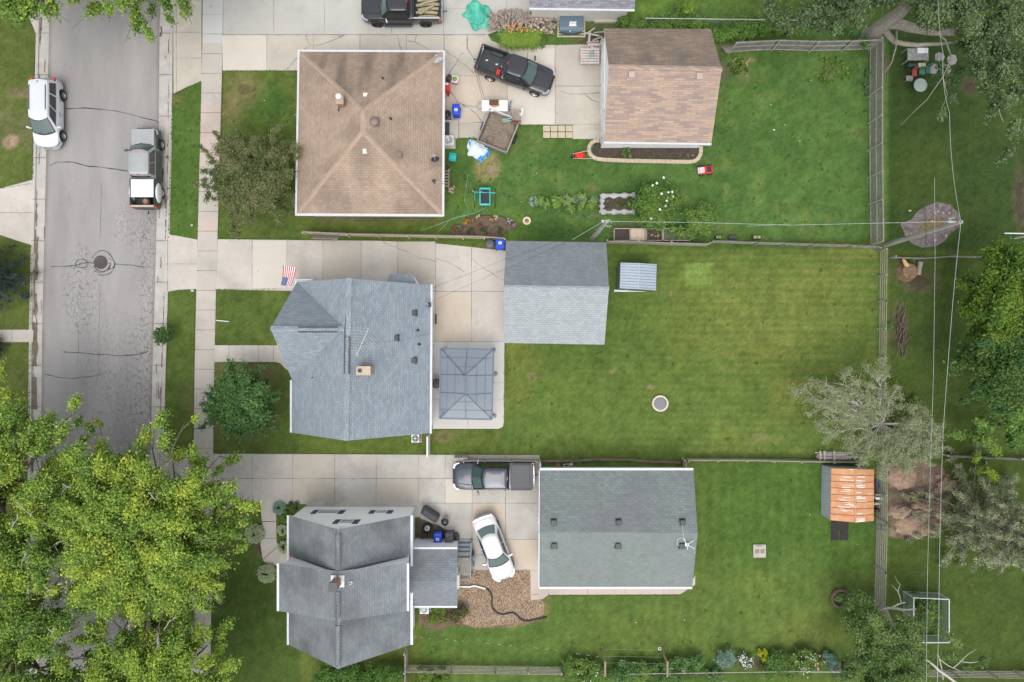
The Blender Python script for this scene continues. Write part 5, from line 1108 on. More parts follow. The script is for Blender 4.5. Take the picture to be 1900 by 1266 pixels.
def broad_tree(name,label,base,top,R,z0,z1,limbs,n,size,pal,seed,bark=M_BARK,trunk_r=.28,group=None,clump=(.55,1.1),per=7,fork=.3,bare=0,cat="tree",asp=.55,ecc=1.0,tip=.5,up=.55,hole=.0,inner=3,flat=.75,gaps=0):
 """base (x,y); top (x,y) crown centre; limbs radiate to an irregular outline"""
 rnd.seed(seed);r_=np.random.default_rng(seed)
 T=thing(name,label,cat,(base[0],base[1],0),group=group)
 zf=z0*.75;fk=Vector((base[0]*.7+top[0]*.3,base[1]*.7+top[1]*.3,zf))
 g=MB();g.tube([(base[0],base[1],-.1),(base[0],base[1],.25),(*(Vector((base[0],base[1],0))*.5+fk*.5).xy,zf*.5),fk,(*(fk*.4+Vector((top[0],top[1],z1))*.6).xy,(z0+z1)/2)],[trunk_r*1.5,trunk_r,trunk_r*.85,trunk_r*.75,trunk_r*.4],10);g.build("trunk",bark,T)
 cen,rad=[],[];br=MB()
 for i in range(limbs):
  a=2*math.pi*(i+rnd.uniform(-.3,.3))/limbs;rr=R*rnd.uniform(.78,1.08)*(1 if i%2 else rnd.uniform(.72,1.0))
  zt=z0+(z1-z0)*rnd.uniform(.25,.75);e=Vector((top[0]+math.cos(a)*rr*ecc,top[1]+math.sin(a)*rr,zt))
  st=fk+Vector((0,0,rnd.uniform(-.1,.3)*zf));P=curve(st,e,.10);br.tube(P,[trunk_r*.42,trunk_r*.34,trunk_r*.26,trunk_r*.18,trunk_r*.10,.015],6)
  for q in range(per):
   t=.38+.62*(q+rnd.random()*.5)/per;k=int(min(t*5,4.99));p=P[k].lerp(P[k+1],t*5-k)
   c=rnd.uniform(*clump)*(1.08-.5*t);s=R*.20*(1-.55*t)
   pp=p+Vector((rnd.gauss(0,s),rnd.gauss(0,s),rnd.uniform(-.2,.6)*c));cen.append(pp);rad.append(c)
   if q%2==0:br.tube(curve(p,pp+(pp-p)*.5,.05,3),[.035,.025,.018,.01],4)
 for q in range(limbs*inner):
  a=rnd.uniform(0,2*math.pi);rr=R*math.sqrt(rnd.random())*.62;h=1-(rr/R)**2
  cen.append(Vector((top[0]+math.cos(a)*rr*ecc,top[1]+math.sin(a)*rr,z0+(z1-z0)*(.35+.6*h*rnd.uniform(.6,1)))));rad.append(rnd.uniform(*clump))
 br.build("branches",bark,T)
 for q in range(bare):
  g=MB();a=rnd.uniform(0,2*math.pi);rr=R*rnd.uniform(.2,.8);p=Vector((top[0]+math.cos(a)*rr,top[1]+math.sin(a)*rr,z1*rnd.uniform(.75,1.0)))
  e=p+Vector((rnd.uniform(-1.2,1.2),rnd.uniform(-1.2,1.2),rnd.uniform(0,.4)));g.tube(curve(p,e,.02,4,.08),[.03,.022,.018,.012,.006],5)
  for k in range(3):m_=p.lerp(e,rnd.uniform(.3,.9));g.tube([m_,m_+Vector((rnd.uniform(-.5,.5),rnd.uniform(-.5,.5),.1))],[.014,.005],4)
  g.build("dead_branch",M_PALEWOOD,T)
 leaf_mesh("crown",T,cen,rad,n,size,pal,asp=asp,tip=tip,seed=seed,up=up,flat=flat,radial=top)
 return T
YEL=[(.08,.155,.04),(.14,.25,.045),(.24,.38,.06),(.37,.48,.07),(.54,.59,.085)]
MID=[(.055,.12,.025),(.10,.20,.04),(.16,.28,.055),(.24,.36,.08)]
GRN=[(.045,.11,.03),(.08,.18,.05),(.12,.245,.07),(.18,.31,.10)]
CRAB=[(.08,.11,.04),(.135,.18,.062),(.20,.23,.09),(.29,.26,.14)]
DRK=[(.015,.035,.016),(.028,.06,.028),(.045,.085,.04)]
SPR=[(.018,.034,.032),(.03,.055,.05),(.055,.09,.08),(.10,.14,.11)]
LIM=[(.035,.08,.018),(.07,.15,.022),(.15,.26,.03),(.30,.42,.04)]
def cxy(px,py,z):p=W(px,py,z);return(p.x,p.y)
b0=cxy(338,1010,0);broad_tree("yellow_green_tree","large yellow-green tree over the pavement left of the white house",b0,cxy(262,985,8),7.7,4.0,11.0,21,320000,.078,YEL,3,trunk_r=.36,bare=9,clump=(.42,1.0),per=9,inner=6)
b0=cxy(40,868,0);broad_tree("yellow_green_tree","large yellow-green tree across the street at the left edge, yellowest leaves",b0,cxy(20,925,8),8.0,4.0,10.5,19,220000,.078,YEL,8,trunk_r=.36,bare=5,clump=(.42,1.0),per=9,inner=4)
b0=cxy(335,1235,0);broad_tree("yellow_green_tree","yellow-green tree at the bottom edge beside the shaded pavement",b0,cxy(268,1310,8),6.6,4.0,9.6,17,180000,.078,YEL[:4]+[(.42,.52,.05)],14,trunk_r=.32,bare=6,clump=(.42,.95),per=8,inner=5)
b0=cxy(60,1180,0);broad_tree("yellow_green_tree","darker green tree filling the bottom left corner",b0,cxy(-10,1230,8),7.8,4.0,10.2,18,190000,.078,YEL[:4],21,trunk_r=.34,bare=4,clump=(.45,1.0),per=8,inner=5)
b0=cxy(40,-130,0);broad_tree("street_tree","bright green tree overhanging the top left corner",b0,cxy(70,-95,7),6.4,4.2,9,13,90000,.09,[MID[0]]+YEL[1:4],31,trunk_r=.3,clump=(.5,1.0),per=8,inner=4)
b0=cxy(345,-120,0);broad_tree("street_tree","bright green tree overhanging the street at the top edge",b0,cxy(262,-125,7),7.2,4.2,9,13,95000,.09,[MID[0]]+YEL[1:4],35,trunk_r=.3,clump=(.5,1.0),per=8,inner=4)
c0=cxy(470,328,3.2);broad_tree("crabapple_tree","brown-green crabapple tree in front of the brown-roofed house",cxy(478,322,0),c0,3.8,1.5,4.6,17,120000,.058,CRAB,41,trunk_r=.16,clump=(.35,.62),per=8,inner=8,tip=.4,ecc=1.02,flat=.6)
c0=cxy(447,748,3.0);broad_tree("round_tree","dense round green tree in front of the blue grey house",cxy(455,745,0),c0,3.0,1.0,4.4,15,60000,.075,GRN,47,trunk_r=.15,clump=(.36,.6),per=7,inner=10,tip=.45,flat=.6)
c0=cxy(303,623,1.2);broad_tree("small_tree","small dark bushy tree on the kerb strip with a red and yellow tip",cxy(306,624,0),c0,.72,.6,1.7,9,4200,.06,GRN[:3],53,trunk_r=.05,clump=(.18,.3),per=3,inner=4)
def conifer(name,label,base,h,R,n,pal,seed,size=.07,lean=(0,0),bark=M_BARK,droop=.12,tiers=9,sparse=0,mat_=None,per=11,tr=.16):
 rnd.seed(seed);T=thing(name,label,"tree",(base[0],base[1],0));tp=Vector((base[0]+lean[0],base[1]+lean[1],h));B0=Vector((base[0],base[1],0))
 g=MB();g.tube([B0,B0.lerp(tp,.5),tp],[tr,tr*.6,.02],8);g.build("trunk",bark,T);cen,rad=[],[];br=MB()
 for i in range(tiers):
  t=.12+.86*i/tiers;c=B0.lerp(tp,t);rr=R*(1-t)**.8+.1;m_=per if i<tiers-2 else 6
  for k in range(m_):
   if rnd.random()<sparse:continue
   a=2*math.pi*(k+rnd.random()*.7)/m_;e=c+Vector((math.cos(a)*rr*rnd.uniform(.75,1.1),math.sin(a)*rr*rnd.uniform(.75,1.1),-droop*rr));br.tube([c,c.lerp(e,.5)+Vector((0,0,.08)),e],[.04,.025,.01],4)
   for q in(.35,.6,.85,1.0):cen.append(c.lerp(e,q));rad.append(.18+.24*(1.1-q)*rr/R+.12)
 br.build("branches",bark,T);leaf_mesh("crown",T,cen,rad,n,size,pal,mat_=mat_ or M_DARKLEAF,asp=.3,tip=.5,seed=seed,up=.4,flat=.5);return T
conifer("spruce_tree","dark blue green spruce at the left edge beside the street",cxy(12,520,0),6.2,2.7,26000,SPR,61)
conifer("spruce_tree","small dark spruce at the left edge below the front path",cxy(-10,645,0),3.0,1.1,6000,SPR,62)
conifer("spruce_tree","grey green spruce with drooping pale tips at the lower right edge",cxy(1778,935,0),8.5,4.8,90000,[(.09,.11,.06),(.17,.20,.11),(.27,.30,.17),(.40,.42,.26)],66,size=.075,lean=(1.6,-1.8),sparse=.12,bark=M_GREYBARK)
def custom_tree(name,label,trunk,limbs,clumps,n,size,pal,seed,bark=M_GREYBARK,cat="tree",asp=.55,mat_=None,tip=.5,up=.55,leafr=1.0,rr=None):
 """trunk: list (px,py,z,r); limbs: lists of the same; clumps (px,py,z,r)"""
 rnd.seed(seed);p0=W(trunk[0][0],trunk[0][1],0);T=thing(name,label,cat,tuple(p0))
 g=MB();g.tube([W(x,y,z)for x,y,z,r in trunk],[r for*_,r in trunk],12);g.build("trunk",bark,T)
 for L in limbs:
  P=[W(x,y,z)for x,y,z,r in L];Q=[];R_=[]
  for i in range(len(P)-1):
   for t in(0,.5):Q.append(P[i].lerp(P[i+1],t)+Vector((rnd.uniform(-.06,.06),rnd.uniform(-.06,.06),rnd.uniform(-.05,.05)))*(t>0));R_.append(L[i][3]*(1-t)+L[i+1][3]*t)
  Q.append(P[-1]);R_.append(L[-1][3]);g=MB();g.tube(Q,R_,9);g.build("limb",bark,T)
 cen,rad=[],[]
 for x,y,z,r in clumps:
  c=W(x,y,z);k=max(1,int(r*r*3.2))
  for i in range(k):
   d=Vector((rnd.gauss(0,1),rnd.gauss(0,1),rnd.gauss(0,.5)));d=d.normalized()*r*rnd.random()**.5*.8;cen.append(c+d*1.15);rad.append((rr or .5)*rnd.uniform(.7,1.2)*min(1,.5+r/3))
 leaf_mesh("crown",T,cen,rad,n,size,pal,asp=asp,tip=tip,seed=seed,mat_=mat_,up=up);return T
MAP=[(.045,.075,.032),(.08,.13,.052),(.12,.175,.075),(.15,.225,.085),(.22,.30,.14)]
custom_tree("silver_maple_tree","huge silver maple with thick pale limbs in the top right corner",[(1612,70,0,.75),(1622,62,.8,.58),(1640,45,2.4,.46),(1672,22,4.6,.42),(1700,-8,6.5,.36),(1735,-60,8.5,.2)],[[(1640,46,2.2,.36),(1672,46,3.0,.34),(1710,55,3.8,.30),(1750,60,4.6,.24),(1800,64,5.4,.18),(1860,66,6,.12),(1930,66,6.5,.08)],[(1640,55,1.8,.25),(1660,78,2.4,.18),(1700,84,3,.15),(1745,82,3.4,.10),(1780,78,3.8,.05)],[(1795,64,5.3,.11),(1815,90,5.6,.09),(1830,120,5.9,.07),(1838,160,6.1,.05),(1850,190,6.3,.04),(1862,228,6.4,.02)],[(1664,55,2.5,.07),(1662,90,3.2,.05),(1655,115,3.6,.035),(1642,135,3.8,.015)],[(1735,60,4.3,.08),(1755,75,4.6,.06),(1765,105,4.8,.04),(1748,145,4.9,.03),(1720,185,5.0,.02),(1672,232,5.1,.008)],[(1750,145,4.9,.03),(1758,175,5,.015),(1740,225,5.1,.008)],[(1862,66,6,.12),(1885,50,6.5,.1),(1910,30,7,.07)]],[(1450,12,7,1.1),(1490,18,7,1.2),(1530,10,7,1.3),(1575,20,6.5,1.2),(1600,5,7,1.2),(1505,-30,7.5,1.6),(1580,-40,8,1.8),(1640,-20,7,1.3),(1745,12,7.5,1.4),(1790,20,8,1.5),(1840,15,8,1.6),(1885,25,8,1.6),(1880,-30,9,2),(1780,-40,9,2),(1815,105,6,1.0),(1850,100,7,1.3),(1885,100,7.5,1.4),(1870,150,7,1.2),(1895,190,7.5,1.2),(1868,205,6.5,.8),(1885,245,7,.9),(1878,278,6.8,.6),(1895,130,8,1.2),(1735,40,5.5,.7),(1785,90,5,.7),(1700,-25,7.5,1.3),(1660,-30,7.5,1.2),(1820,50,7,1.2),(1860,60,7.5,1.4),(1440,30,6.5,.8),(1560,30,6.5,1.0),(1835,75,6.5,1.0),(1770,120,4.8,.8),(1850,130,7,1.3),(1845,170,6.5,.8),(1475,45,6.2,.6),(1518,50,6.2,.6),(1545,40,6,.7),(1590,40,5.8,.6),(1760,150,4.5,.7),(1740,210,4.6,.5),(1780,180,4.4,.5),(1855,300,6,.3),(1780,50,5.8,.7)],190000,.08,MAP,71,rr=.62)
custom_tree("understory_shrub","dark green shrub behind the fence at the foot of the silver maple",[(1590,60,0,.05),(1592,55,1.5,.03)],[],[(1560,58,1.8,.7),(1590,50,1.9,.8),(1530,55,1.7,.6),(1600,70,1.4,.4)],7000,.07,GRN[:3],73,cat="shrub")
custom_tree("rear_tree","tall dark tree with lime patches at the right edge, the upper one",[(1820,545,0,.25),(1850,535,5,.15)],[],[(1850,490,5,1.1),(1885,480,5,1.2),(1800,530,4.5,.8),(1830,520,5.5,1.2),(1870,530,6.5,1.5),(1905,520,7,1.6),(1800,580,4.5,1.0),(1845,585,6,1.4),(1890,590,6.5,1.6),(1790,615,4,.7),(1835,560,5,1),(1875,500,5.5,1.3),(1860,560,6.5,1.6),(1820,600,5,1.1),(1865,620,6,1.4)],80000,.095,LIM[:3]+[(.19,.27,.03)],75,bark=M_BARK,rr=.75)
custom_tree("rear_tree","tall dark green tree at the right edge in the middle of the rear row",[(1830,665,0,.22),(1850,665,5,.12)],[],[(1800,650,4.5,.9),(1830,645,5.5,1.2),(1870,650,6,1.5),(1905,645,6.5,1.5),(1790,690,4,.8),(1825,700,5,1.1),(1865,710,6,1.4),(1900,705,6.5,1.4),(1790,730,3.5,.6),(1775,665,3.5,.45),(1800,670,4.5,.9),(1845,680,5.5,1.3),(1885,680,6.2,1.4),(1820,725,4.2,.9),(1860,735,5,1.1),(1895,740,5.5,1.2)],75000,.095,GRN[:2]+[(.07,.14,.03),(.14,.22,.04)],77,bark=M_BARK,rr=.75)
custom_tree("rear_tree","lower bushy green tree at the right edge above the wooden fence line",[(1850,790,0,.18),(1865,785,3,.1)],[],[(1850,765,4,1.0),(1885,760,4.5,1.2),(1820,800,3,.8),(1850,805,3.5,.9),(1890,805,4,1.1),(1785,808,2.6,.7),(1805,820,2.4,.6)],48000,.09,MID,79,bark=M_BARK,rr=.55)
custom_tree("young_tree","bright lime green young tree just below the rear cross fence",[(1830,860,0,.08),(1830,858,2,.05)],[],[(1828,850,2.5,.6),(1842,870,2.7,.6),(1822,875,2.4,.5),(1835,830,2.2,.4)],14000,.08,LIM,81,rr=.42)
rnd.seed(90);T=thing("feathery_tree","half bare feathery grey-green tree leaning over the rear fence","tree",tuple(W(1632,792,0)))
fan=[];g=MB();c0=W(1640,790,0);g.tube([c0,W(1640,790,.8),W(1632,787,1.6)],[.2,.17,.14],8);g.build("trunk",M_GREYBARK,T)
cen,rad=[],[];tw=MB();s0=W(1634,787,1.4)
for i,(ex,ey,ez)in enumerate([(1492,722,3.2),(1500,745,3),(1515,712,3.4),(1530,780,2.8),(1545,800,2.6),(1560,712,3.4),(1590,710,3.6),(1625,705,3.6),(1650,740,3.2),(1575,830,2.4),(1600,845,2.6),(1640,862,2.8),(1680,862,3),(1710,850,3.2),(1733,832,3.2),(1732,800,3.2),(1700,780,3),(1668,810,2.6),(1545,750,3),(1610,760,3),(1522,730,3.2),(1575,770,2.9),(1700,822,3.1),(1660,840,2.8),(1540,725,3.3)]):
 e=W(ex,ey,ez);P=curve(s0,e,.08,6,.05);tw.tube(P,[.05,.042,.034,.026,.018,.012,.005],6)
 for q in range(19):
  t=rnd.uniform(.25,1)*5.99;p=P[int(t)].lerp(P[int(t)+1],t%1);d=(e-s0).normalized();d2=Vector((d.x+rnd.uniform(-.9,.9),d.y+rnd.uniform(-.9,.9),rnd.uniform(-.1,.35)));q2=p+d2*rnd.uniform(.35,1.0)
  tw.tube([p,p.lerp(q2,.5)+Vector((0,0,.05)),q2],[.018,.012,.004],4)
  if rnd.random()<(.85 if ex>1600 or ey>800 else .55):cen.append(q2);rad.append(rnd.uniform(.26,.55));cen.append(p.lerp(q2,.6));rad.append(.2)
tw.build("branches",mat("bleached grey branch",(.40,.385,.36),.9,var=.2),T);leaf_mesh("crown",T,cen,rad,110000,.05,[(.22,.27,.14),(.33,.37,.21),(.45,.48,.31)],seed=90,asp=.4)
custom_tree("birch_tree","green tree with bare white branches in the lower right corner",[(1640,1128,0,.18),(1650,1150,2,.15),(1665,1180,4.5,.1)],[[(1628,1136,3.0,.03),(1650,1128,3.2,.07),(1665,1130,3.3,.09),(1682,1132,3.4,.07),(1700,1130,3.5,.03)],[(1650,1130,3.2,.06),(1665,1122,3.5,.05),(1680,1118,3.7,.02)],[(1668,1130,3.2,.05),(1690,1142,3.4,.04),(1706,1146,3.5,.02)],[(1672,1118,3.2,.025),(1666,1098,3.4,.02),(1670,1085,3.5,.012),(1660,1068,3.6,.005)],[(1666,1098,3.4,.015),(1655,1085,3.5,.005)],[(1718,1224,5,.07),(1742,1244,5.2,.08),(1775,1268,5.4,.09)],[(1740,1215,4.8,.03),(1745,1232,5,.04),(1750,1262,5.1,.03)],[(1742,1222,5,.03),(1760,1236,5,.03),(1782,1246,5,.01)],[(1780,1226,5,.02),(1800,1230,5.1,.03),(1816,1228,5.2,.01)],[(1768,1240,5,.03),(1790,1220,5.2,.02),(1812,1205,5.3,.008)]],[(1565,1110,2.6,.5),(1580,1130,3,.8),(1610,1120,3.4,.8),(1590,1160,3.5,.9),(1625,1160,4.2,1.1),(1600,1195,4,1.0),(1640,1200,4.8,1.3),(1680,1170,4.6,1.0),(1705,1150,4,.8),(1690,1205,5,1.2),(1720,1190,4.6,.9),(1735,1165,4,.6),(1620,1235,4.4,1.1),(1665,1245,4.8,1.2),(1700,1240,4.8,1.0),(1730,1130,3.4,.4),(1590,1240,3.6,.8),(1640,1275,4.6,1.2),(1770,1190,4.6,.4),(1755,1215,4.8,.5),(1810,1240,5,.5),(1830,1225,5,.35)],120000,.065,[(.05,.11,.03),(.09,.175,.045),(.15,.245,.065),(.25,.33,.11)],95,bark=M_PALEWOOD,rr=.72)
def shrub(label,px,py,r,h,n,size,pal,seed,name="shrub",cat="shrub",rx=None,loc_z=0,flowers=None,group=None,k=None,mat_=None,asp=.55,tip=.5,up=.55):
 rnd.seed(seed);c=W(px,py,h*.5);c.z=0;T=thing(name,label,cat,(c.x,c.y,loc_z),group=group);cen,rad=[],[];rx=rx or r
 for i in range(k or max(4,int(14*rx*r+4))):
  a=rnd.uniform(0,6.283);q=math.sqrt(rnd.random())*.8;z=h*(.35+.45*(1-q*q))*rnd.uniform(.8,1.05);cen.append((c.x+math.cos(a)*q*rx,c.y+math.sin(a)*q*r,z+loc_z));rad.append(min(r,h)*rnd.uniform(.28,.42))
 g=MB()
 for p in cen[:7]:g.tube([(c.x,c.y,loc_z),p],[.025,.01],5)
 g.build("stems",M_BARK,T);leaf_mesh("foliage",T,cen,rad,n,size,pal,seed=seed,mat_=mat_,asp=asp,tip=tip,up=up)
 if flowers:
  col,m_,fs=flowers;g=MB()
  for i in range(m_):
   p=Vector(cen[rnd.randrange(len(cen))])+Vector((rnd.gauss(0,.5),rnd.gauss(0,.5),0))*min(rad)*1.2;p.z=loc_z+h*rnd.uniform(.75,1.08);g.blob(p,(fs,fs,fs*.6),7,4,noise=.25)
  stuff(g.build("flowers",mat("petal "+label[:12],col,.7,var=.1),T))
 return T
WF=(.75,.78,.70)
shrub("large shrub with white blossoms beside the fabric-edged garden bed",1218,382,1.75,1.9,26000,.075,MID[:3]+[(.20,.32,.06)],101,flowers=(WF,12,.09))
shrub("leafy green shrub right of the white-flowered one",1300,402,1.15,1.4,15000,.07,MID,102,rx=1.2)
shrub("low shrub between the compost bins and the pale wooden fence",1296,430,.75,1.1,5000,.08,[MID[1],MID[2],(.15,.24,.05)],103,rx=1.1)
shrub("sprawling weedy shrub over the last compost bin",1255,432,.55,.9,3000,.07,[MID[1],MID[3]],104,rx=.8)
hedge=[(1170,45,.6,1.2),(1200,50,.7,1.0),(1232,50,.7,.9),(1262,42,.8,1.0),(1295,50,.75,1.0),(1340,56,.75,1.0),(1375,54,.8,1.0),(1405,52,.8,.9),(1440,50,.5,.9),(1462,58,.6,.8)]
for i,(x,y,r,w)in enumerate(hedge):
 shrub("%s shrub behind the tan garage, %s"%(("leafy","low","dense","loose","tall")[i%5],("nearest the beige wall","second from the beige wall","third from the beige wall","beneath the tall young tree","right of the young tree","at the garage corner","behind the leaning fence panel","right of the leaning panel","by the chain-link pipe","below the silver maple")[i]),x,y,r*1.1,1.2,7500,.07,MID[:3]+[(.17,.30,.05)],110+i,rx=w,group="shrubs behind the tan garage")
shrub("tall bright young tree rising from the shrubs at the chain-link fence",1272,16,.6,2.8,3200,.08,[MID[2],(.13,.24,.03),(.22,.34,.04)],125,k=9,cat="tree",name="young_tree")
for i,(x,y,r,w,l)in enumerate(((620,1256,.9,1.7,"left end of the dense hedge at the bottom edge"),(672,1262,.8,1.6,"middle of the dense hedge at the bottom edge"),(722,1264,.75,1.2,"right end of the dense hedge at the bottom edge"))):
 shrub(l,x,y-5,r*1.25,1.9,16000,.065,[(.045,.11,.02),(.085,.19,.03),(.14,.27,.045)],130+i,name="hedge",cat="hedge",rx=w,group="hedge below the white house")
for i,(x,y,r,w,l,p,f)in enumerate(((800,1262,.8,1.4,"bright green shrub in front of the slatted bottom fence",[MID[2],(.15,.25,.04),(.22,.32,.04)],None),(1062,1246,.8,1.1,"dark shrub at the right end of the slatted bottom fence",MID,None),(1100,1252,.9,1.1,"shrub with a white flowering spray left of the first post",MID,(WF,10,.05)),(1150,1250,.8,1.2,"shrub between the two wooden trellis posts",GRN,None),(1195,1248,.8,1.1,"light shrub just left of the second trellis post",MID,None),(1235,1255,.8,1.1,"shrub below the second trellis post",GRN,None),(1278,1232,.7,1.0,"open leafy shrub right of the second trellis post",GRN,None),(1345,1226,.62,.66,"silvery blue green perennial, left of the white flowered one",[(.14,.24,.17),(.24,.36,.28)],None),(1385,1224,.55,.55,"perennial covered in small white flowers at the bottom edge",[(.10,.16,.06),(.16,.22,.10)],(WF,150,.03)),(1416,1220,.42,.46,"small bright yellow perennial at the bottom edge",[(.22,.30,.02),(.50,.50,.02)],None),(1450,1240,1.0,1.5,"large leafy bush right of the yellow perennial",MID[:3]+[(.13,.24,.05)],None),(1490,1228,.7,.9,"bush with scattered white blooms left of the pink flowers",MID,(WF,40,.035)),(1515,1232,.5,.5,"low plant with pink flowers at the bottom edge",MID,((.70,.25,.35),7,.08)),(1537,1228,.55,.55,"grey blue hosta beside the pink flowers",[(.12,.22,.17),(.20,.33,.27)],None),(1565,1252,.6,.9,"pale grey bush at the bottom edge under the white-branched tree",[(.12,.16,.08),(.30,.34,.22)],None),(1325,1255,.4,.6,"small dark shrub on bare soil at the bottom edge",GRN,None))):
 shrub(l,x,y-3,r*1.15,1.2 if r>.6 else .7,8500 if r>.6 else 4200,.065,p,140+i,rx=w*1.1,flowers=f)
HOS=[(.09,.16,.05),(.22,.32,.14),(.55,.60,.40)]
def hosta(label,px,py,r,seed,pal=HOS,n=150,name="hosta",group=None,ln=.24,cat="plant"):
 rnd.seed(seed);p=W(px,py);V,Fc,C=[],[],[];me=bpy.data.meshes.new(name)
 for i in range(n):
  a=rnd.uniform(0,6.283);q=r*math.sqrt(rnd.random())*.85;z=.18+.45*(1-(q/r)**2)*min(1,r);c=Vector((math.cos(a)*q,math.sin(a)*q,z));a2=a+rnd.gauss(0,.5)
  d=Vector((math.cos(a2),math.sin(a2),rnd.uniform(-.5,.15)))*ln*rnd.uniform(.6,1.1);s=Vector((-math.sin(a2),math.cos(a2),0))*ln*.28;k=len(V)
  V+=[c,c+d*.5+s+Vector((0,0,.03)),c+d,c+d*.5-s+Vector((0,0,.03)),c+d*.5];Fc+=[(k,k+4,k+1),(k+4,k+2,k+1),(k,k+3,k+4),(k+4,k+3,k+2)]
  w=Vector(pal[0]).lerp(Vector(pal[1]),rnd.random());e=Vector(pal[2])*rnd.uniform(.8,1.1);C+=[w,e,e,e,w]
 me.from_pydata([tuple(v)for v in V],[],Fc);at_=me.color_attributes.new("Col",'FLOAT_COLOR','POINT');at_.data.foreach_set("color",[x for c in C for x in(*c,1)]);me.materials.append(M_LEAF)
 o=bpy.data.objects.new(name,me);COL.objects.link(o);o.location=(p.x,p.y,0);return tag(o,label,cat,group)
hosta("variegated hosta beside the front walk, the upper of the two round ones",475,989,.68,201,n=330);hosta("round variegated hosta below the bend of the front walk",497,1062,.66,202,n=330)
hosta("small variegated hosta against the white house, nearest the red step",528,1014,.38,203,n=90);hosta("small variegated hosta against the white house, above the one by the step",527,983,.35,204,n=80)
hosta("blue green hosta at the corner of the drive and the front walk",520,942,.42,205,pal=[(.10,.22,.16),(.16,.30,.22),(.24,.40,.31)],n=110)
shrub("low green plants in the bed along the white house wall",530,965,.9,.5,3000,.06,MID,206,rx=.35,cat="plant",name="plant");shrub("low green plants below the north-west corner of the white house",545,940,.35,.4,1600,.06,[(.05,.08,.03),(.10,.16,.05)],207,rx=.6,cat="plant",name="plant")
shrub("bright yellow-green shrub below the addition of the white house",812,1142,.65,1.0,4200,.07,[(.06,.12,.02),(.14,.24,.03),(.24,.33,.04)],208,rx=.95)
shrub("reddish green shrub beside the wood chips and corrugated pipe",852,1138,.75,.9,3600,.07,[(.05,.07,.02),(.12,.12,.05),(.18,.20,.06)],209,rx=.8)
hosta("silvery lamb's-ear plant at the left end of the vegetable row",990,375,.33,210,pal=[(.20,.30,.22),(.28,.38,.30),(.36,.46,.38)],n=70,ln=.2)
rowl=["nearest the silvery plant","second from the silvery plant","third from the silvery plant","fourth from the silvery plant","fifth from the silvery plant","last before the garden bed"]
for i,x in enumerate((1010,1030,1048,1064,1078,1098)):
 shrub("vegetable plant in the row, "+rowl[i],x,373+(i%2)*4,.55,.7,2200,.075,[(.12,.22,.045),(.20,.34,.07),(.30,.44,.11)],220+i,name="vegetable_plant",cat="vegetable plant",k=6,group="vegetable plants in the row")
 if i>1:
  p=W(x+2,375-(i%2));g=MB()
  for z,r in((.3,.17),(.6,.21),(.9,.24)):g.tube([(p.x+r*math.cos(a),p.y+r*math.sin(a),z)for a in np.linspace(0,2*math.pi,15)],.008,4)
  for a in(0,2.1,4.2):g.tube([(p.x+.1*math.cos(a),p.y+.1*math.sin(a),0),(p.x+.24*math.cos(a),p.y+.24*math.sin(a),.9)],.008,4)
  tag(g.build("tomato_cage",M_GREYMETAL,loc=p),"round wire cage over the vegetable plant %s"%rowl[i],"plant cage","wire plant cages")
rnd.seed(230);p=W(965,72);T=thing("daylily_clump","big clump of arching daylilies with orange flowers beside the firewood","flowers",tuple(p));V,Fc,C=[],[],[]
for i in range(900):
 ox_=rnd.uniform(-1.05,1.1);oy=rnd.uniform(-.25,.35);a=rnd.gauss(-1.57+ox_*.7,.9);L=rnd.uniform(.5,.95);d=Vector((math.cos(a),math.sin(a),0));s=Vector((-d.y,d.x,0))*.022;c=Vector((ox_,oy,.1));k=len(V)
 q=[c,c+d*L*.35+Vector((0,0,.45)),c+d*L*.75+Vector((0,0,.5)),c+d*L*1.05+Vector((0,0,.2))]
 for j,m_ in enumerate(q):V+=[m_+s*(1,1.3,1,.2)[j],m_-s*(1,1.3,1,.2)[j]]
 Fc+=[(k+2*j,k+2*j+1,k+2*j+3,k+2*j+2)for j in range(3)];w=Vector((.13,.25,.03)).lerp(Vector((.30,.42,.07)),rnd.random());C+=[w]*8
me=bpy.data.meshes.new("leaves");me.from_pydata([tuple(v)for v in V],[],Fc);a_=me.color_attributes.new("Col",'FLOAT_COLOR','POINT');a_.data.foreach_set("color",[x for c in C for x in(*c,1)]);me.materials.append(M_LEAF);o=bpy.data.objects.new("leaves",me);COL.objects.link(o);o.parent=T
g=MB()
for i in range(20):
 c=Vector((rnd.uniform(-1.1,.9),rnd.uniform(.1,.75),rnd.uniform(.75,1.0)))
 for k in range(5):a=k*1.256+i;e=c+Vector((math.cos(a),math.sin(a),.3))*.075;s=Vector((-math.sin(a),math.cos(a),0))*.025;g.add([c,e-Vector((math.cos(a),math.sin(a),0))*.04+s,e,e-Vector((math.cos(a),math.sin(a),0))*.04-s],[(0,1,2,3)])
o=stuff(g.build("flowers",mat("orange petal",(.75,.24,.03),.6,var=.15),T,local=True))
shrub("dark leafy plant at the right side of the daylilies",1003,77,.4,.5,1500,.07,GRN,231,cat="plant",name="plant")
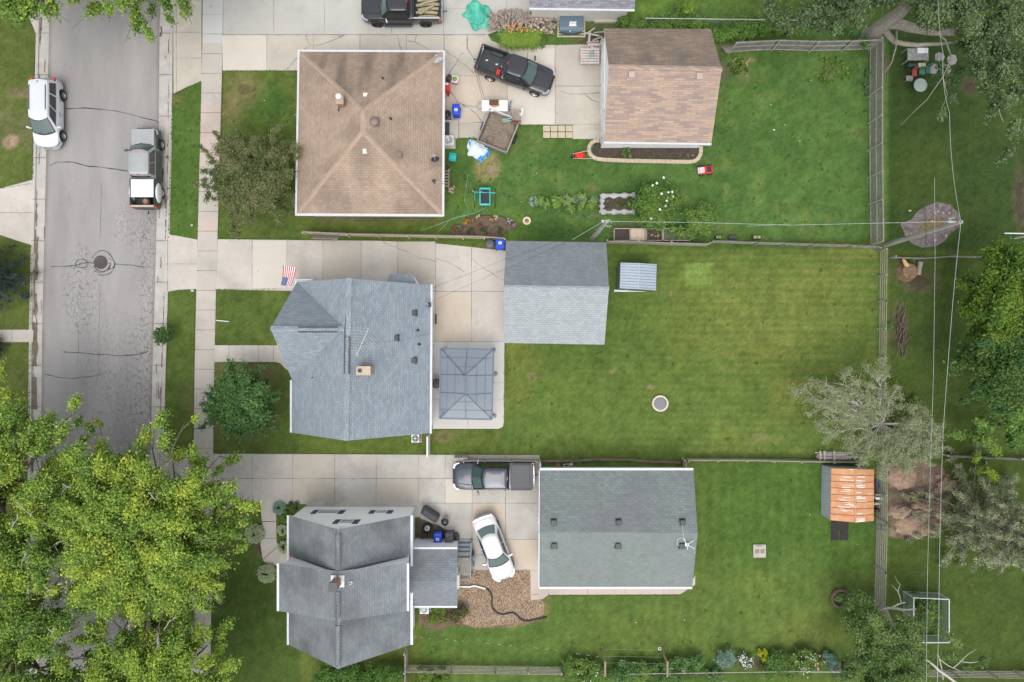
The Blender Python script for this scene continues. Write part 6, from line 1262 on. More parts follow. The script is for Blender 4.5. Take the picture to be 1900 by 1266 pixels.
# ================================================================== FENCES
def hvec(px,py):return W(px,py,0)
def board_fence(name,label,pts,h,m,bw=.09,gap=.02,post_every=2.4,rails=(.3,.9),side=1,post_m=None,jit=.03,cat="fence",cap=False,slope=0.0,group=None):
 """upright boards along a ground polyline (photo pixels)"""
 P=[hvec(*p)for p in pts];T=thing(name,label,cat,tuple(P[0]),group=group);b=MB();r=MB();posts=[]
 for a,c in zip(P,P[1:]):
  d=c-a;L=d.length;x=d/L;n=Vector((-x.y,x.x,0))*side;k=int(L/(bw+gap));ang_=math.atan2(x.y,x.x)
  for i in range(k):
   q=a+x*((i+.5)*(bw+gap));hh=h+rnd.uniform(-jit,jit);b.box((q.x+n.x*rnd.uniform(0,.008),q.y+n.y*rnd.uniform(0,.008),hh/2+.02),(bw,.02,hh),rz=ang_+rnd.uniform(-.02,.02))
  for z in rails:
   q0,q1=a+n*-.04,c+n*-.04;r.beam(q0+Vector((0,0,z*h)),q1+Vector((0,0,z*h)),.035,.08)
  m_=max(1,round(L/post_every));posts+=[(a+x*(L*i/m_)-n*.09,ang_)for i in range(m_+(1 if c==P[-1]else 0))]
 b.build("boards",m,T);r.build("rail",post_m or m,T)
 for q,an_ in posts:g=MB();g.box((q.x,q.y,h/2),(.09,.09,h+.06),rz=an_);g.build("post",post_m or m,T)
 return T
def rail_fence(name,label,pts,h,m,n_rails=4,bh=.14,post_every=2.4,side=1,sag=.02,tilt=.0):
 """horizontal boards on posts"""
 P=[hvec(*p)for p in pts];T=thing(name,label,"fence",tuple(P[0]))
 for a,c in zip(P,P[1:]):
  d=c-a;L=d.length;x=d/L;n=Vector((-x.y,x.x,0))*side;m_=max(1,round(L/post_every))
  for i in range(m_+1):q=a+x*(L*i/m_);g=MB();g.box((q.x,q.y,h/2),(.10,.10,h+.05),rz=math.atan2(x.y,x.x));g.build("post",m,T)
  for k in range(n_rails):
   g=MB();z=h*(k+.6)/n_rails
   for i in range(m_):
    q0,q1=a+x*(L*i/m_-.03),a+x*(L*(i+1)/m_+.03);off=n*(-.062 if(i+k)%2 else-.062)+n*(-.004*k)
    g.beam(q0+off+Vector((0,0,z+rnd.uniform(-sag,sag))),q1+off+Vector((0,0,z+rnd.uniform(-sag,sag))),.022,bh)
   g.build("rail",m,T)
 return T
board_fence("wooden_fence","low weathered wooden fence between the brown house and the tan driveway",[(570,434),(650,438),(760,440),(860,442),(900,443),(937,446)],1.15,M_ROT,bw=.10,gap=.03,post_every=2.3,side=1,post_m=M_PALEPLANK)
g=MB();a,c=hvec(586,440),hvec(632,443);g.box(((a.x+c.x)/2,a.y-.05,.55),(1.9,.03,1.0),rot=Euler((.5,0,-.03)).to_matrix());tag(g.build("fence_panel",M_ROT,loc=a),"loose grey fence panel leaning at the street end of the low wooden fence","fence panel")
board_fence("wooden_fence","pale wooden fence right of the centre garage behind the compost bins",[(1123,452),(1180,453),(1240,455),(1310,457)],1.05,M_ROT,bw=.12,gap=.004,post_every=2.4,side=-1,jit=.01)
board_fence("wooden_fence","dark slatted wooden fence between the lush lawn and the striped lawn",[(1316,450),(1400,453),(1500,456),(1570,458),(1622,461)],.95,M_GREYWOOD,bw=.09,gap=.05,side=1,jit=.02)
board_fence("wooden_fence","tall grey picket fence along the east side of the lush lawn",[(1613,92),(1612,180),(1612,280),(1613,380),(1614,455)],1.95,M_GREYWOOD,bw=.075,gap=.055,post_every=2.45,side=1,rails=(.12,.55,.97),post_m=M_ROT,jit=.02)
board_fence("wooden_fence","grey wooden fence in the top right along the north edge of the lush lawn",[(1352,97),(1430,93),(1500,95),(1560,94),(1612,92)],1.7,M_GREYWOOD,bw=.08,gap=.045,side=1,rails=(.12,.55,.97),post_m=M_ROT)
p0=hvec(1368,103);g=MB();R_=Euler((math.radians(42),0,.10)).to_matrix();c0=p0+Vector((0,.35,.55))
for i in range(20):g.box(c0+R_@Vector((-1.15+i*.12,0,0)),(.095,.02,1.55),rot=R_)
for z in(-.45,.5):g.box(c0+R_@Vector((0,-.03,z)),(2.45,.04,.08),rot=R_)
tag(g.build("fence_panel",M_ROT,loc=p0),"brown broken fence panel leaning against the grey fence behind the tan garage","fence panel")
rail_fence("rail_fence","grey board fence with four rails along the east edge of the striped lawn",[(1630,466),(1629,560),(1628,660),(1627,760),(1627,845)],1.1,M_ROT,4,bh=.09,side=-1)
rail_fence("rail_fence","tall grey plank fence behind the rusty shed",[(1624,862),(1624,960),(1622,1050),(1620,1120)],1.5,M_ROT,6,bh=.14,side=-1,sag=.008)
rail_fence("rail_fence","weathered slatted fence along the bottom edge below the white house yard",[(757,1232),(840,1233),(920,1234),(1040,1236)],1.2,M_ROT,6,bh=.085,side=1,post_every=2.2)
rail_fence("rail_fence","weathered plank fence at the bottom right corner",[(1690,1240),(1760,1242),(1830,1243),(1930,1244)],1.1,M_ROT,5,bh=.10,side=1)
rail_fence("rail_fence","dark fence line crossing behind the wooden utility pole on the right",[(1650,478),(1700,480),(1760,476),(1830,478),(1930,482)],.9,M_GREYWOOD,3,bh=.16,side=1)
rail_fence("rail_fence","dark wooden fence running off the right edge below the rear trees",[(1745,842),(1830,846),(1930,850)],.9,M_GREYWOOD,3,bh=.2,side=1)
board_fence("wooden_fence","short wooden fence beside the south end of the white house",[(757,1200),(757,1234),(755,1300)],1.3,M_ROT,bw=.1,gap=.02,post_every=1.5,side=1)
board_fence("wooden_fence","grey plank fence behind the dark navy pickup",[(862,851),(900,851),(950,851),(998,852)],1.0,M_ROT,bw=.10,gap=.01,side=1,post_m=M_ROT)
board_fence("wooden_fence","short fence return between the navy pickup and the green-roofed garage",[(998.5,853),(998.5,870)],1.0,M_ROT,bw=.1,gap=.01,side=-1)
board_fence("wooden_fence","pale wooden fence running east from the green-roofed garage",[(1273,851),(1380,851),(1480,853),(1600,855)],.75,M_ROT,bw=.12,gap=.004,side=1,jit=.008)
board_fence("wooden_fence","short wooden fence return at the corner of the green-roofed garage",[(1268,868),(1267,850)],1.0,M_ROT,bw=.1,gap=.02,side=-1)
g=MB();a,c=hvec(797.5,806),hvec(797.5,841);g.box(((a.x+c.x)/2,(a.y+c.y)/2,.75),(.06,1.42,1.5));g.box(((a.x+c.x)/2,(a.y+c.y)/2,1.52),(.1,1.45,.05));tag(g.build("vinyl_fence",M_WHITE,loc=a),"white vinyl fence panel below the corner of the blue grey house","fence")
g=MB();a,c=hvec(845,850),hvec(868,850);g.box(((a.x+c.x)/2,a.y,.35),(.95,.4,.7),rot=Euler((.2,0,.02)).to_matrix());tag(g.build("board_stack",M_ROT,loc=a),"pale board leaning at the left end of the fence by the navy pickup","board")
a,c=W(1198,34,1.2),W(1500,38,1.2);T=thing("chain_link_fence","chain-link fence with a pale top pipe behind the tan garage","fence",(a.x,a.y,0));g=MB();g.tube([a,c],.03);g.build("top_rail",M_GREYMETAL,T)
for i in range(5):q=a.lerp(c,i/4);g=MB();g.tube([(q.x,q.y,0),(q.x,q.y,1.22)],.03);g.build("post",M_GREYMETAL,T)
def meshmat():
 m,t,p=nodes("chain link mesh");p.inputs["Base Color"].default_value=(.35,.38,.38,1);p.inputs["Metallic"].default_value=.5
 tr=N(t,"ShaderNodeBsdfTransparent");ms=N(t,"ShaderNodeMixShader");tc=N(t,"ShaderNodeTexCoord");mp=N(t,"ShaderNodeMapping");mp.inputs["Rotation"].default_value=(0,0,.785);ck=N(t,"ShaderNodeTexBrick");ck.offset=0
 for k_,v in(("Scale",1.0),("Mortar Size",.006),("Brick Width",.055),("Row Height",.055),("Mortar Smooth",0)):ck.inputs[k_].default_value=v
 t.links.new(tc.outputs["UV"],mp.inputs[0]);t.links.new(mp.outputs[0],ck.inputs["Vector"]);t.links.new(ck.outputs["Fac"],ms.inputs[0]);t.links.new(tr.outputs[0],ms.inputs[1]);t.links.new(p.outputs[0],ms.inputs[2]);t.links.new(ms.outputs[0],t.nodes["Material Output"].inputs[0]);return m
M_MESH=meshmat();g=MB();g.face([(a.x,a.y,.02),(c.x,c.y,.02),(c.x,c.y,1.2),(a.x,a.y,1.2)]);g.build("wire_mesh",M_MESH,T)
def edging(name,label,pts,w,h,m,cat="edging",seg=.30):
 P=[hvec(*p)for p in pts];g=MB();acc=[]
 for a,c in zip(P,P[1:]):
  L=(c-a).length;n=max(1,int(L/seg));x=(c-a)/L
  for i in range(n):q=a+x*(L*(i+.5)/n);g.box((q.x,q.y,h/2+rnd.uniform(-.008,.008)),(L/n-.012,w,h),rz=math.atan2(x.y,x.x)+rnd.uniform(-.03,.03))
 return tag(g.build(name,m,loc=P[0]),label,cat)
edging("landscape_timber","low brown timber edging between the lawn and the green-roofed garage",[(1001,855),(1060,855),(1110,852),(1160,853),(1215,856),(1262,858)],.16,.16,mat("brown timber",(.17,.115,.095),.95,var=.25),seg=2.2)
edging("block_edging","curved tan block edging round the soil bed below the tan garage",[(1112,262),(1106,262),(1100,264),(1095,269),(1092,276),(1093,284),(1098,291),(1106,295),(1118,297),(1160,299),(1210,300),(1260,301),(1284,301),(1292,298),(1297,292),(1300,284),(1300,272)],.27,.12,M_STONE,seg=.29)
def soil(label,pts,z=.05,m=None,name="soil_bed",cat="soil bed",h0=-.05):
 g=MB();g.prism([XY(x,y)for x,y in pts],h0,z);p=hvec(*pts[0]);return tag(g.build(name,m or M_SOIL,loc=p),label,cat)
soil("dark soil planting bed along the tan garage wall",[(1113,264),(1104,266),(1099,274),(1100,284),(1108,290),(1120,292),(1290,296),(1295,286),(1296,268),(1260,266)],.06)
shrub("small green plants growing in the soil bed below the tan garage",1165,283,.35,.35,900,.06,MID,301,rx=.5,loc_z=.06,cat="plant",name="plant");shrub("tiny seedlings at the right end of the garage soil bed",1275,288,.25,.15,350,.04,[(.15,.2,.08),(.3,.36,.2)],302,rx=.7,loc_z=.06,cat="plant",name="plant")
shrub("grey green plant in the rounded left end of the garage soil bed",1104,273,.22,.25,350,.05,[(.12,.2,.13)],303,loc_z=.06,cat="plant",name="plant")
P_=[(832,440),(850,420),(862,406),(880,401),(905,400),(930,402),(945,408),(954,418),(958,424),(940,428),(930,440),(880,441)]
soil("kidney-shaped flower bed soil beside the low wooden fence",P_,.05,mat("mulched soil",(.15,.105,.075),1,var=.35,scale=5,fine=.4));edging("bed_edging","dark curved edging strip on the lawn side of the flower bed",P_[2:9],.05,.09,M_BLACK,seg=.4)
for i,(x,y,c,r,l)in enumerate(((867,412,(.62,.34,.04),.28,"golden leaved plant at the left of the flower bed"),(843,421,(.42,.07,.07),.24,"red flowered plant at the left end of the flower bed"),(852,424,(.20,.32,.14),.22,"pale green plant beside the red one in the flower bed"),(888,403,(.62,.66,.40),.2,"small white flowered plant at the top of the flower bed"),(921,405,(.55,.60,.35),.26,"pale yellow flowered plant in the middle of the flower bed"),(913,408,(.62,.33,.06),.16,"small orange plant in the middle of the flower bed"),(945,410,(.50,.56,.36),.2,"whitish plant at the right end of the flower bed"),(950,414,(.18,.06,.50),.14,"purple flowered plant at the right tip of the flower bed"),(955,419,(.65,.35,.38),.16,"pink flowered plant at the right tip of the flower bed"),(890,418,(.42,.08,.08),.18,"dark red plant in the middle of the flower bed"),(900,428,(.07,.14,.04),.35,"green ground plant in the flower bed near the fence"),(925,425,(.10,.16,.06),.3,"green plant near the right end of the flower bed"),(875,430,(.08,.14,.05),.32,"dark green plant in the flower bed by the fence"),(880,410,(.40,.22,.08),.18,"bronze coloured plant in the flower bed"))):
 shrub(l,x,y,r,.3,520,.045,[(.06,.12,.03),c,c],310+i,name="flowering_plant",cat="flower",k=5,loc_z=.05)
T=thing("raised_bed","raised vegetable bed with grey fabric draped over its edges","raised bed",tuple(hvec(1146,380)));a,c=hvec(1114,397),hvec(1177,363)
g=MB();M_FAB=mat("grey woven fabric",(.36,.38,.40),.7,var=.15,scale=6,bump=.6)
for x0,y0,x1,y1 in((a.x,a.y,c.x,a.y),(a.x,c.y,c.x,c.y),(a.x,a.y,a.x,c.y),(c.x,a.y,c.x,c.y)):g.beam((x0,y0,.2),(x1,y1,.2),.07,.4)
g.build("frame",M_ROT,T);g=MB()
for x0,y0,x1,y1 in((a.x,a.y+.08,c.x,a.y+.12),(a.x,c.y-.1,c.x,c.y-.02),(a.x+.05,a.y,a.x+.1,c.y)):
 n=16;V=[]
 for i in range(n+1):
  t=i/n;x,y=x0+(x1-x0)*t,y0+(y1-y0)*t;d=Vector((-(y1-y0),x1-x0,0)).normalized();w=.10+.05*math.sin(i*1.3);V+=[Vector((x,y,.30))+d*w*1.4,Vector((x,y,.43+rnd.uniform(0,.03))),Vector((x,y,.30))-d*w*1.5]
 g.add(V,[q for i in range(n)for q in((3*i,3*i+1,3*i+4,3*i+3),(3*i+1,3*i+2,3*i+5,3*i+4))],0,True)
g.build("fabric_edge",M_FAB,T);g=MB();g.box(((a.x+c.x)/2,(a.y+c.y)/2,.15),(c.x-a.x-.08,c.y-a.y-.08,.3));g.build("soil",M_SOIL,T)
for i,(x,y)in enumerate(((1124,374),(1130,388),(1152,374),(1158,386),(1142,380),(1166,377))):shrub("leafy seedling in the fabric-edged raised bed",x,y,.2,.22,260,.05,[(.08,.16,.03),(.15,.25,.06)],330+i,name="seedling",cat="seedling",k=4,loc_z=.3,group="seedlings in the fabric-edged bed")
for i,(x0,x1,m,l)in enumerate(((1139,1168,M_SOIL,"wooden compost bin full of dark soil, the left end one"),(1169,1197,M_PALEPLANK,"wooden compost bin covered with a pale brown board"),(1199,1228,M_SOIL,"wooden compost bin of dark soil with pale scraps, third in the row"),(1230,1279,mat("leafy compost",(.09,.11,.06),1,var=.4,scale=6),"wide wooden bin full of greenery at the right end of the row"))):
 a,c=W(x0,447,.3),W(x1,425,.3);T=thing("compost_bin",l,"compost bin",((a.x+c.x)/2,(a.y+c.y)/2,0),group="wooden compost bins")
 for(q0,q1)in(((a.x,a.y),(c.x,a.y)),((a.x,c.y),(c.x,c.y)),((a.x,a.y+.03),(a.x,c.y-.03)),((c.x,a.y+.03),(c.x,c.y-.03))):
  g=MB();g.beam((*q0,.26),(*q1,.26),.05,.5);g.build("side_board",M_ROT,T)
 g=MB();g.box(((a.x+c.x)/2,(a.y+c.y)/2,.16),(c.x-a.x-.05,a.y*0+abs(c.y-a.y)-.05,.32));g.build("fill",m,T)
for i in range(7):
 p=W(1205+rnd.uniform(0,18),431+rnd.uniform(0,12),.34);g=MB();g.blob(p,(.05,.04,.03),7,4,noise=.3);tag(g.build("kitchen_scrap",M_PALEPLANK,loc=p),"pale scrap lying in the third compost bin","scrap","scraps in the compost bin")
for x,y,w_,m,l in((1332,441,.45,mat("leafy tray",(.2,.26,.08),.9),"green planted tray beside the dark slatted fence"),(1358,441,.6,M_DARKMETAL,"dark tray beside the dark slatted fence"),(1403,441,.65,mat("straw tray",(.34,.29,.10),.9),"yellowish tray beside the dark slatted fence")):
 p=hvec(x,y);g=MB();g.rbox((p.x,p.y,.1),(w_,.3,.2),.04);g.box((p.x-w_*.22,p.y,.205),(w_*.34,.2,.03),m=1);g.box((p.x+w_*.22,p.y,.205),(w_*.34,.2,.03),m=1);tag(g.build("planter_tray",[M_DARKMETAL,m],loc=p),l,"planter")
 # ================================================================== POLES AND WIRES
M_POLE=mat("weathered pole wood",(.33,.32,.285),.9,var=.25,scale=3,stretch=(1,1,.15),fine=.3)
b0,tp=hvec(1643,455),W(1783,412,8.35)
T=thing("utility_pole","tall wooden utility pole leaning outward beside the rear fence corner","utility pole",tuple(b0));g=MB();g.tube([b0-Vector((0,0,.3)),b0.lerp(tp,.5),tp],[.19,.165,.13],12);g.build("pole",M_POLE,T)
g=MB();g.box(tp+Vector((-.35,.05,-.35)),(.5,.12,.1));g.tube([tp+Vector((-.4,.05,-.3)),tp+Vector((-.55,.25,-.3)),tp+Vector((-.2,.3,-.3))],.03,6);g.lathe(tp+Vector((0,0,0)),[(.05,0),(.07,.06),(.05,.14)],10);g.build("bracket",M_GREYMETAL,T)
g=MB();g.tube([W(1720,432,5.0),W(1718,440,5.0),W(1717,452,4.9)],.03,6);g.build("cable_clamp",M_DARKMETAL,T)
b1,t1=hvec(1097,445),W(1126,411,7.2);T=thing("utility_pole","short grey utility pole on the lawn just above the centre garage","utility pole",tuple(b1));g=MB();g.tube([b1-Vector((0,0,.3)),b1.lerp(t1,.5),t1],[.17,.15,.12],12);g.build("pole",M_POLE,T)
g=MB();g.tube([t1+Vector((-.35,.05,-.1)),t1+Vector((.2,.1,-.1))],.035,6);g.tube([t1+Vector((.1+.22*math.cos(a),-.1+.2*math.sin(a),-.12))for a in np.linspace(0,5.5,12)],.02,5);g.box(t1+Vector((-.25,0,-.1)),(.14,.16,.2));g.build("bracket",M_GREYMETAL,T)
M_WIRE=mat("bright aluminium cable",(.42,.44,.44),.45,.2,var=.1);M_WIREB=mat("black cable",(.02,.02,.022),.6)
def wire(label,pts,r=.022,m=None,sag=.0,n=14,group=None,name="overhead_wire",dash=0):
 r*=.55;P=[W(*p)for p in pts];Q=[]
 for a,c in zip(P,P[1:]):
  for i in range(n):t=i/n;Q.append(a.lerp(c,t)-Vector((0,0,sag*4*t*(1-t))))
 Q.append(P[-1]);g=MB();g.tube(Q,r,5)
 if dash:
  for i in range(int((Q[-1]-Q[0]).length/dash)):
   t=i*dash/(Q[-1]-Q[0]).length*(len(Q)-1);k=int(t);
   if k+1<len(Q):a=Q[k].lerp(Q[k+1],t-k);c=Q[k].lerp(Q[k+1],min(1,t-k+.5*dash/(Q[k+1]-Q[k]).length));g.tube([a,c],r*1.35,5,m=1)
 return tag(g.build(name,[m or M_WIRE,M_WIRE],loc=Q[0]),label,"overhead wire",group)
wire("bright wire running north from the tall utility pole",[(1783,412,8.3),(1762,210,8.2),(1750,100,8.4),(1742,-60,8.6)],sag=.25)
wire("bright wire running south from the tall utility pole to the bottom edge",[(1783,412,8.3),(1768,560,8.1),(1750,800,7.9),(1744,1000,7.9),(1742,1160,8),(1738,1330,8.2)],sag=.02)
wire("long straight bright wire passing left of the tall utility pole top",[(1734,330,7.3),(1735,480,7.2),(1732,700,7.1),(1726,880,7),(1721,1060,7),(1718,1330,7.1)],.018)
wire("black cable running south between the rear fence and the bright wires",[(1718,250,6.2),(1718,452,6.1),(1715,640,6),(1710,900,5.9),(1706,1100,6),(1702,1330,6)],.018,M_WIREB)
wire("black cable crossing the top right backyard",[(1728,-40,7.5),(1718,90,7.2),(1718,250,6.9)],.016,M_WIREB)
wire("twisted bright service cable from the short pole to the tall pole",[(1128,411,7.1),(1290,413,6.9),(1466,418,6.9),(1640,414,7.4),(1778,411,8.2)],.02,dash=.7)
wire("thin white cable hanging below the service cable over the lush lawn",[(1385,420,6.6),(1466,416,6.8)],.016)
wire("service cable from the short pole to the brown-roofed house",[(1126,410,7.1),(1000,384,5.5),(920,361,4.5),(840,345,3.4),(812,338,3.2)],.012,M_WIREB,dash=.7)
wire("upper black wire from the short pole over the centre garage to the blue grey house",[(1120,413,7.1),(1040,446,6),(935,482,4.9),(870,508,4.2),(801,535,3.4)],.013,M_WIREB)
wire("lower black wire from the short pole over the centre garage to the blue grey house",[(1120,414,7.1),(1062,444,6.2),(990,477,5.2),(900,515,4.2),(801,560,3.4)],.014,M_WIREB)
wire("bright end of the service drop at the short pole",[(1118,412,7.1),(1062,445,6.3)],.02)
wire("dashed service cable across the lawn from the white house to the bottom edge",[(765,1182,3.4),(860,1190,3.8),(1000,1203,4.6),(1120,1220,5.2),(1260,1243,5.8),(1420,1285,6.4)],.013,M_WIREB,dash=.75)
wire("black antenna cable across the blue grey roof",[(684,634,7.2),(740,633,5.2),(800,618,3.2)],.012,M_WIREB,n=6)
T=thing("power_meter","dark meter mast on the east eave of the blue grey house","meter",tuple(W(797,565,2.9)));p=W(797,566,3.0);g=MB();g.tube([p-Vector((0,0,.3)),p+Vector((0,0,.35))],.04);g.box(p,(.2,.3,.2));g.build("box",M_DARKMETAL,T);g=MB();g.tube([p+Vector((0,0,.3)),p+Vector((-.25,.1,.4))],.03);g.tube([p+Vector((0,.2,.1)),p+Vector((-.2,.35,.3))],.02);g.build("weatherhead",M_GREYMETAL,T)
p=W(806,338,3.2);T=thing("service_mast","dark service mast at the southeast corner of the brown-roofed house","service mast",tuple(p));g=MB();g.tube([p-Vector((0,0,.6)),p+Vector((0,0,.3))],.05);g.blob(p+Vector((0,0,.35)),(.14,.12,.1));g.build("mast",M_DARKMETAL,T);g=MB();g.tube([p+Vector((0,0,.2)),p+Vector((.5,-.1,.1)),W(822,341,3.0)],.025);g.build("bracket",M_GREYMETAL,T)
T=thing("tv_antenna","white rooftop television antenna with many thin rods above the chimney","antenna",tuple(W(674,640,6.6)));p=W(674,640,6.0);top_=Vector((p.x,p.y,7.6));g=MB();g.tube([p,top_],.025,6);g.build("mast",M_GREYMETAL,T)
A_,B_=W(684,610,7.6),W(661,661,7.6);g=MB();g.beam(A_,B_,.03,.03);g.build("boom",M_WIRE,T)
for i in range(11):
 t=i/10;c=A_.lerp(B_,t);L=1.15*(1-t)**.8+.22;d1=Vector((-1,.05,0));d2=Vector((.72,-.75,0))
 for d in(d1,d2):g=MB();g.tube([c,c+d*L],.0075,5);g.build("rod",M_WIRE,T)
p=W(1274,1010,3.6);T=thing("roof_antenna","white antenna bracket with a looping cable at the right end of the wide garage roof","antenna",tuple(p));g=MB();g.tube([p-Vector((0,0,.15)),p+Vector((0,0,.35))],.03);g.box(p+Vector((0,0,.1)),(.26,.2,.06));g.build("mast",M_WHITE,T)
for q in((1287,1003),(1289,1018),(1276,1020),(1268,1000)):g=MB();g.tube([p+Vector((0,0,.15)),W(q[0],q[1],3.72)],.022,6);g.build("rod",M_WHITE,T)
g=MB();g.tube([W(*q)for q in((1262,1014,3.55),(1257,1010,3.6),(1256,1002,3.68),(1262,998,3.72),(1268,999,3.72),(1272,1003,3.7))],.014,6);g.tube([W(1266,972,3.65),W(1268,996,3.8),W(1273,1006,3.75)],.009,5);g.build("cable",M_WHITE,T)
# ================================================================== FLAG
p0,p1=W(541,532,2.3),W(519,530,2.75);T=thing("flag","American flag on a white pole at the corner of the blue grey house","flag",tuple(p0));g=MB();g.tube([p0+Vector((.3,-.05,-.15)),p1+Vector((-.03,0,.03))],.022,8);g.blob(p1,(.04,.04,.04));g.build("pole",M_WHITE,T)
MR,MW,MBU=mat("flag red",(.50,.02,.035),.8,var=.05),mat("flag white",(.72,.72,.74),.8,var=.03),mat("flag blue",(.03,.045,.22),.8,var=.05)
hoist0,hoist1=W(521,529.5,2.7),W(540,531,2.35);fly0,fly1=W(524.5,492,2.55),W(549,497,2.3)
def flagpt(u,v,off=0):
 a=hoist0.lerp(hoist1,u);b_=fly0.lerp(fly1,u);q=a.lerp(b_,v);w=math.sin(v*5.5+u*2.2)*.055*v+math.sin(v*11-u*3)*.02*v
 return q+Vector((.05*math.sin(v*3.3)+w*.5,0,w+off-.10*v*v))
g=MB()
for s in range(13):
 for j in range(22):
  for k in range(1):
   u0,u1,v0,v1=s/13,(s+1)/13,j/22,(j+1)/22;m_=2 if(s<7 and v1<=.41)else(0 if s%2==0 else 1);g.add([flagpt(u0,v0),flagpt(u1,v0),flagpt(u1,v1),flagpt(u0,v1)],[(0,1,2,3)],m_,True)
fl_=g.build("cloth",[MR,MW,MBU],T);g=MB()
for r_i in range(9):
 for c_i in range(6 if r_i%2==0 else 5):
  v=.41*(.09+.82*((c_i+(0 if r_i%2==0 else .5))/5));u=7/13*(.09+.82*r_i/8);c=flagpt(u,v,.006);P=[]
  for q in range(10):rr=.022 if q%2==0 else .009;a=q*math.pi/5;P.append(c+Vector((rr*math.cos(a),rr*math.sin(a),0)))
  g.add(P,[tuple(range(10))],0)
g.build("stars",MW,fl_)
# ================================================================== BINS
def bin_(label,px,py,rz,m,lid=None,mark=True,group=None,w=.58,d=.72,h=1.05,name="wheeled_bin"):
 p=W(px,py,h);T=thing(name,label,"bin",(p.x,p.y,0),rz,group=group)
 g=MB();vs=[]
 g.rbox((0,0,h*.46),(w*.9,d*.9,h*.88),.06,top=1.06);g.build("body",m,T,local=True)
 g=MB();g.rbox((0,.02,h*.955),(w,d,.09),.09);g.rbox((0,-.03,h*1.005),(w*.72,d*.6,.04),.05);l=g.build("lid",lid or m,T,local=True)
 g=MB();g.tube([(-w*.36,d/2+.05,h*.93),(w*.36,d/2+.05,h*.93)],.025);g.build("handle",m,T,local=True)
 for s in(-1,1):g=MB();g.lathe((s*w*.44,d*.40,.12),[(.12,-.03),(.12,.03),(.01,.03)],14,rot=Euler((0,math.radians(90),0)).to_matrix());g.build("wheel",M_BLACK,T,local=True)
 if mark:
  g=MB();g.box((0,-.04,h*1.005+.024),(.22,.2,.006));lb=g.build("label",M_WHITE,l,local=True)
  g=MB()
  for k in range(3):g.box((0,-.10+k*.06,h*1.005+.029),(.16-.03*k,.018,.004))
  g.build("label_print",MBU,lb,local=True)
 return T
bin_("blue wheeled bin beside the east wall of the brown-roofed house",846,203,0,M_BLUE);bin_("blue wheeled bin at the upper left corner of the centre garage",928,452,math.radians(180),M_BLUE,w=.66);bin_("blue wheeled bin against the addition of the white house",812,1000,0,M_BLUE)
M_GBIN=mat("grey bin plastic",(.085,.085,.09),.5,var=.12);bin_("dark grey wheeled bin beside the blue one at the white house",833,1000,0,M_GBIN,mark=False)
p=W(909,453,.8);T=thing("round_bin","round dark grey dustbin beside the blue bin at the centre garage","bin",(p.x,p.y,0));g=MB();g.lathe((p.x,p.y,0),[(.26,0),(.33,.8),(.35,.82),(.35,.86),(.2,.92),(.01,.94)],24);g.build("body",M_GBIN,T);g=MB();g.tube([(p.x-.1,p.y,.93),(p.x,p.y,.98),(p.x+.1,p.y,.93)],.02);g.build("handle",M_GBIN,T)
p=W(829.5,212,.7);T=thing("open_bin","dark open dustbin stuffed with black bags beside the brown house","bin",(p.x,p.y,0));g=MB();g.rbox((p.x,p.y,.33),(.46,.62,.66),.12);g.build("body",M_GBIN,T)
M_BAG=mat("glossy black bag",(.022,.025,.026),.25,var=.4,scale=8,bump=1,bscale=14);g=MB();g.blob((p.x,p.y,.68),(.21,.28,.17),14,8,noise=.16);g.build("bin_bag",M_BAG,T)
# ================================================================== BROWN HOUSE SIDE CLUTTER
p=hvec(838,238);T=thing("stoop","concrete back step with a dark mat beside the brown-roofed house","step",tuple(p));a,c=W(822,256,.35),W(850,223,.35);g=MB();g.box(((a.x+c.x)/2,(a.y+c.y)/2,.175),(c.x-a.x,abs(c.y-a.y),.35));g.build("slab",M_C1,T);g=MB();a,c=W(824,252,.36),W(834,227,.36);g.box(((a.x+c.x)/2,(a.y+c.y)/2,.36),(c.x-a.x,abs(c.y-a.y),.02));g.build("mat",mat("dark mat",(.06,.058,.052),.95,var=.3,scale=10),T)
def acunit(label,px,py,s=.72,h=.75,m=None,dark=False):
 p=W(px,py,h);T=thing("air_conditioner",label,"air conditioner",(p.x,p.y,0));g=MB();g.box((p.x,p.y,.04),(s*1.2,s*1.2,.08));g.build("pad",M_C1,T);g=MB();g.rbox((p.x,p.y,h/2+.04),(s,s,h-.08),.07);g.build("casing",m or mat("cream enamel",(.60,.59,.54),.5,var=.06),T)
 g=MB();g.lathe((p.x,p.y,h+.005),[(s*.42,0),(s*.38,.02),(s*.36,.005),(.01,.004)],24,cap=False);o=g.build("fan_well",M_DARKMETAL if dark else M_GREYMETAL,T);g=MB()
 for q in range(1,5):g.tube([(p.x+s*.09*q*math.cos(a),p.y+s*.09*q*math.sin(a),h+.035)for a in np.linspace(0,2*math.pi,20)],.007,4)
 for a in range(4):g.beam((p.x,p.y,h+.035),(p.x+s*.4*math.cos(a*1.57),p.y+s*.4*math.sin(a*1.57),h+.035),.015,.015)
 g.lathe((p.x,p.y,h+.02),[(s*.1,0),(s*.1,.03),(.01,.035)],12);g.build("fan_guard",M_WHITE,T)
acunit("cream air conditioner against the brown-roofed house",832.5,260);acunit("grey air conditioner with a dark fan below the blue grey house",770.5,814,.62,.7,M_GREYMETAL,True);acunit("pale air conditioner in the corner below the white house addition",787,1131,.7,.75,M_GREYMETAL)
p=hvec(838,271);g=MB();g.rbox((p.x,p.y,.06),(.26,.14,.12),.02);tag(g.build("box",M_WHITE,loc=p),"small white box below the cream air conditioner","box")
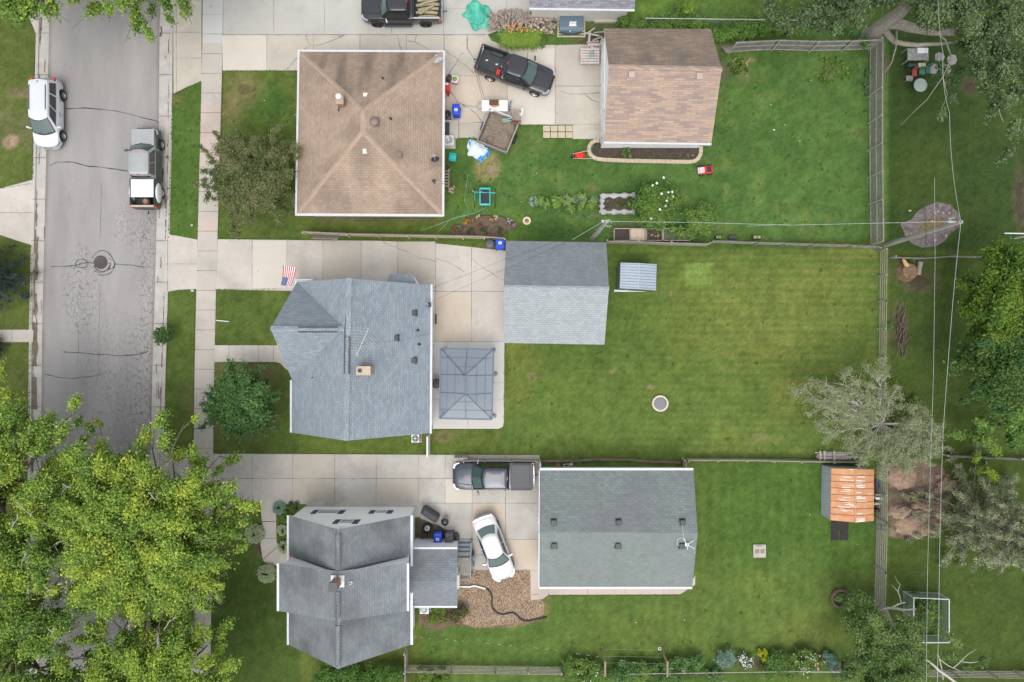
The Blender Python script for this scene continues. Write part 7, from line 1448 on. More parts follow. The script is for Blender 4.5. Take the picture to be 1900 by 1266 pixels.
p=W(844,147,.4);T=thing("planter_tub","purple tub with a pale rim and green contents beside the brown house","tub",(p.x,p.y,0));g=MB();g.rbox((p.x,p.y,.19),(.46,.52,.38),.1,rz=-.2);g.build("tub",mat("magenta plastic",(.30,.04,.18),.4,var=.08),T);g=MB();g.rbox((p.x,p.y,.40),(.52,.56,.05),.12,rz=-.2);g.build("rim",mat("pale grey plastic",(.55,.56,.56),.5),T);g=MB();g.lathe((p.x,p.y,.42),[(.17,0),(.17,.02),(.01,.03)],16);g.build("contents",mat("lime contents",(.20,.30,.06),.7),T)
p=W(830,159,.8);T=thing("hand_truck","red and white hand truck with black wheels beside the brown house","hand truck",(p.x,p.y,0));g=MB();g.rbox((p.x,p.y-.1,.45),(.32,.5,.9),.08);g.build("body",M_RED,T);g=MB();g.rbox((p.x-.03,p.y+.08,.93),(.26,.16,.05),.05);g.build("lid",M_WHITE,T)
for y in(-.42,):g=MB();g.lathe((p.x,p.y+y,.12),[(.12,-.04),(.12,.04),(.01,.04)],14,rot=Euler((0,math.radians(90),0)).to_matrix());g.build("wheel",M_BLACK,T)
p=W(833,146,.4);g=MB();g.blob(p,(.2,.28,.3),10,6,noise=.3);tag(g.build("bag",mat("dark brown sacking",(.09,.07,.055),.9,var=.3),loc=(p.x,p.y,0)),"dark brown sack between the purple tub and the brown house","sack")
p=W(840.5,292,.3);T=thing("plastic_chair","turquoise plastic child's chair on the lawn beside the brown house","chair",(p.x,p.y,0),math.radians(-8));g=MB();g.rbox((0,0,.24),(.46,.52,.06),.1);g.build("seat",M_TEAL,T,local=True);g=MB();g.rbox((-.23,0,.36),(.08,.56,.34),.03);g.build("backrest",M_TEAL,T,local=True)
for s in(-1,1):g=MB();g.rbox((.03,s*.27,.36),(.42,.07,.07),.03);g.build("armrest",M_TEAL,T,local=True)
for sx in(-1,1):
 for s in(-1,1):g=MB();g.box((sx*.18,s*.2,.11),(.06,.06,.22));g.build("leg",M_TEAL,T,local=True)
shrub("small pale green plant against the brown house wall",831,308,.35,.5,700,.05,[(.10,.15,.05),(.24,.30,.14)],350,cat="plant",name="plant",k=6)
T=thing("log_rack","pale wooden rack holding split logs at the corner of the brown house","log rack",tuple(hvec(829,332)));g=MB();
for x in(824,833):a,c=W(x,352,.5),W(x,314,.5);g.beam(a,c,.05,.06);g.box((a.x,a.y,.25),(.06,.06,.5));g.box((c.x,c.y,.25),(.06,.06,.5))
g.build("frame",M_ROT,T)
for i in range(6):p=W(828.5,318+i*5.5,.3);g=MB();g.tube([p+Vector((-.15,0,0)),p+Vector((.15,.03,0))],.07,7);tag(g.build("split_log",M_LOG,loc=p),"split log lying in the wooden rack beside the brown house","log","logs in the rack")
for i in range(9):p=W(832+rnd.uniform(0,10),346+rnd.uniform(0,12),.08);g=MB();g.blob(p,(.10,.08,.07),8,5,noise=.25);tag(g.build("stone",mat("pink stone",(.48,.36,.28),.9,var=.2)if i==0 else bpy.data.materials["pink stone"],loc=(p.x,p.y,0)),"pale pinkish stone in the small pile at the brown house corner","stone","stones at the house corner")
p=W(811,312,1.0)
a,c=W(894,206,.9),W(942,186,.9);T=thing("chest_freezer","white chest freezer with rust stains on its lid beside the trailer","chest freezer",((a.x+c.x)/2,(a.y+c.y)/2,0))
def rustwhite():
 m,t,p=nodes("rust stained white lid");p.inputs["Roughness"].default_value=.4;tc=N(t,"ShaderNodeTexCoord");mp=N(t,"ShaderNodeMapping");mp.inputs["Location"].default_value=(0,-.02,-.9);gr=N(t,"ShaderNodeTexGradient",gradient_type='SPHERICAL');mp.inputs["Scale"].default_value=(2.0,4.2,.8)
 mp.inputs["Location"].default_value=(0,-.15,-.72);t.links.new(tc.outputs["Object"],mp.inputs[0]);t.links.new(mp.outputs[0],gr.inputs[0]);ad=N(t,"ShaderNodeMath",operation='MULTIPLY_ADD');ad.inputs[1].default_value=.6;t.links.new(noise(t,5,4),ad.inputs[0]);t.links.new(gr.outputs["Fac"],ad.inputs[2])
 c=mix(t,ramp(t,ad.outputs[0],.42,.75),c4((.70,.71,.70)),c4((.42,.22,.07)));t.links.new(c,p.inputs["Base Color"]);return m
g=MB();g.rbox(((a.x+c.x)/2,(a.y+c.y)/2,.42),(c.x-a.x-.04,abs(c.y-a.y)-.04,.84),.05);g.build("body",M_WHITE,T);g=MB();g.rbox(((a.x+c.x)/2,(a.y+c.y)/2,.875),(c.x-a.x,abs(c.y-a.y),.06),.04);g.build("lid",rustwhite(),T)
p=W(916.5,190,1.0);g=MB();g.rbox((p.x,p.y,1.0),(.68,.34,.18),.04);g.tube([(p.x-.2,p.y,1.1),(p.x-.15,p.y,1.14),(p.x+.15,p.y,1.14),(p.x+.2,p.y,1.1)],.015);tag(g.build("toolbox",mat("rusty brown metal",(.13,.065,.045),.8,.2,var=.3,scale=6),loc=(p.x,p.y,.9)),"rusty brown metal toolbox standing on the white chest freezer","toolbox")
T=thing("garden_hose","tangled grey blue garden hose left of the white chest freezer","hose",tuple(hvec(880,198)));g=MB();g.tube([hvec(x,y)+Vector((0,0,.04))for x,y in((862,196),(868,197),(878,199),(886,198),(892,190),(888,188),(884,196),(888,206),(893,203),(884,200),(870,196),(860,200))],.02,6);g.build("hose",mat("blue grey rubber",(.28,.33,.38),.5),T);g=MB();g.blob(hvec(861,196)+Vector((0,0,.05)),(.09,.09,.06));g.build("nozzle",mat("brass",(.40,.30,.12),.4,.6),T)
p=W(948,200,.2);g=MB();g.tube([hvec(945,208)+Vector((0,0,.2)),hvec(948,192)+Vector((0,0,.5))],[.05,.03],7);tag(g.build("jack_stand",M_DARKMETAL,loc=p),"dark trailer jack post right of the white chest freezer","jack")
p=W(959,213,1.15);g=MB();Rr=Euler((.25,.1,math.radians(-5))).to_matrix()
for i in range(7):g.box(p+Rr@Vector((0,-.36+i*.12,0)),(.62,.05,.03),rot=Rr)
for i in range(6):g.box(p+Rr@Vector((-.28+i*.11,0,.012)),(.045,.78,.03),rot=Rr)
tag(g.build("lattice_panel",mat("brown lattice",(.24,.165,.13),.9,var=.2),loc=p),"brown lattice panel propped on the corner of the utility trailer","lattice panel")
p=W(967,208,1.1);g=MB();g.rbox(p,(.26,.5,.12),.05,rz=-.3);tag(g.build("white_bin_lid",M_WHITE,loc=p),"white plastic piece hanging on the corner of the utility trailer","plastic piece")
for dx,l in((0,"upper"),(5,"lower")):p=W(957,224+dx,1.05);g=MB();g.box(p,(.75,.12,.05),rz=-.2);tag(g.build("plank",mat("reddish plank "+l,(.14,.065,.05),.8),loc=p),"reddish brown plank across the trailer corner, the %s of two"%l,"plank")
for dx,l in((0,"upper"),(3,"lower")):p,q=W(932,222+dx,.95),W(949,220+dx*1.4,1.0);g=MB();g.tube([p,q],.03,6);tag(g.build("tube",mat("aqua plastic "+l,(.25,.55,.52),.5),loc=p),"aqua plastic stick lying on the trailer load, the %s one"%l,"stick")
for x,y,r,l in((909,259,.26,"wire hoop nearest the blue tarpaulin on the trailer load"),(900,262,.17,"small wire hoop at the lower left corner of the trailer load")):p=W(x,y,.95);g=MB();g.tube([p+Vector((r*math.cos(a),r*math.sin(a),.03*math.sin(3*a)))for a in np.linspace(0,6.283,18)],.012,5);tag(g.build("wire_hoop",M_DARKMETAL,loc=p),l,"hoop")
def tarp(name,label,px,py,rx,ry,h,m,seed,blotch=None,pts=None):
 rnd.seed(seed);p=hvec(px,py);nx,ny=44,44;V,M_=[],[];ph=[rnd.uniform(0,6.28)for _ in range(6)]
 for j in range(ny+1):
  for i in range(nx+1):
   r=j/ny;a=2*math.pi*i/nx;q=1+.16*math.sin(2*a+ph[0])+.12*math.sin(5*a+ph[1])+.07*math.sin(9*a+ph[2])
   x,y=rx*q*r*math.cos(a),ry*q*r*math.sin(a);z=h*(1-r**1.6)+.07*abs(math.sin(a*6.5+r*4+ph[3]))*(.3+r)+.05*math.sin(x*9+ph[4])*math.cos(y*8);V.append((p.x+x,p.y+y,max(z*(1 if r<.97 else .2),.03)))
 g=MB();w=nx+1;g.add(V,[(j*w+i,j*w+i+1,(j+1)*w+i+1,(j+1)*w+i)for j in range(ny)for i in range(nx)],0,True);return tag(g.build(name,m,loc=p),label,"tarpaulin")
def tarpmat(name,c1,c2,sc,lo,hi):
 m,t,p=nodes(name);p.inputs["Roughness"].default_value=.35;c=mix(t,ramp(t,noise(t,sc,2,.4,stretch=(1,.45,1)),lo,hi),c4(c1),c4(c2));t.links.new(c,p.inputs["Base Color"]);bumpn(t,p,noise(t,5,3,.6,stretch=(1.6,.7,1)),.9,.08);return m
tarp("tarpaulin","crumpled green tarpaulin at the left end of the firewood pile",888,30,1.15,.95,.40,tarpmat("green tarp",(.03,.32,.22),(.09,.46,.34),3,.35,.65),5);tarp("tarpaulin","crumpled blue and white plastic sheet beside the utility trailer",887,279,.78,.78,.28,tarpmat("blue white sheet",(.62,.70,.78),(.02,.22,.50),1.7,.56,.62),9)
g=MB();P=[(873,7),(886,4),(893,14),(897,40),(889,46),(872,42),(876,22)];V=[W(x,y,.62+.1*math.sin(i*2))for i,(x,y)in enumerate(P)];g.slab(V,.03);o=g.build("tarpaulin",bpy.data.materials["green tarp"],loc=V[0]);tag(o,"folded flap of green tarpaulin lying on top of the heap","tarpaulin flap")
rnd.seed(77);M_FW=mat("split firewood",(.30,.245,.21),.95,var=.3,scale=6,fine=.35,fscale=20,col2=(.44,.36,.31));M_FW2=mat("firewood end grain",(.42,.34,.28),.95,var=.25,scale=8,fine=.3)
proto=[]
for i in range(6):
 g=MB();L=(.42,.5,.38,.46,.34,.3)[i];r=(.07,.09,.10,.075,.11,.12)[i];n=7 if i<3 else 10;g.tube([(-L/2,0,0),(0,.01,.008),(L/2,0,0)],[r,r*1.05,r*.95],n,cap=False,smooth=False)
 for sx in(-1,1):ring=[(sx*L/2,r*.95*math.cos(a),r*.95*math.sin(a))for a in np.linspace(0,2*math.pi,n,endpoint=False)];g.add(ring,[tuple(range(n))if sx>0 else tuple(reversed(range(n)))],1)
 proto.append(g)
meshes=[q.build("firewood_log",[M_FW,M_FW2],local=True)for q in proto];used=0
FL=["split firewood log in the heap, left part beside the green tarpaulin","split firewood log in the middle of the heap above the daylilies","round-ended firewood log in the right part of the heap"]
for i in range(210):
 px_=rnd.uniform(908,1030);part=0 if px_<945 else(1 if px_<985 else 2);top_y=16+(px_-908)*.09;y0=top_y+(8 if px_<925 else 0);y1=60+(2 if px_>940 else 0)
 if rnd.random()<.5:y0+=4
 py_=rnd.uniform(y0,y1);e=min((px_-902)/12,(1036-px_)/12,(py_-10)/12,(66-py_)/12,1);z=.10+max(e,0)*rnd.uniform(.15,.55);p=W(px_,py_,z)
 k=rnd.choice((0,1,3,2))if part<2 else rnd.choice((4,5,2,5));src=meshes[k];o=src.copy();COL.objects.link(o);tilt=rnd.uniform(-.2,.2)if part<2 else rnd.choice((rnd.uniform(-.3,.3),1.3,1.1))
 o.location=p;o.rotation_euler=(rnd.uniform(0,3),tilt,(1.45 if part==0 else 1.1 if part==1 else .3)+rnd.gauss(0,.5));tag(o,FL[part],"firewood log","split logs in the firewood heap")
for i,o in enumerate(meshes):bpy.data.objects.remove(o)
T=thing("pallet","pale wooden pallet under the blue grey storage box","pallet",tuple(hvec(1061,50)));a,c=W(1034,68,.12),W(1086,38,.12)
for i in range(7):y=a.y+(c.y-a.y)*i/6;g=MB();g.box(((a.x+c.x)/2,y,.13),(c.x-a.x,.10,.02));g.build("slat",M_PALEPLANK,T)
for x in(a.x+.05,(a.x+c.x)/2,c.x-.05):g=MB();g.box((x,(a.y+c.y)/2,.06),(.09,c.y-a.y,.11));g.build("runner",M_PALEPLANK,T)
T=thing("storage_box","blue grey plastic outdoor storage box by the beige garage wall","storage box",tuple(hvec(1060,46)));M_DB=mat("blue grey plastic",(.075,.125,.17),.5,var=.08);a,c=W(1038.5,50,.75),W(1083,26,.85)
g=MB();P=[(a.x+.06,c.y-.3),(c.x-.06,c.y-.3),(c.x-.10,a.y-.22),((a.x+c.x)/2,a.y-.38),(a.x+.05,a.y-.22)];g.prism(P,.15,.66);g.build("body",mat("dark teal plastic",(.055,.095,.11),.5,var=.1),T)
g=MB();g.slab([(a.x,c.y,.88),(c.x,c.y,.88),(c.x-.02,a.y,.74),(a.x+.01,a.y,.74)],.08);P=[(a.x+.01,a.y,.74),(c.x-.02,a.y,.74),(c.x-.08,a.y-.25,.64),((a.x+c.x)/2,a.y-.40,.62),(a.x+.04,a.y-.25,.64)];g.add(P,[(0,1,2,3,4)][::1]);
for i in range(11):x=a.x+.1+(c.x-a.x-.2)*i/10;g.beam((x,c.y-.03,.885),(x,a.y+.03,.748),.04,.02)
ld=g.build("lid",M_DB,T);g=MB();cx_=a.x+(c.x-a.x)*.55;yb=a.y+.18;sl_=(.88-.74)/(c.y-a.y)
def onlid(x,y,o=.03):return Vector((x,y,.74+(y-a.y)*sl_+o))
g.add([onlid(cx_-.27,yb-.14),onlid(cx_+.27,yb-.14),onlid(cx_+.22,yb+.04),onlid(cx_+.27,yb+.16),onlid(cx_-.22,yb+.17)],[(0,1,2,3,4)]);lbl=g.build("sticker",M_WHITE,ld);g=MB()
for i in range(5):x=cx_-.17+i*.08;g.beam(onlid(x,yb+.0,.036),onlid(x+.0,yb+.1,.036),.02,.004);g.beam(onlid(x,yb+.1 if i%2 else yb,.036),onlid(x+.05,yb+.1 if i%2 else yb,.036),.016,.004)
g.build("sticker_print",M_DARKMETAL,lbl);g=MB();g.rbox(((a.x+c.x)/2-.1,a.y-.28,.67),(.1,.06,.05),.02);g.build("latch",M_WHITE,T)
T=thing("pallet_stack","stack of pale pinkish pallets with a green sheet beside the tan garage","pallets",tuple(hvec(1092,105)));M_PK=mat("pinkish pallet wood",(.52,.45,.43),.9,var=.12,scale=4,fine=.2)
for lv,z in enumerate((.10,.26,.42,.58)):
 a,c=W(1077+rnd.uniform(-.5,.5),119.5,z),W(1112,90,z)
 g=MB()
 for i in range(6):y=a.y+(c.y-a.y)*(i+.5)/6;g.box(((a.x+c.x)/2,y,z+.05),(c.x-a.x,.155,.022))
 for x in(a.x+.06,(a.x+c.x)/2,c.x-.06):g.box((x,(a.y+c.y)/2,z),(.09,c.y-a.y,.075))
 g.build("pallet",M_PK,T)
p=W(1098,101,.66);g=MB();g.box(p,(.36,.46,.01),rz=.05);tag(g.build("green_sheet",mat("grey green glass sheet",(.22,.28,.24),.15,var=.1),loc=p),"grey green sheet lying on the pallet stack","sheet")
rnd.seed(5)
scr=[(1093,74,1.3,.14,1.45),(1100,78,.9,.12,.1),(1106,83,1.0,.2,.05),(1108,72,.8,.1,.4),(1098,64,1.1,.09,-.2),(1112,60,.8,.08,.1),(1104,90,.7,.14,-.3),(1116,78,.6,.2,1.2),(1095,58,.8,.07,.6)]
for i,(x,y,L,w_,an_)in enumerate(scr):
 p=W(x,y,.15+.04*i);g=MB();g.box(p,(L,w_,.05),rz=an_,rot=None);tag(g.build("scrap_board",M_ROT if i%2 else M_PK,loc=p),"weathered scrap board in the pile above the pallet stack","scrap board","scrap boards above the pallet stack")
for i in range(4):
 for j in range(2):
  p=hvec(1014+i*14,239+j*12);g=MB();g.rbox((p.x,p.y,.02),(.50,.41,.045),.02);tag(g.build("paver",M_STONE,loc=p),"square tan paver in the %s row by the tan garage drive"%("upper" if j==0 else "lower"),"paver","pavers at the drive corner, %s row"%("upper" if j==0 else "lower"))
  # ================================================================== TOYS AND YARD THINGS
p=W(1309.5,315.5,.3);T=thing("toy_car","red and white ride-on toy jeep on the lawn below the tan garage","toy car",(p.x,p.y,0),math.radians(186));g=MB();g.rbox((0,0,.24),(1.05,.52,.2),.07);g.build("body",M_RED,T,local=True);g=MB();g.rbox((.30,0,.37),(.40,.42,.10),.05);g.build("hood",mat("pinkish white plastic",(.60,.45,.48),.4),T,local=True)
g=MB();g.rbox((-.22,0,.35),(.34,.38,.06),.05);g.build("seat",M_BLACK,T,local=True);g=MB();g.tube([(.08,-.24,.33),(.02,-.24,.55),(.02,.24,.55),(.08,.24,.33)],.022);g.build("windscreen_frame",M_RED,T,local=True);g=MB();g.rbox((.53,0,.26),(.05,.46,.2),.02);g.build("bumper",M_WHITE,T,local=True)
for sx in(.33,-.33):
 for s in(-1,1):g=MB();g.lathe((sx,s*.30,.15),[(.15,-.06),(.15,.06),(.06,.06),(.05,.03)],16,rot=Euler((math.radians(-90*s),0,0)).to_matrix());g.build("wheel",M_DARKMETAL,T,local=True)
g=MB();g.tube([(-.43,-.22,.33),(-.43,-.22,.5),(-.43,.22,.5),(-.43,.22,.33)],.025);g.build("roll_bar",M_RED,T,local=True)
p=W(1077,289,.35);T=thing("wheelbarrow","red wheelbarrow with pale handles at the left end of the soil bed","wheelbarrow",(p.x,p.y,0),math.radians(4));g=MB()
V=[(-.42,-.20,.42),(.30,-.30,.42),(.30,.30,.42),(-.42,.20,.42),(-.25,-.12,.2),(.18,-.2,.2),(.18,.2,.2),(-.25,.12,.2)];g.add(V,[(0,1,5,4),(1,2,6,5),(2,3,7,6),(3,0,4,7),(4,5,6,7)]);g.build("tray",M_RED,T,local=True)
for s in(-1,1):g=MB();g.tube([(-.55,s*.05+.1*s,.36),(.2,s*.26,.40),(.75,s*.30,.5)],.022);g.build("handle",M_PALEPLANK,T,local=True)
for s in(-1,1):g=MB();g.tube([(.15,s*.24,.38),(.25,s*.22,.02)],.018);g.build("leg",M_BLACK,T,local=True)
g=MB();g.lathe((-.52,0,.18),[(.18,-.05),(.18,.05),(.05,.05)],16,rot=Euler((math.radians(90),0,0)).to_matrix());g.build("wheel",M_BLACK,T,local=True)
p=hvec(899,368);T=thing("porch_glider","turquoise hanging lounger with black legs on the lawn","hanging lounger",tuple(p));M_TM=mat("turquoise frame",(.04,.42,.44),.4,var=.06)
for px_ in(880.5,918.5):
 for yy in(350,386):a,c=W(px_+(1 if px_>900 else 0),357,1.15),W(px_,yy,0);g=MB();g.tube([a,c],.025);g.build("leg",M_BLACK,T)
a,c=W(879.5,356.5,1.15),W(919.5,358.5,1.15);g=MB();g.tube([a,c],.032);g.build("top_bar",M_TM,T);g=MB();g.tube([W(881,357,1.15),W(881,372,.8)],.02);g.build("hanger",M_TM,T)
a,c=W(890.5,380,.6),W(909,349.5,.6);g=MB();z=.6;pr=[(a.x,a.y),(c.x,a.y),(c.x,c.y),(a.x,c.y)]
for i in range(4):q0,q1=pr[i],pr[(i+1)%4];g.tube([(*q0,z),(*q1,z)],.055,8)
g.build("frame",M_TM,T);g=MB();g.box(((a.x+c.x)/2,(a.y+c.y)/2,.52),(c.x-a.x-.12,c.y-a.y-.12,.03));g.build("sling",mat("black mesh",(.03,.03,.033),.8,var=.2),T)
for yy in(350.5,379):p2_=W(899.5,yy,.62);g=MB();g.rbox(p2_,(.62,.10,.08),.04);g.build("cushion_bar",M_TM,T)
p=W(878,355,1.1);g=MB();g.blob(p,(.06,.06,.07));tag(g.build("ball",mat("red white float",(.60,.25,.22),.5),loc=p),"small red and white float hanging at the left end of the lounger bar","float")
p=hvec(977,410);T=thing("bird_bath","round tan and brown bird bath on the lawn beside the flower bed","bird bath",tuple(p));p=W(977.5,410,.5);g=MB();g.lathe((p.x,p.y,0),[(.16,0),(.10,.1),(.08,.4),(.2,.48),(.30,.56),(.28,.58),(.18,.52),(.01,.5)],24);g.build("bowl",mat("cream ceramic",(.58,.50,.36),.6,var=.1),T);g=MB();g.lathe((p.x,p.y,.53),[(.15,0),(.12,.02),(.05,.03),(.01,.04)],18);g.build("centre",mat("brown glaze",(.22,.11,.07),.4,var=.2),T)
p=hvec(1224,748.5);T=thing("fire_pit","round stone fire pit with dark metal bowl in the middle of the lawn","fire pit",tuple(p));g=MB()
for i in range(16):
 a0,a1=2*math.pi*i/16+.015,2*math.pi*(i+1)/16-.015;P=[(p.x+r*math.cos(a),p.y+r*math.sin(a))for r,a in((.44,a0),(.60,a0),(.60,a1),(.44,a1))];g.prism([P[0],P[1],P[2],P[3]],0,.24+rnd.uniform(-.01,.01))
g.build("stone_ring",mat("pale fire pit block",(.55,.50,.42),.9,var=.15,scale=3),T);g=MB();g.lathe((p.x,p.y,.1),[(.47,0),(.46,.16),(.40,.17),(.1,.16),(.01,.17)],28);g.build("bowl",mat("grey steel cover",(.17,.17,.19),.6,.2,var=.1),T)
p=hvec(1408.5,1022);T=thing("stone_planter","small square concrete cover with brown rim on the lower lawn","paver",tuple(p));g=MB();g.box((p.x,p.y,.06),(.92,.95,.12));g.build("slab",mat("pale slab",(.46,.42,.38),.9,var=.15,fine=.3),T,bevel=.02);g=MB();g.box((p.x-.18,p.y-.02,.125),(.3,.3,.02));g.box((p.x+.2,p.y-.02,.125),(.3,.3,.02));g.box((p.x,p.y+.38,.125),(.5,.1,.02));g.build("patch",mat("brown patch",(.25,.20,.17),.9),T)
for x,y,l,m in((1034.5,863,"reddish cement block beside the garage's timber edging",mat("reddish block",(.42,.22,.18),.9)),(1048.5,863.5,"yellowish hollow cement block beside the timber edging",M_STONE),(1053.5,863,"second yellowish cement block, nearest the round disc",M_STONE)):
 p=hvec(x,y);g=MB()
 for dx,dy,sx,sy in((-.1,0,.05,.2),(.1,0,.05,.2),(0,.09,.2,.045),(0,-.09,.2,.045)):g.box((p.x+dx,p.y+dy,.1),(sx,sy,.2))
 tag(g.build("cement_block",m,loc=p),l,"cement block")
p=hvec(1060,861.5);g=MB();g.lathe(p,[(.12,0),(.12,.03),(.1,.045),(.01,.05)],18);tag(g.build("disc",mat("grey green disc",(.40,.46,.44),.5),loc=p),"small round grey disc beside the timber edging","disc")
T=thing("board_pile","pile of grey boards and pallets on the lawn by the rear fence corner","board pile",tuple(hvec(1540,848)))
for i in range(14):p=W(1545+rnd.uniform(-6,6),839+i*1.0,.1+.035*(i%6));g=MB();g.box(p,(2.3+rnd.uniform(-.5,.4),.07,.04),rz=rnd.uniform(-.05,.03));g.build("board",M_PK if i%3 else M_GREYWOOD,T)
for x in(1522,1530,1548):p=W(x,846,.42);g=MB();g.box(p,(.14,.7,.03),rz=.02);g.build("crosspiece",M_ROT,T)
for x,l in((1549,"left of the two black rubber mats below the rusty shed"),(1565.5,"right of the two black rubber mats below the rusty shed")):
 g=MB();p=hvec(x,985);P=[]
 for(dx,dy)in((-7.5,-19),(7.5,-19),(8,-8),(7.5,4),(8,15),(4,18),(-2,17),(-7.5,18.5),(-8,0)):P.append(XY(x+dx+rnd.uniform(-.6,.6),985+dy+rnd.uniform(-.5,.5)))
 g.prism(P,0,.035);tag(g.build("rubber_mat",mat("worn black mat "+l[:5],(.03,.025,.026),.85,var=.4,scale=6,fine=.4),loc=p),l,"mat","black mats below the rusty shed")
for i,(x,y,sx,sy,m,l)in enumerate(((1628,899,.3,.5,mat("dark blue sheet",(.03,.04,.09),.6),"dark blue bundle behind the rusty shed"),(1631,925,.5,.16,M_WHITE,"pale plank stacked behind the rusty shed"),(1629,935,.6,.10,M_PK,"pinkish plank stacked behind the rusty shed"),(1631,948,.5,.2,M_DARKMETAL,"dark box behind the rusty shed"),(1629,918,.4,.1,M_ROT,"grey plank behind the rusty shed"))):
 p=W(x,y,.5);g=MB();g.rbox((p.x,p.y,.3),(sx,sy,.5),.03,rz=rnd.uniform(-.2,.2));tag(g.build("stored_item" if 0 else("bundle","plank","plank","box","plank")[i],m,loc=(p.x,p.y,0)),l,("bundle","plank","plank","box","plank")[i])
T=thing("ladder","dark metal ladder lying over the fence behind the rusty shed","ladder",tuple(W(1632,970,1.2)));a,c=W(1616,970,1.3),W(1646,976,1.65)
for o_ in(0,-.34):g=MB();g.tube([a+Vector((0,o_,0)),c+Vector((0,o_,0))],.02,6);g.build("side_rail",M_DARKMETAL,T)
for i in range(7):q=a.lerp(c,(i+.5)/7);g=MB();g.tube([q,q+Vector((0,-.34,0))],.014,5);g.build("rung",M_DARKMETAL,T)
rnd.seed(9);M_CLAY=mat("dug clay lump",(.34,.24,.17),1,var=.3,scale=3,fine=.4,bump=1)
for i in range(46):
 px_,py_=rnd.choice(((rnd.uniform(1735,1775),rnd.uniform(882,905)),(rnd.uniform(1650,1690),rnd.uniform(870,905)),(rnd.uniform(1650,1745),rnd.uniform(940,996)),(rnd.uniform(1725,1745),rnd.uniform(905,970))));r=rnd.uniform(.08,.3);p=hvec(px_,py_);g=MB();g.blob(p+Vector((0,0,r*.3)),(r*rnd.uniform(.8,1.5),r,r*.6),9,5,noise=.25);tag(g.build("clay_lump",M_CLAY,loc=p),"lump of pinkish clay in the dug ground behind the rear fence","clay lump","clay lumps in the dug ground")
for i,(x,y,rx,ry,l)in enumerate(((1672,885,1.2,.9,"broad pinkish mound at the top of the dug ground"),(1700,975,1.9,.85,"long pinkish mound at the bottom of the dug ground"),(1718,940,1.3,.45,"narrow curved clay ridge in the dug ground"),(1668,950,.9,.6,"orange clay mound beside the plank fence"))):
 p=hvec(x,y);g=MB();g.blob(p+Vector((0,0,-.02)),(rx,ry,.42),26,12,noise=.09);tag(g.build("clay_mound",M_CLAY,loc=p),l,"mound")
for i in range(5):a=hvec(1660+i*14,935+rnd.uniform(-8,40));g=MB();g.tube([a+Vector((0,0,.3)),a+Vector((.5,.2,.38)),a+Vector((1.1,-.1,.3)),a+Vector((1.6,-.5,.2))],[.05,.07,.06,.03],6);tag(g.build("root",M_BARK,loc=a),"dark root snaking over the dug ground behind the fence","root","roots in the dug ground")
p=W(1700.5,994,.3);g=MB();g.lathe((p.x,p.y,0),[(.16,.0),(.17,.3),(.13,.3),(.12,.1)],18,cap=False);tag(g.build("bucket",mat("cream plastic",(.62,.60,.50),.5),loc=(p.x,p.y,0)),"small round cream pot at the bottom of the dug ground","pot")
T=thing("tree_stump","cut tree stump with broken bark behind the rear fence","tree stump",tuple(hvec(1682,500)));g=MB();p=hvec(1682,505);g.lathe(p,[(.75,0),(.62,.25),(.55,.5),(.5,.52),(.2,.6),(.01,.55)],14,smooth=False);g.build("stump",mat("split stump wood",(.24,.155,.09),.95,var=.4,scale=4,fine=.5,bump=1),T);g=MB();g.tube([hvec(1680,497)+Vector((0,0,.3)),W(1676,482,.8)],[.2,.1],8);g.build("splinter",mat("fresh split wood",(.48,.33,.16),.9,var=.2),T)
p=hvec(1705,488);g=MB();g.tube([p+Vector((0,0,.15)),W(1706,498,.3),W(1703,510,.2)],[.2,.16,.22],8);tag(g.build("log",M_GREYBARK,loc=p),"short grey log lying beside the cut tree stump","log")
rnd.seed(19);T=thing("brush_pile","dark pile of brushwood lying along the outside of the rear fence","brush pile",tuple(hvec(1665,610)))
for i in range(46):p=W(1672-(rnd.random())*14+6,570+rnd.random()*95,rnd.uniform(.05,.35));an_=1.35+rnd.gauss(0,.35);L=rnd.uniform(.4,1.2);d=Vector((math.cos(an_),math.sin(an_),rnd.uniform(-.1,.15)))*L;g=MB()if i%6==0 else g;g.tube([p,p+d*.5+Vector((0,0,.05)),p+d],[.035,.028,.01],5);(stuff(g.build("sticks",M_BARK,T))if i%6==5 or i==45 else None)
shrub("small weedy plant on the outside of the rear fence, beside the brush pile",1650,605,.4,.5,1000,.06,GRN,360,rx=.3,cat="plant",name="plant");shrub("bright green weeds on the outside of the rear fence above the feathery tree",1655,722,.8,.5,2200,.07,LIM,361,rx=.5,cat="plant",name="plant");shrub("light green plant behind the fence right of the feathery tree",1697,748,.6,.6,1800,.07,MID,362,rx=.65,cat="plant",name="plant")
shrub("dark weeds at the base of the tall grey picket fence",1607,150,1.4,.35,1600,.07,GRN,363,rx=.3,cat="plant",name="plant");shrub("bright yellow-green weeds by the broken fence panel",1372,124,.6,.4,1600,.07,LIM,364,rx=.9,cat="plant",name="plant");shrub("bright weeds along the north fence of the lush lawn",1545,130,1.2,.3,1500,.06,LIM[1:],365,rx=1.6,cat="plant",name="plant")
shrub("dark green shrub along the fence right of the utility pole",1690,486,.3,.5,600,.06,GRN,366,rx=.3,cat="plant",name="plant")
for i in range(8):p=hvec(1372+rnd.uniform(-14,14),128+rnd.uniform(-16,16));g=MB();g.tube([p+Vector((0,0,.05)),p+Vector((rnd.uniform(-.3,.3),rnd.uniform(-.4,.4),.08))],.05,6);tag(g.build("wood_chunk",M_LOG,loc=p),"short pale wood chunk on the lawn by the broken fence panel","wood chunk","wood chunks by the broken panel")
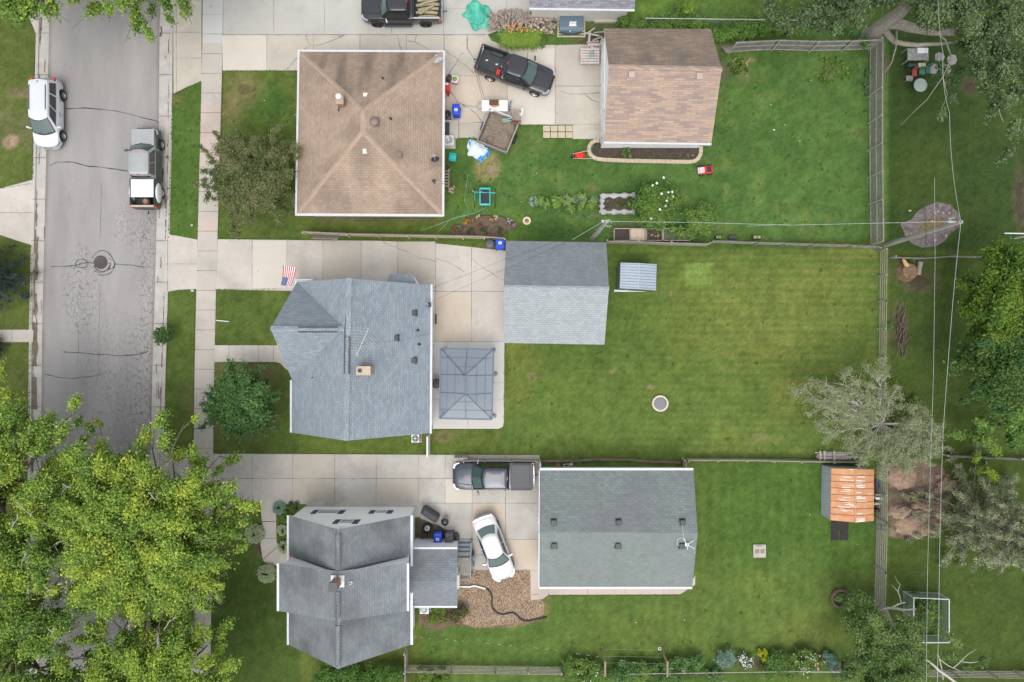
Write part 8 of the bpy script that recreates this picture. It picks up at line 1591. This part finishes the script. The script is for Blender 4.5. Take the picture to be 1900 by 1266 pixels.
for i in range(10):p=W(1680+rnd.uniform(-5,90),380+rnd.uniform(0,75),.05);g=MB();g.blob(p,(rnd.uniform(.06,.14),.07,.05),8,4,noise=.3);tag(g.build("stone",M_STONE if i==0 else M_STONE,loc=p),"small stone on or beside the brown ground sheet at the pole","stone","stones round the ground sheet")
p=W(1882,434,2.2);T=thing("white_pole","white metal pole end sticking in from the right edge","pole",(p.x+1.2,p.y,0));g=MB();g.tube([W(1864,433,2.2),W(1925,434,2.2)],.045);g.build("arm",M_WHITE,T);g=MB();g.tube([W(1925,434,2.2),(W(1925,434,2.2).x,p.y,0)],.05);g.build("post",M_WHITE,T)
T=thing("netted_garden","white-framed enclosure with pale green netting round garden plants","garden enclosure",tuple(hvec(1715,1145)));hh=1.3;cs=[(1683,1103),(1747,1106),(1748,1185),(1684,1185)];B=[hvec(*c_)for c_ in cs];B=[hvec(1676,1097),hvec(1740,1100),hvec(1740,1178),hvec(1676,1178)]
def netmat():
 m,t,p=nodes("pale green net");p.inputs["Base Color"].default_value=(.22,.33,.26,1);p.inputs["Roughness"].default_value=.8;tr=N(t,"ShaderNodeBsdfTransparent");ms=N(t,"ShaderNodeMixShader");ms.inputs[0].default_value=.6;t.links.new(tr.outputs[0],ms.inputs[1]);t.links.new(p.outputs[0],ms.inputs[2]);t.links.new(ms.outputs[0],t.nodes["Material Output"].inputs[0]);return m
M_NET=netmat()
for i in range(4):a,c=B[i],B[(i+1)%4];up_=Vector((0,0,hh));g=MB();g.tube([a+up_,c+up_],.035);g.build("top_rail",M_WHITE,T);g=MB();g.tube([a,a+up_],.035);g.build("post",M_WHITE,T);g=MB();g.face([a+Vector((0,0,.03)),c+Vector((0,0,.03)),c+up_,a+up_]);g.build("net_panel",M_NET,T);g=MB();g.beam(a+Vector((0,0,.06)),c+Vector((0,0,.06)),.05,.12);g.build("base_board",M_GREYWOOD,T)
shrub("leafy plants inside the netted enclosure, upper left",1700,1118,.7,.8,2400,.07,LIM[:3],370,rx=.6,cat="plant",name="plant");shrub("leafy plants inside the netted enclosure, right side",1728,1130,.9,.8,2600,.07,MID,371,rx=.45,cat="plant",name="plant")
g=MB();p=hvec(1558,1110);g.tube([(p.x+.62*math.cos(a),p.y+.62*math.sin(a),.12)for a in np.linspace(0,6.283,26)],.12,7);tag(g.build("planter_ring",mat("brown ring edging",(.12,.08,.065),.9,var=.25),loc=p),"brown ring edging round plants beside the birch tree","planter ring");shrub("green plants inside the brown ring by the birch tree",1565,1112,.5,.4,1500,.06,[(.06,.13,.03),(.13,.22,.06)],372,cat="plant",name="plant",loc_z=.02)
for px_,l in((1118,"left wooden trellis post with a crosspiece at the bottom edge"),(1230,"right wooden trellis post with a white cap at the bottom edge")):
 a,c=W(px_-5,1202,0),W(px_+1,1230,1.9);b_=hvec(px_+(-2 if px_<1200 else-3),1206);T=thing("trellis_post",l,"post",tuple(b_));g=MB();g.box((b_.x,b_.y,1.0),(.13,.13,2.0));g.build("post",mat("brown post wood",(.27,.20,.14),.9,var=.2)if px_<1200 else bpy.data.materials["brown post wood"],T);g=MB();g.box((b_.x,b_.y-.45,1.98),(.12,1.1,.10));g.build("crosspiece",bpy.data.materials["brown post wood"],T)
 g=MB();g.beam((b_.x,b_.y+.35,.2),(b_.x,b_.y,1.2),.07,.07);g.build("brace",bpy.data.materials["brown post wood"],T)
for i,(y0,z0)in enumerate(((1206,1.0),(1219,1.95),(1231,1.95))):wire("thin green wire between the trellis posts, %s"%("topmost","middle","lowest")[i],[(1120,y0,z0),(1150,y0-1,z0),(1228,y0+1,z0)],.012,mat("green wire %d"%i,(.20,.32,.20),.6),n=3)
p=W(1224,1204,.5);g=MB();g.tube([p+Vector((.10*math.cos(a),.10*math.sin(a),0))for a in np.linspace(0,6.283,14)],.03,6);tag(g.build("white_ring",M_WHITE,loc=p),"white ring hanging on the right trellis post","ring")
a,c=W(1170,1251,1.0),W(1500,1246,1.0);T=thing("pipe_fence","thin metal pipe rail across the shrubs at the bottom edge","fence",(a.x,a.y,0));g=MB();g.tube([a,c],.03);g.build("rail",M_ROT,T)
for t_ in(0,.33,.66,1):q=a.lerp(c,t_);g=MB();g.tube([(q.x,q.y,0),(q.x,q.y,1.02)],.03);g.build("post",M_GREYMETAL,T)
g=MB();a,c=W(1496,1247,1.0),W(1562,1247,1.0);g.tube([a,c],.035);tag(g.build("pipe",M_WIRE,loc=a),"bright metal pipe above the shrubs at the lower right","pipe")
# ================================================================== WHITE HOUSE SIDE
T=thing("deck_stairs","grey wooden landing with steps and railings beside the white house addition","deck",tuple(hvec(862,1040)));M_DK=mat("grey blue deck wood",(.26,.29,.33),.8,var=.2,scale=4,fine=.3);M_DKT=mat("worn deck boards",(.40,.36,.31),.85,var=.25,scale=4,fine=.35,stretch=(3,.4,1))
a,c=W(850,1068,.75),W(874,1035,.75)
for i in range(7):x=a.x+(c.x-a.x)*(i+.5)/7;g=MB();g.box((x,(a.y+c.y)/2,.75),((c.x-a.x)/7-.015,c.y-a.y,.03));g.build("deck_board",M_DKT,T)
for i in range(4):y=c.y+.06+.27*(i+.5);z=.75-.17*(i+1);g=MB();g.box(((a.x+c.x)/2,y,z),(c.x-a.x-.02,.29,.035));g.build("step",M_DK,T);g=MB();g.box(((a.x+c.x)/2,y-.13,z-.08),(c.x-a.x-.04,.02,.15));g.build("riser",M_DKT,T)
for x in(a.x-.02,c.x+.02):
 g=MB();g.beam((x,a.y,1.65),(x,c.y,1.65),.09,.04);g.beam((x,c.y,1.63),(x,c.y+1.15,.95),.09,.04);g.beam((x,c.y,.70),(x,c.y+1.15,.0),.05,.2);g.build("handrail",M_DK,T)
 for i in range(8):y=a.y+(c.y-a.y)*i/7;g=MB();g.box((x,y,1.2),(.04,.04,.88));g.build("baluster",M_DK,T)
 for y,z in((a.y,.82),(c.y,.82),(c.y+1.1,.48)):g=MB();g.box((x,y,z),(.09,.09,z*2));g.build("post",M_DK,T)
g=MB();g.beam((a.x-.02,a.y,1.65),(c.x+.02,a.y,1.65),.09,.04);g.build("handrail",M_DK,T)
p=W(877,1040,1.0);T=thing("covered_item","dark blue grey folding chair leaning on the deck railing","folding chair",(p.x,p.y,0));g=MB();g.box((p.x+.05,p.y,.55),(.08,.9,1.0),rot=Euler((0,.12,0)).to_matrix());g.build("frame",mat("slate cloth",(.10,.12,.16),.7,var=.3),T);g=MB();g.blob((p.x+.06,p.y+.2,1.0),(.1,.22,.18),10,6,noise=.2);g.build("seat",mat("pale slate cloth",(.22,.25,.30),.7,var=.3),T)
p=W(797,957,1.05);T=thing("covered_grill","gas grill under a long dark grey cover beside the white house","covered grill",(p.x,p.y,0),math.radians(-34));g=MB();g.rbox((0,0,.52),(1.38,.52,1.04),.14,top=1.0);g.rbox((0,0,1.06),(1.2,.40,.10),.14);g.build("cover",mat("charcoal cover",(.055,.058,.064),.75,var=.15,scale=3,bump=.6,bscale=5),T,local=True)
p=W(792,982,.4);g=MB();g.lathe((p.x,p.y,0),[(.22,.0),(.36,.03),(.38,.14),(.36,.26),(.24,.27),(.2,.2),(.2,.1)],28,cap=False);T=g.build("tyre",M_RUBBER,loc=(p.x,p.y,.0));tag(T,"upper tyre of the pile below the covered grill","tyre");g=MB();g.lathe((p.x,p.y,.2),[(.23,0),(.2,-.06),(.08,-.05),(.07,.0),(.01,.0)],18,cap=False);g.build("rim",M_RIM,T)
p=W(795,984,.1);
p=W(825,970.5,.9);T=thing("kettle_grill","round black kettle grill with shiny lid on three legs","kettle grill",(p.x,p.y,0));g=MB();g.lathe((p.x,p.y,.62),[(.05,-.2),(.2,-.12),(.28,0),(.285,.03),(.22,.16),(.1,.23),(.01,.25)],26);g.build("kettle",mat("glossy black enamel",(.012,.012,.014),.08,coat=1),T);g=MB();g.tube([(p.x-.07,p.y,.86),(p.x,p.y,.92),(p.x+.07,p.y,.86)],.015);g.build("handle",M_CHROME,T)
for a_ in(1.2,2.2,4.7):g=MB();g.tube([(p.x+.1*math.cos(a_),p.y+.1*math.sin(a_),.5),(p.x+.38*math.cos(a_),p.y+.38*math.sin(a_),.02)],.015);g.build("leg",M_GREYMETAL,T)
g=MB();g.tube([(p.x,p.y,.4),(p.x+.02,p.y-.6,.35)],.012);g.build("side_bar",M_DARKMETAL,T)
soil("patch of dark soil and leaves in the corner by the covered grill",[(775,960),(800,970),(815,975),(830,985),(850,992),(846,1003),(775,1003)],.034,mat("damp soil",(.13,.10,.07),1,var=.4,scale=4,fine=.4))
for i,(x,y)in enumerate(((787,996),(789,999),(777,999))):p=hvec(x,y);g=MB();g.box((p.x,p.y,.06),(.16,.05,.04),rz=.9*i);tag(g.build("litter",M_WHITE,loc=p),"small scrap of white litter on the soil below the covered grill","litter","litter by the white house")
p=W(788,994,.2);g=MB();g.blob(p,(.22,.2,.18),10,6,noise=.2);tag(g.build("pot",mat("dark brown pot",(.06,.04,.035),.7,var=.3),loc=(p.x,p.y,0)),"dark brown bundle below the pile of tyres at the white house","bundle")
p=W(846,996,.3);g=MB();g.blob(p,(.28,.3,.3),12,6,noise=.2);tag(g.build("leaf_bag",mat("brown leaf bag",(.10,.075,.06),.9,var=.3),loc=(p.x,p.y,0)),"brown sack between the grey bin and the deck steps","sack")
T=thing("drain_pipe","white downspout extension feeding a black corrugated pipe across the wood chips","drain pipe",tuple(hvec(848,1087)));g=MB();P=[hvec(*q)+Vector((0,0,.12))for q in((847,1087.5),(872,1088),(880,1086),(892,1089),(901,1091.5))]
for a,c in zip(P,P[1:]):g.beam(a,c,.09,.07)
g.build("white_section",M_WHITE,T);g=MB();Q=[(900,1091),(906,1094),(911,1101),(913,1110),(912.5,1120),(914,1129),(919,1134),(925,1138),(934,1140),(944,1137),(952,1136.5),(958,1140),(964,1147),(972,1151),(980,1152),(992,1149),(1004,1147),(1016,1145)]
Q=[hvec(*q)+Vector((0,0,.07))for q in Q];R2=[]
for a,c in zip(Q,Q[1:]):n=max(2,int((c-a).length/.035));R2+=[a.lerp(c,i/n)for i in range(n)]
g.tube(R2,[.066 if i%2 else .048 for i in range(len(R2))],9);g.build("corrugated_pipe",M_BLACK,T)
g=MB();p=W(850,1075,1.2);g.box((p.x+.03,p.y,1.3),(.2,.95,1.0));tag(g.build("privacy_screen",M_WHITE,loc=(p.x,p.y,0)),"white panel at the corner of the white house addition beside the deck","screen")
for i,(x,y,l,an_)in enumerate(((880,1068,.45,0),(945,1061,.5,.2),(931,1136,.5,.8),(925,1140,.7,-.1),(968,1076,.4,.5),(900,1140,.6,0))):p=hvec(x,y);g=MB();d=Vector((math.cos(an_),math.sin(an_),0))*l;g.tube([p+Vector((0,0,.05)),p+d*.5+Vector((.03,.05,.08)),p+d+Vector((0,0,.05))],[.02,.015,.006],5);tag(g.build("twig",M_PALEPLANK if i%2 else M_BARK,loc=p),"twig lying on the wood chip bed","twig","twigs on the wood chips")
wc=MB();r_=random.Random(4)
for i in range(2600):
 x,y=r_.uniform(782,1012),r_.uniform(1057,1170)
 if not(x>848 or y>1128)or(x>984 and y<1114)or y>1168-abs(x-900)*.09 or(y>1118 and x>1010):continue
 p=hvec(x,y);an_=r_.uniform(0,3.14);wc.box((p.x,p.y,.03),(r_.uniform(.04,.09),r_.uniform(.015,.03),.02),rz=an_,m=r_.choice((0,1,2)))
o=wc.build("wood_chips",[mat("pale chip",(.40,.31,.215),.95),mat("mid chip",(.30,.20,.13),.95),mat("dark chip",(.14,.09,.06),.95)]);stuff(o,"loose wood chips strewn over the bed beside the green-roofed garage","wood chips")
# ================================================================== MIDDLE HOUSE AND STREET BITS
p=hvec(425,596.5);T=thing("lamp_post","slim white post on the front lawn of the blue grey house","post",tuple(p));p1_=W(401,594.5,1.1);p0_=hvec(424,596);g=MB();g.tube([Vector((p1_.x,p1_.y+.0,.0)),Vector((p1_.x,p1_.y,.2))],.04)
g.tube([W(401,594.6,.25),W(425,597,.12)],.04);g.build("post",M_WHITE,T)
p=W(361,540,.05);g=MB();g.lathe(hvec(357,539),[(.12,0),(.12,.045),(.06,.05),(.01,.04)],18);tag(g.build("water_valve_cover",M_GREYMETAL,loc=hvec(357,539)),"round grey valve cover in the grass below the tan driveway apron","valve cover");g=MB();g.lathe(hvec(356,418),[(.10,0),(.10,.04),(.01,.045)],16);tag(g.build("water_valve_cover",M_GREYMETAL,loc=hvec(356,418)),"round grey valve cover in the kerb strip above the tan driveway apron","valve cover")
p=W(187,487,RZ);g=MB();g.lathe((p.x,p.y,RZ+.003),[(.50,0),(.50,.012),(.40,.014),(.39,.006),(.01,.006)],26)
for i in range(-3,4):g.box((p.x,p.y+i*.1,RZ+.014),(2*math.sqrt(max(.35**2-(i*.1)**2,.001)),.04,.012))
tag(g.build("manhole_cover",mat("dark cast iron",(.085,.075,.072),.7,.3,var=.2,scale=8),loc=(p.x,p.y,RZ)),"round dark manhole cover in the middle of the street","manhole cover")
p=W(812,712,.9);T=thing("kettle_grill","round dark grill against the blue grey house beside the gazebo","grill",(p.x-.1,p.y,0));g=MB();g.lathe((p.x-.1,p.y,0),[(.1,.3),(.3,.5),(.36,.7),(.35,.76),(.2,.92),(.01,.97)],24);g.build("kettle",mat("brown grey enamel",(.10,.09,.085),.4,var=.15),T);g=MB();g.tube([(p.x-.1,p.y-.1,.95),(p.x-.05,p.y,1.02),(p.x-.1,p.y+.1,.95)],.02);g.build("handle",M_BLACK,T)
for a_ in(0,2.1,4.2):g=MB();g.tube([(p.x-.1+.12*math.cos(a_),p.y+.12*math.sin(a_),.5),(p.x-.1+.25*math.cos(a_),p.y+.25*math.sin(a_),0)],.015);g.build("leg",M_BLACK,T)
for x,y,r,l in((917.5,694,.16,"round brown planter foot right of the gazebo, the upper one"),(916,772,.13,"small brown stone right of the gazebo near its lower corner")):p=hvec(x+2,y);g=MB();g.lathe(p,[(r,.03),(r*1.05,.12),(r*.8,.14),(.01,.13)],14);tag(g.build("planter",mat("brown grey pot "+l[:7],(.25,.21,.17),.9,var=.2),loc=p),l,"pot")
# ================================================================== TOP RIGHT PATIO
T=thing("patio_shelf","weathered wooden workbench with pale boards under the silver maple","workbench",tuple(hvec(1705,105)));g=MB();a,c=W(1684,112,.8),W(1723,90,.8);g.box(((a.x+c.x)/2,(a.y+c.y)/2,.78),(c.x-a.x,c.y-a.y,.05));g.build("top",M_GREYWOOD,T);g=MB();g.box((W(1712,94,.83).x,W(1712,94,.83).y,.83),(.75,.38,.03));g.build("white_board",M_WHITE,T)
for x,y in((a.x,a.y),(c.x,a.y),(a.x,c.y),(c.x,c.y)):g=MB();g.box((x,y,.38),(.08,.08,.76));g.build("leg",M_GREYWOOD,T)
p=W(1708,158,.7);T=thing("glass_table","round pale glass table on the top right lawn","table",(p.x,p.y,0));g=MB();g.lathe((p.x,p.y,.68),[(.48,0),(.49,.02),(.47,.035),(.03,.036)],30);g.build("table_top",mat("frosted glass",(.27,.33,.31),.2,var=.05),T)
for a_ in(.8,2.4,3.9,5.5):g=MB();g.tube([(p.x+.38*math.cos(a_),p.y+.38*math.sin(a_),.68),(p.x+.42*math.cos(a_),p.y+.42*math.sin(a_),0)],.018);g.build("leg",M_DARKMETAL,T)
for x,y,sx,sy,z,m,l,nm in((1697,135,.36,.5,.42,mat("faded red plastic",(.30,.055,.045),.6),"faded red chair beside the round glass table","chair"),(1693,121,.62,.24,.5,mat("dark teal tub",(.02,.06,.08),.5),"dark teal crate below the weathered workbench","crate"),(1711,121,.55,.34,.55,mat("yellow cream plastic",(.52,.50,.30),.6),"cream coloured play shelf above the green chair","shelf"),(1711,133,.42,.42,.42,mat("sea green plastic",(.05,.16,.12),.5),"sea green chair above the round glass table","chair"),(1722,130,.35,.5,.4,mat("green plastic",(.03,.12,.08),.5),"green chair right of the sea green one","chair"),(1688,145,.5,.4,.3,M_GREYWOOD,"low wooden seat left of the red chair","bench")):
 p=W(x,y,z);T=thing(nm,l,nm,(p.x,p.y,0));g=MB();g.rbox((p.x,p.y,z),(sx,sy,.06),.06);g.build("seat" if nm in("chair","bench")else "top",m,T)
 if nm=="chair":g=MB();g.box((p.x,p.y+sy/2,z+.2),(sx,.05,.4));g.build("backrest",m,T)
 for ax in(-1,1):
  for ay in(-1,1):g=MB();g.box((p.x+ax*sx*.42,p.y+ay*sy*.4,z/2),(.05,.05,z));g.build("leg",m,T)
for x,y,s,l in((1731,128,.46,"grey flagstone nearest the green chairs"),(1754,130,.46,"grey flagstone right of the first one"),(1766,112,.44,"grey flagstone at the upper right of the small patio"),(1743,106,.42,"mossy grey flagstone in the middle of the small patio")):p=hvec(x,y);g=MB();g.prism([(p.x+s*math.cos(a)*rnd.uniform(.8,1),p.y+s*math.sin(a)*rnd.uniform(.8,1.1))for a in np.linspace(0,6.283,7,endpoint=False)],0,.04);tag(g.build("flagstone",mat("grey flagstone"+l[-6:],(.25,.24,.235),.9,var=.15),loc=p),l,"flagstone")
g=MB();g.tube([hvec(*q)+Vector((0,0,.03))for q in((780,428),(800,422),(825,412),(845,404),(862,400),(880,396),(893,390),(902,385),(905,392))],.016,6);T=thing("garden_hose","green garden hose curling over the lawn above the flower bed","hose",tuple(hvec(860,400)));g.build("hose",mat("pale green hose",(.22,.42,.33),.5),T);g=MB();g.tube([hvec(*q)+Vector((0,0,.03))for q in((812,432),(824,420),(834,408),(850,404),(870,398),(868,386),(862,372),(866,340),(868,325))],.014,6);g.build("hose",bpy.data.materials["pale green hose"],T)
rnd.seed(88)
for i,(x,y)in enumerate(((1436,241),(1456,232),(1430,195),(996,322),(491,187),(548,213),(1504,150),(1484,262),(1180,1230-75),(1270,1150),(1590,1010),(1502,955))):p=hvec(x,y);g=MB();g.blob(p+Vector((0,0,.03)),(.09 if i==0 else .05,.06 if i==0 else .03,.02),7,4,noise=.4);tag(g.build("litter",M_WHITE,loc=p),"small white scrap lying in the grass","litter","white scraps on the lawns")
r_=np.random.default_rng(12);cen,rad=[],[]
for x0,y0,x1,y1,n in((830,260,1610,440,240),(1330,100,1610,260,130),(1000,352,1180,400,30),(1130,460,1620,840,90),(1300,870,1600,1200,60),(310,170,372,440,50),(405,140,550,240,25),(1650,480,1760,840,70),(940,460,1130,465,3),(780,1180,1500,1215,40),(1640,1010,1880,1230,40),(940,650,1120,830,40)):
 for i in range(n):p=hvec(r_.uniform(x0,x1),r_.uniform(y0,y1));cen.append((p.x,p.y,.03));rad.append(r_.uniform(.05,.17))
o=leaf_mesh("lawn_weeds",None,cen,rad,9500,.045,[(.06,.12,.02),(.10,.19,.03),(.18,.27,.04)],seed=12,flat=.2,up=1.2);stuff(o,"clover and weed tufts scattered through the lawns","weeds")
cen,rad=[],[]
def edge(x0,y0,x1,y1,per=.10,r0=.05):
 a,c=hvec(x0,y0),hvec(x1,y1);n=int((c-a).length/per)
 for i in range(n):q=a.lerp(c,(i+r_.random())/n);cen.append((q.x+r_.normal()*.015,q.y+r_.normal()*.015,.02));rad.append(r0*r_.uniform(.5,1.3))
for e_ in((413,131,555,131),(413,132,405,440),(405,443,935,447),(375,155,367,440),(400,537,510,537),(401,538,398,640),(398,673,512,673),(363,540,358,835),(397,675,396,840),(397,841,840,843),(936,640,934,790),(805,797,930,797),(823,259,880,255),(940,233,1008,233),(1000,84,1110,83),(322,176,350,161),(320,178,313,433),(312,545,306,835),(1008,258,1060,258),(1018,1105,1262,1104),(0,457,60,457),(62,340,0,350),(300,840,390,842),(64,100,61,330),(60,460,57,610),(57,637,54,780),(1100,300,1290,304),(805,640,803,795)):edge(*e_)
o=leaf_mesh("grass_edge",None,cen,rad,17000,.035,[(.05,.10,.018),(.10,.16,.03),(.15,.19,.05)],seed=13,flat=.4,up=1.0);stuff(o,"ragged grass growing over the edges of paving and kerbs","grass")
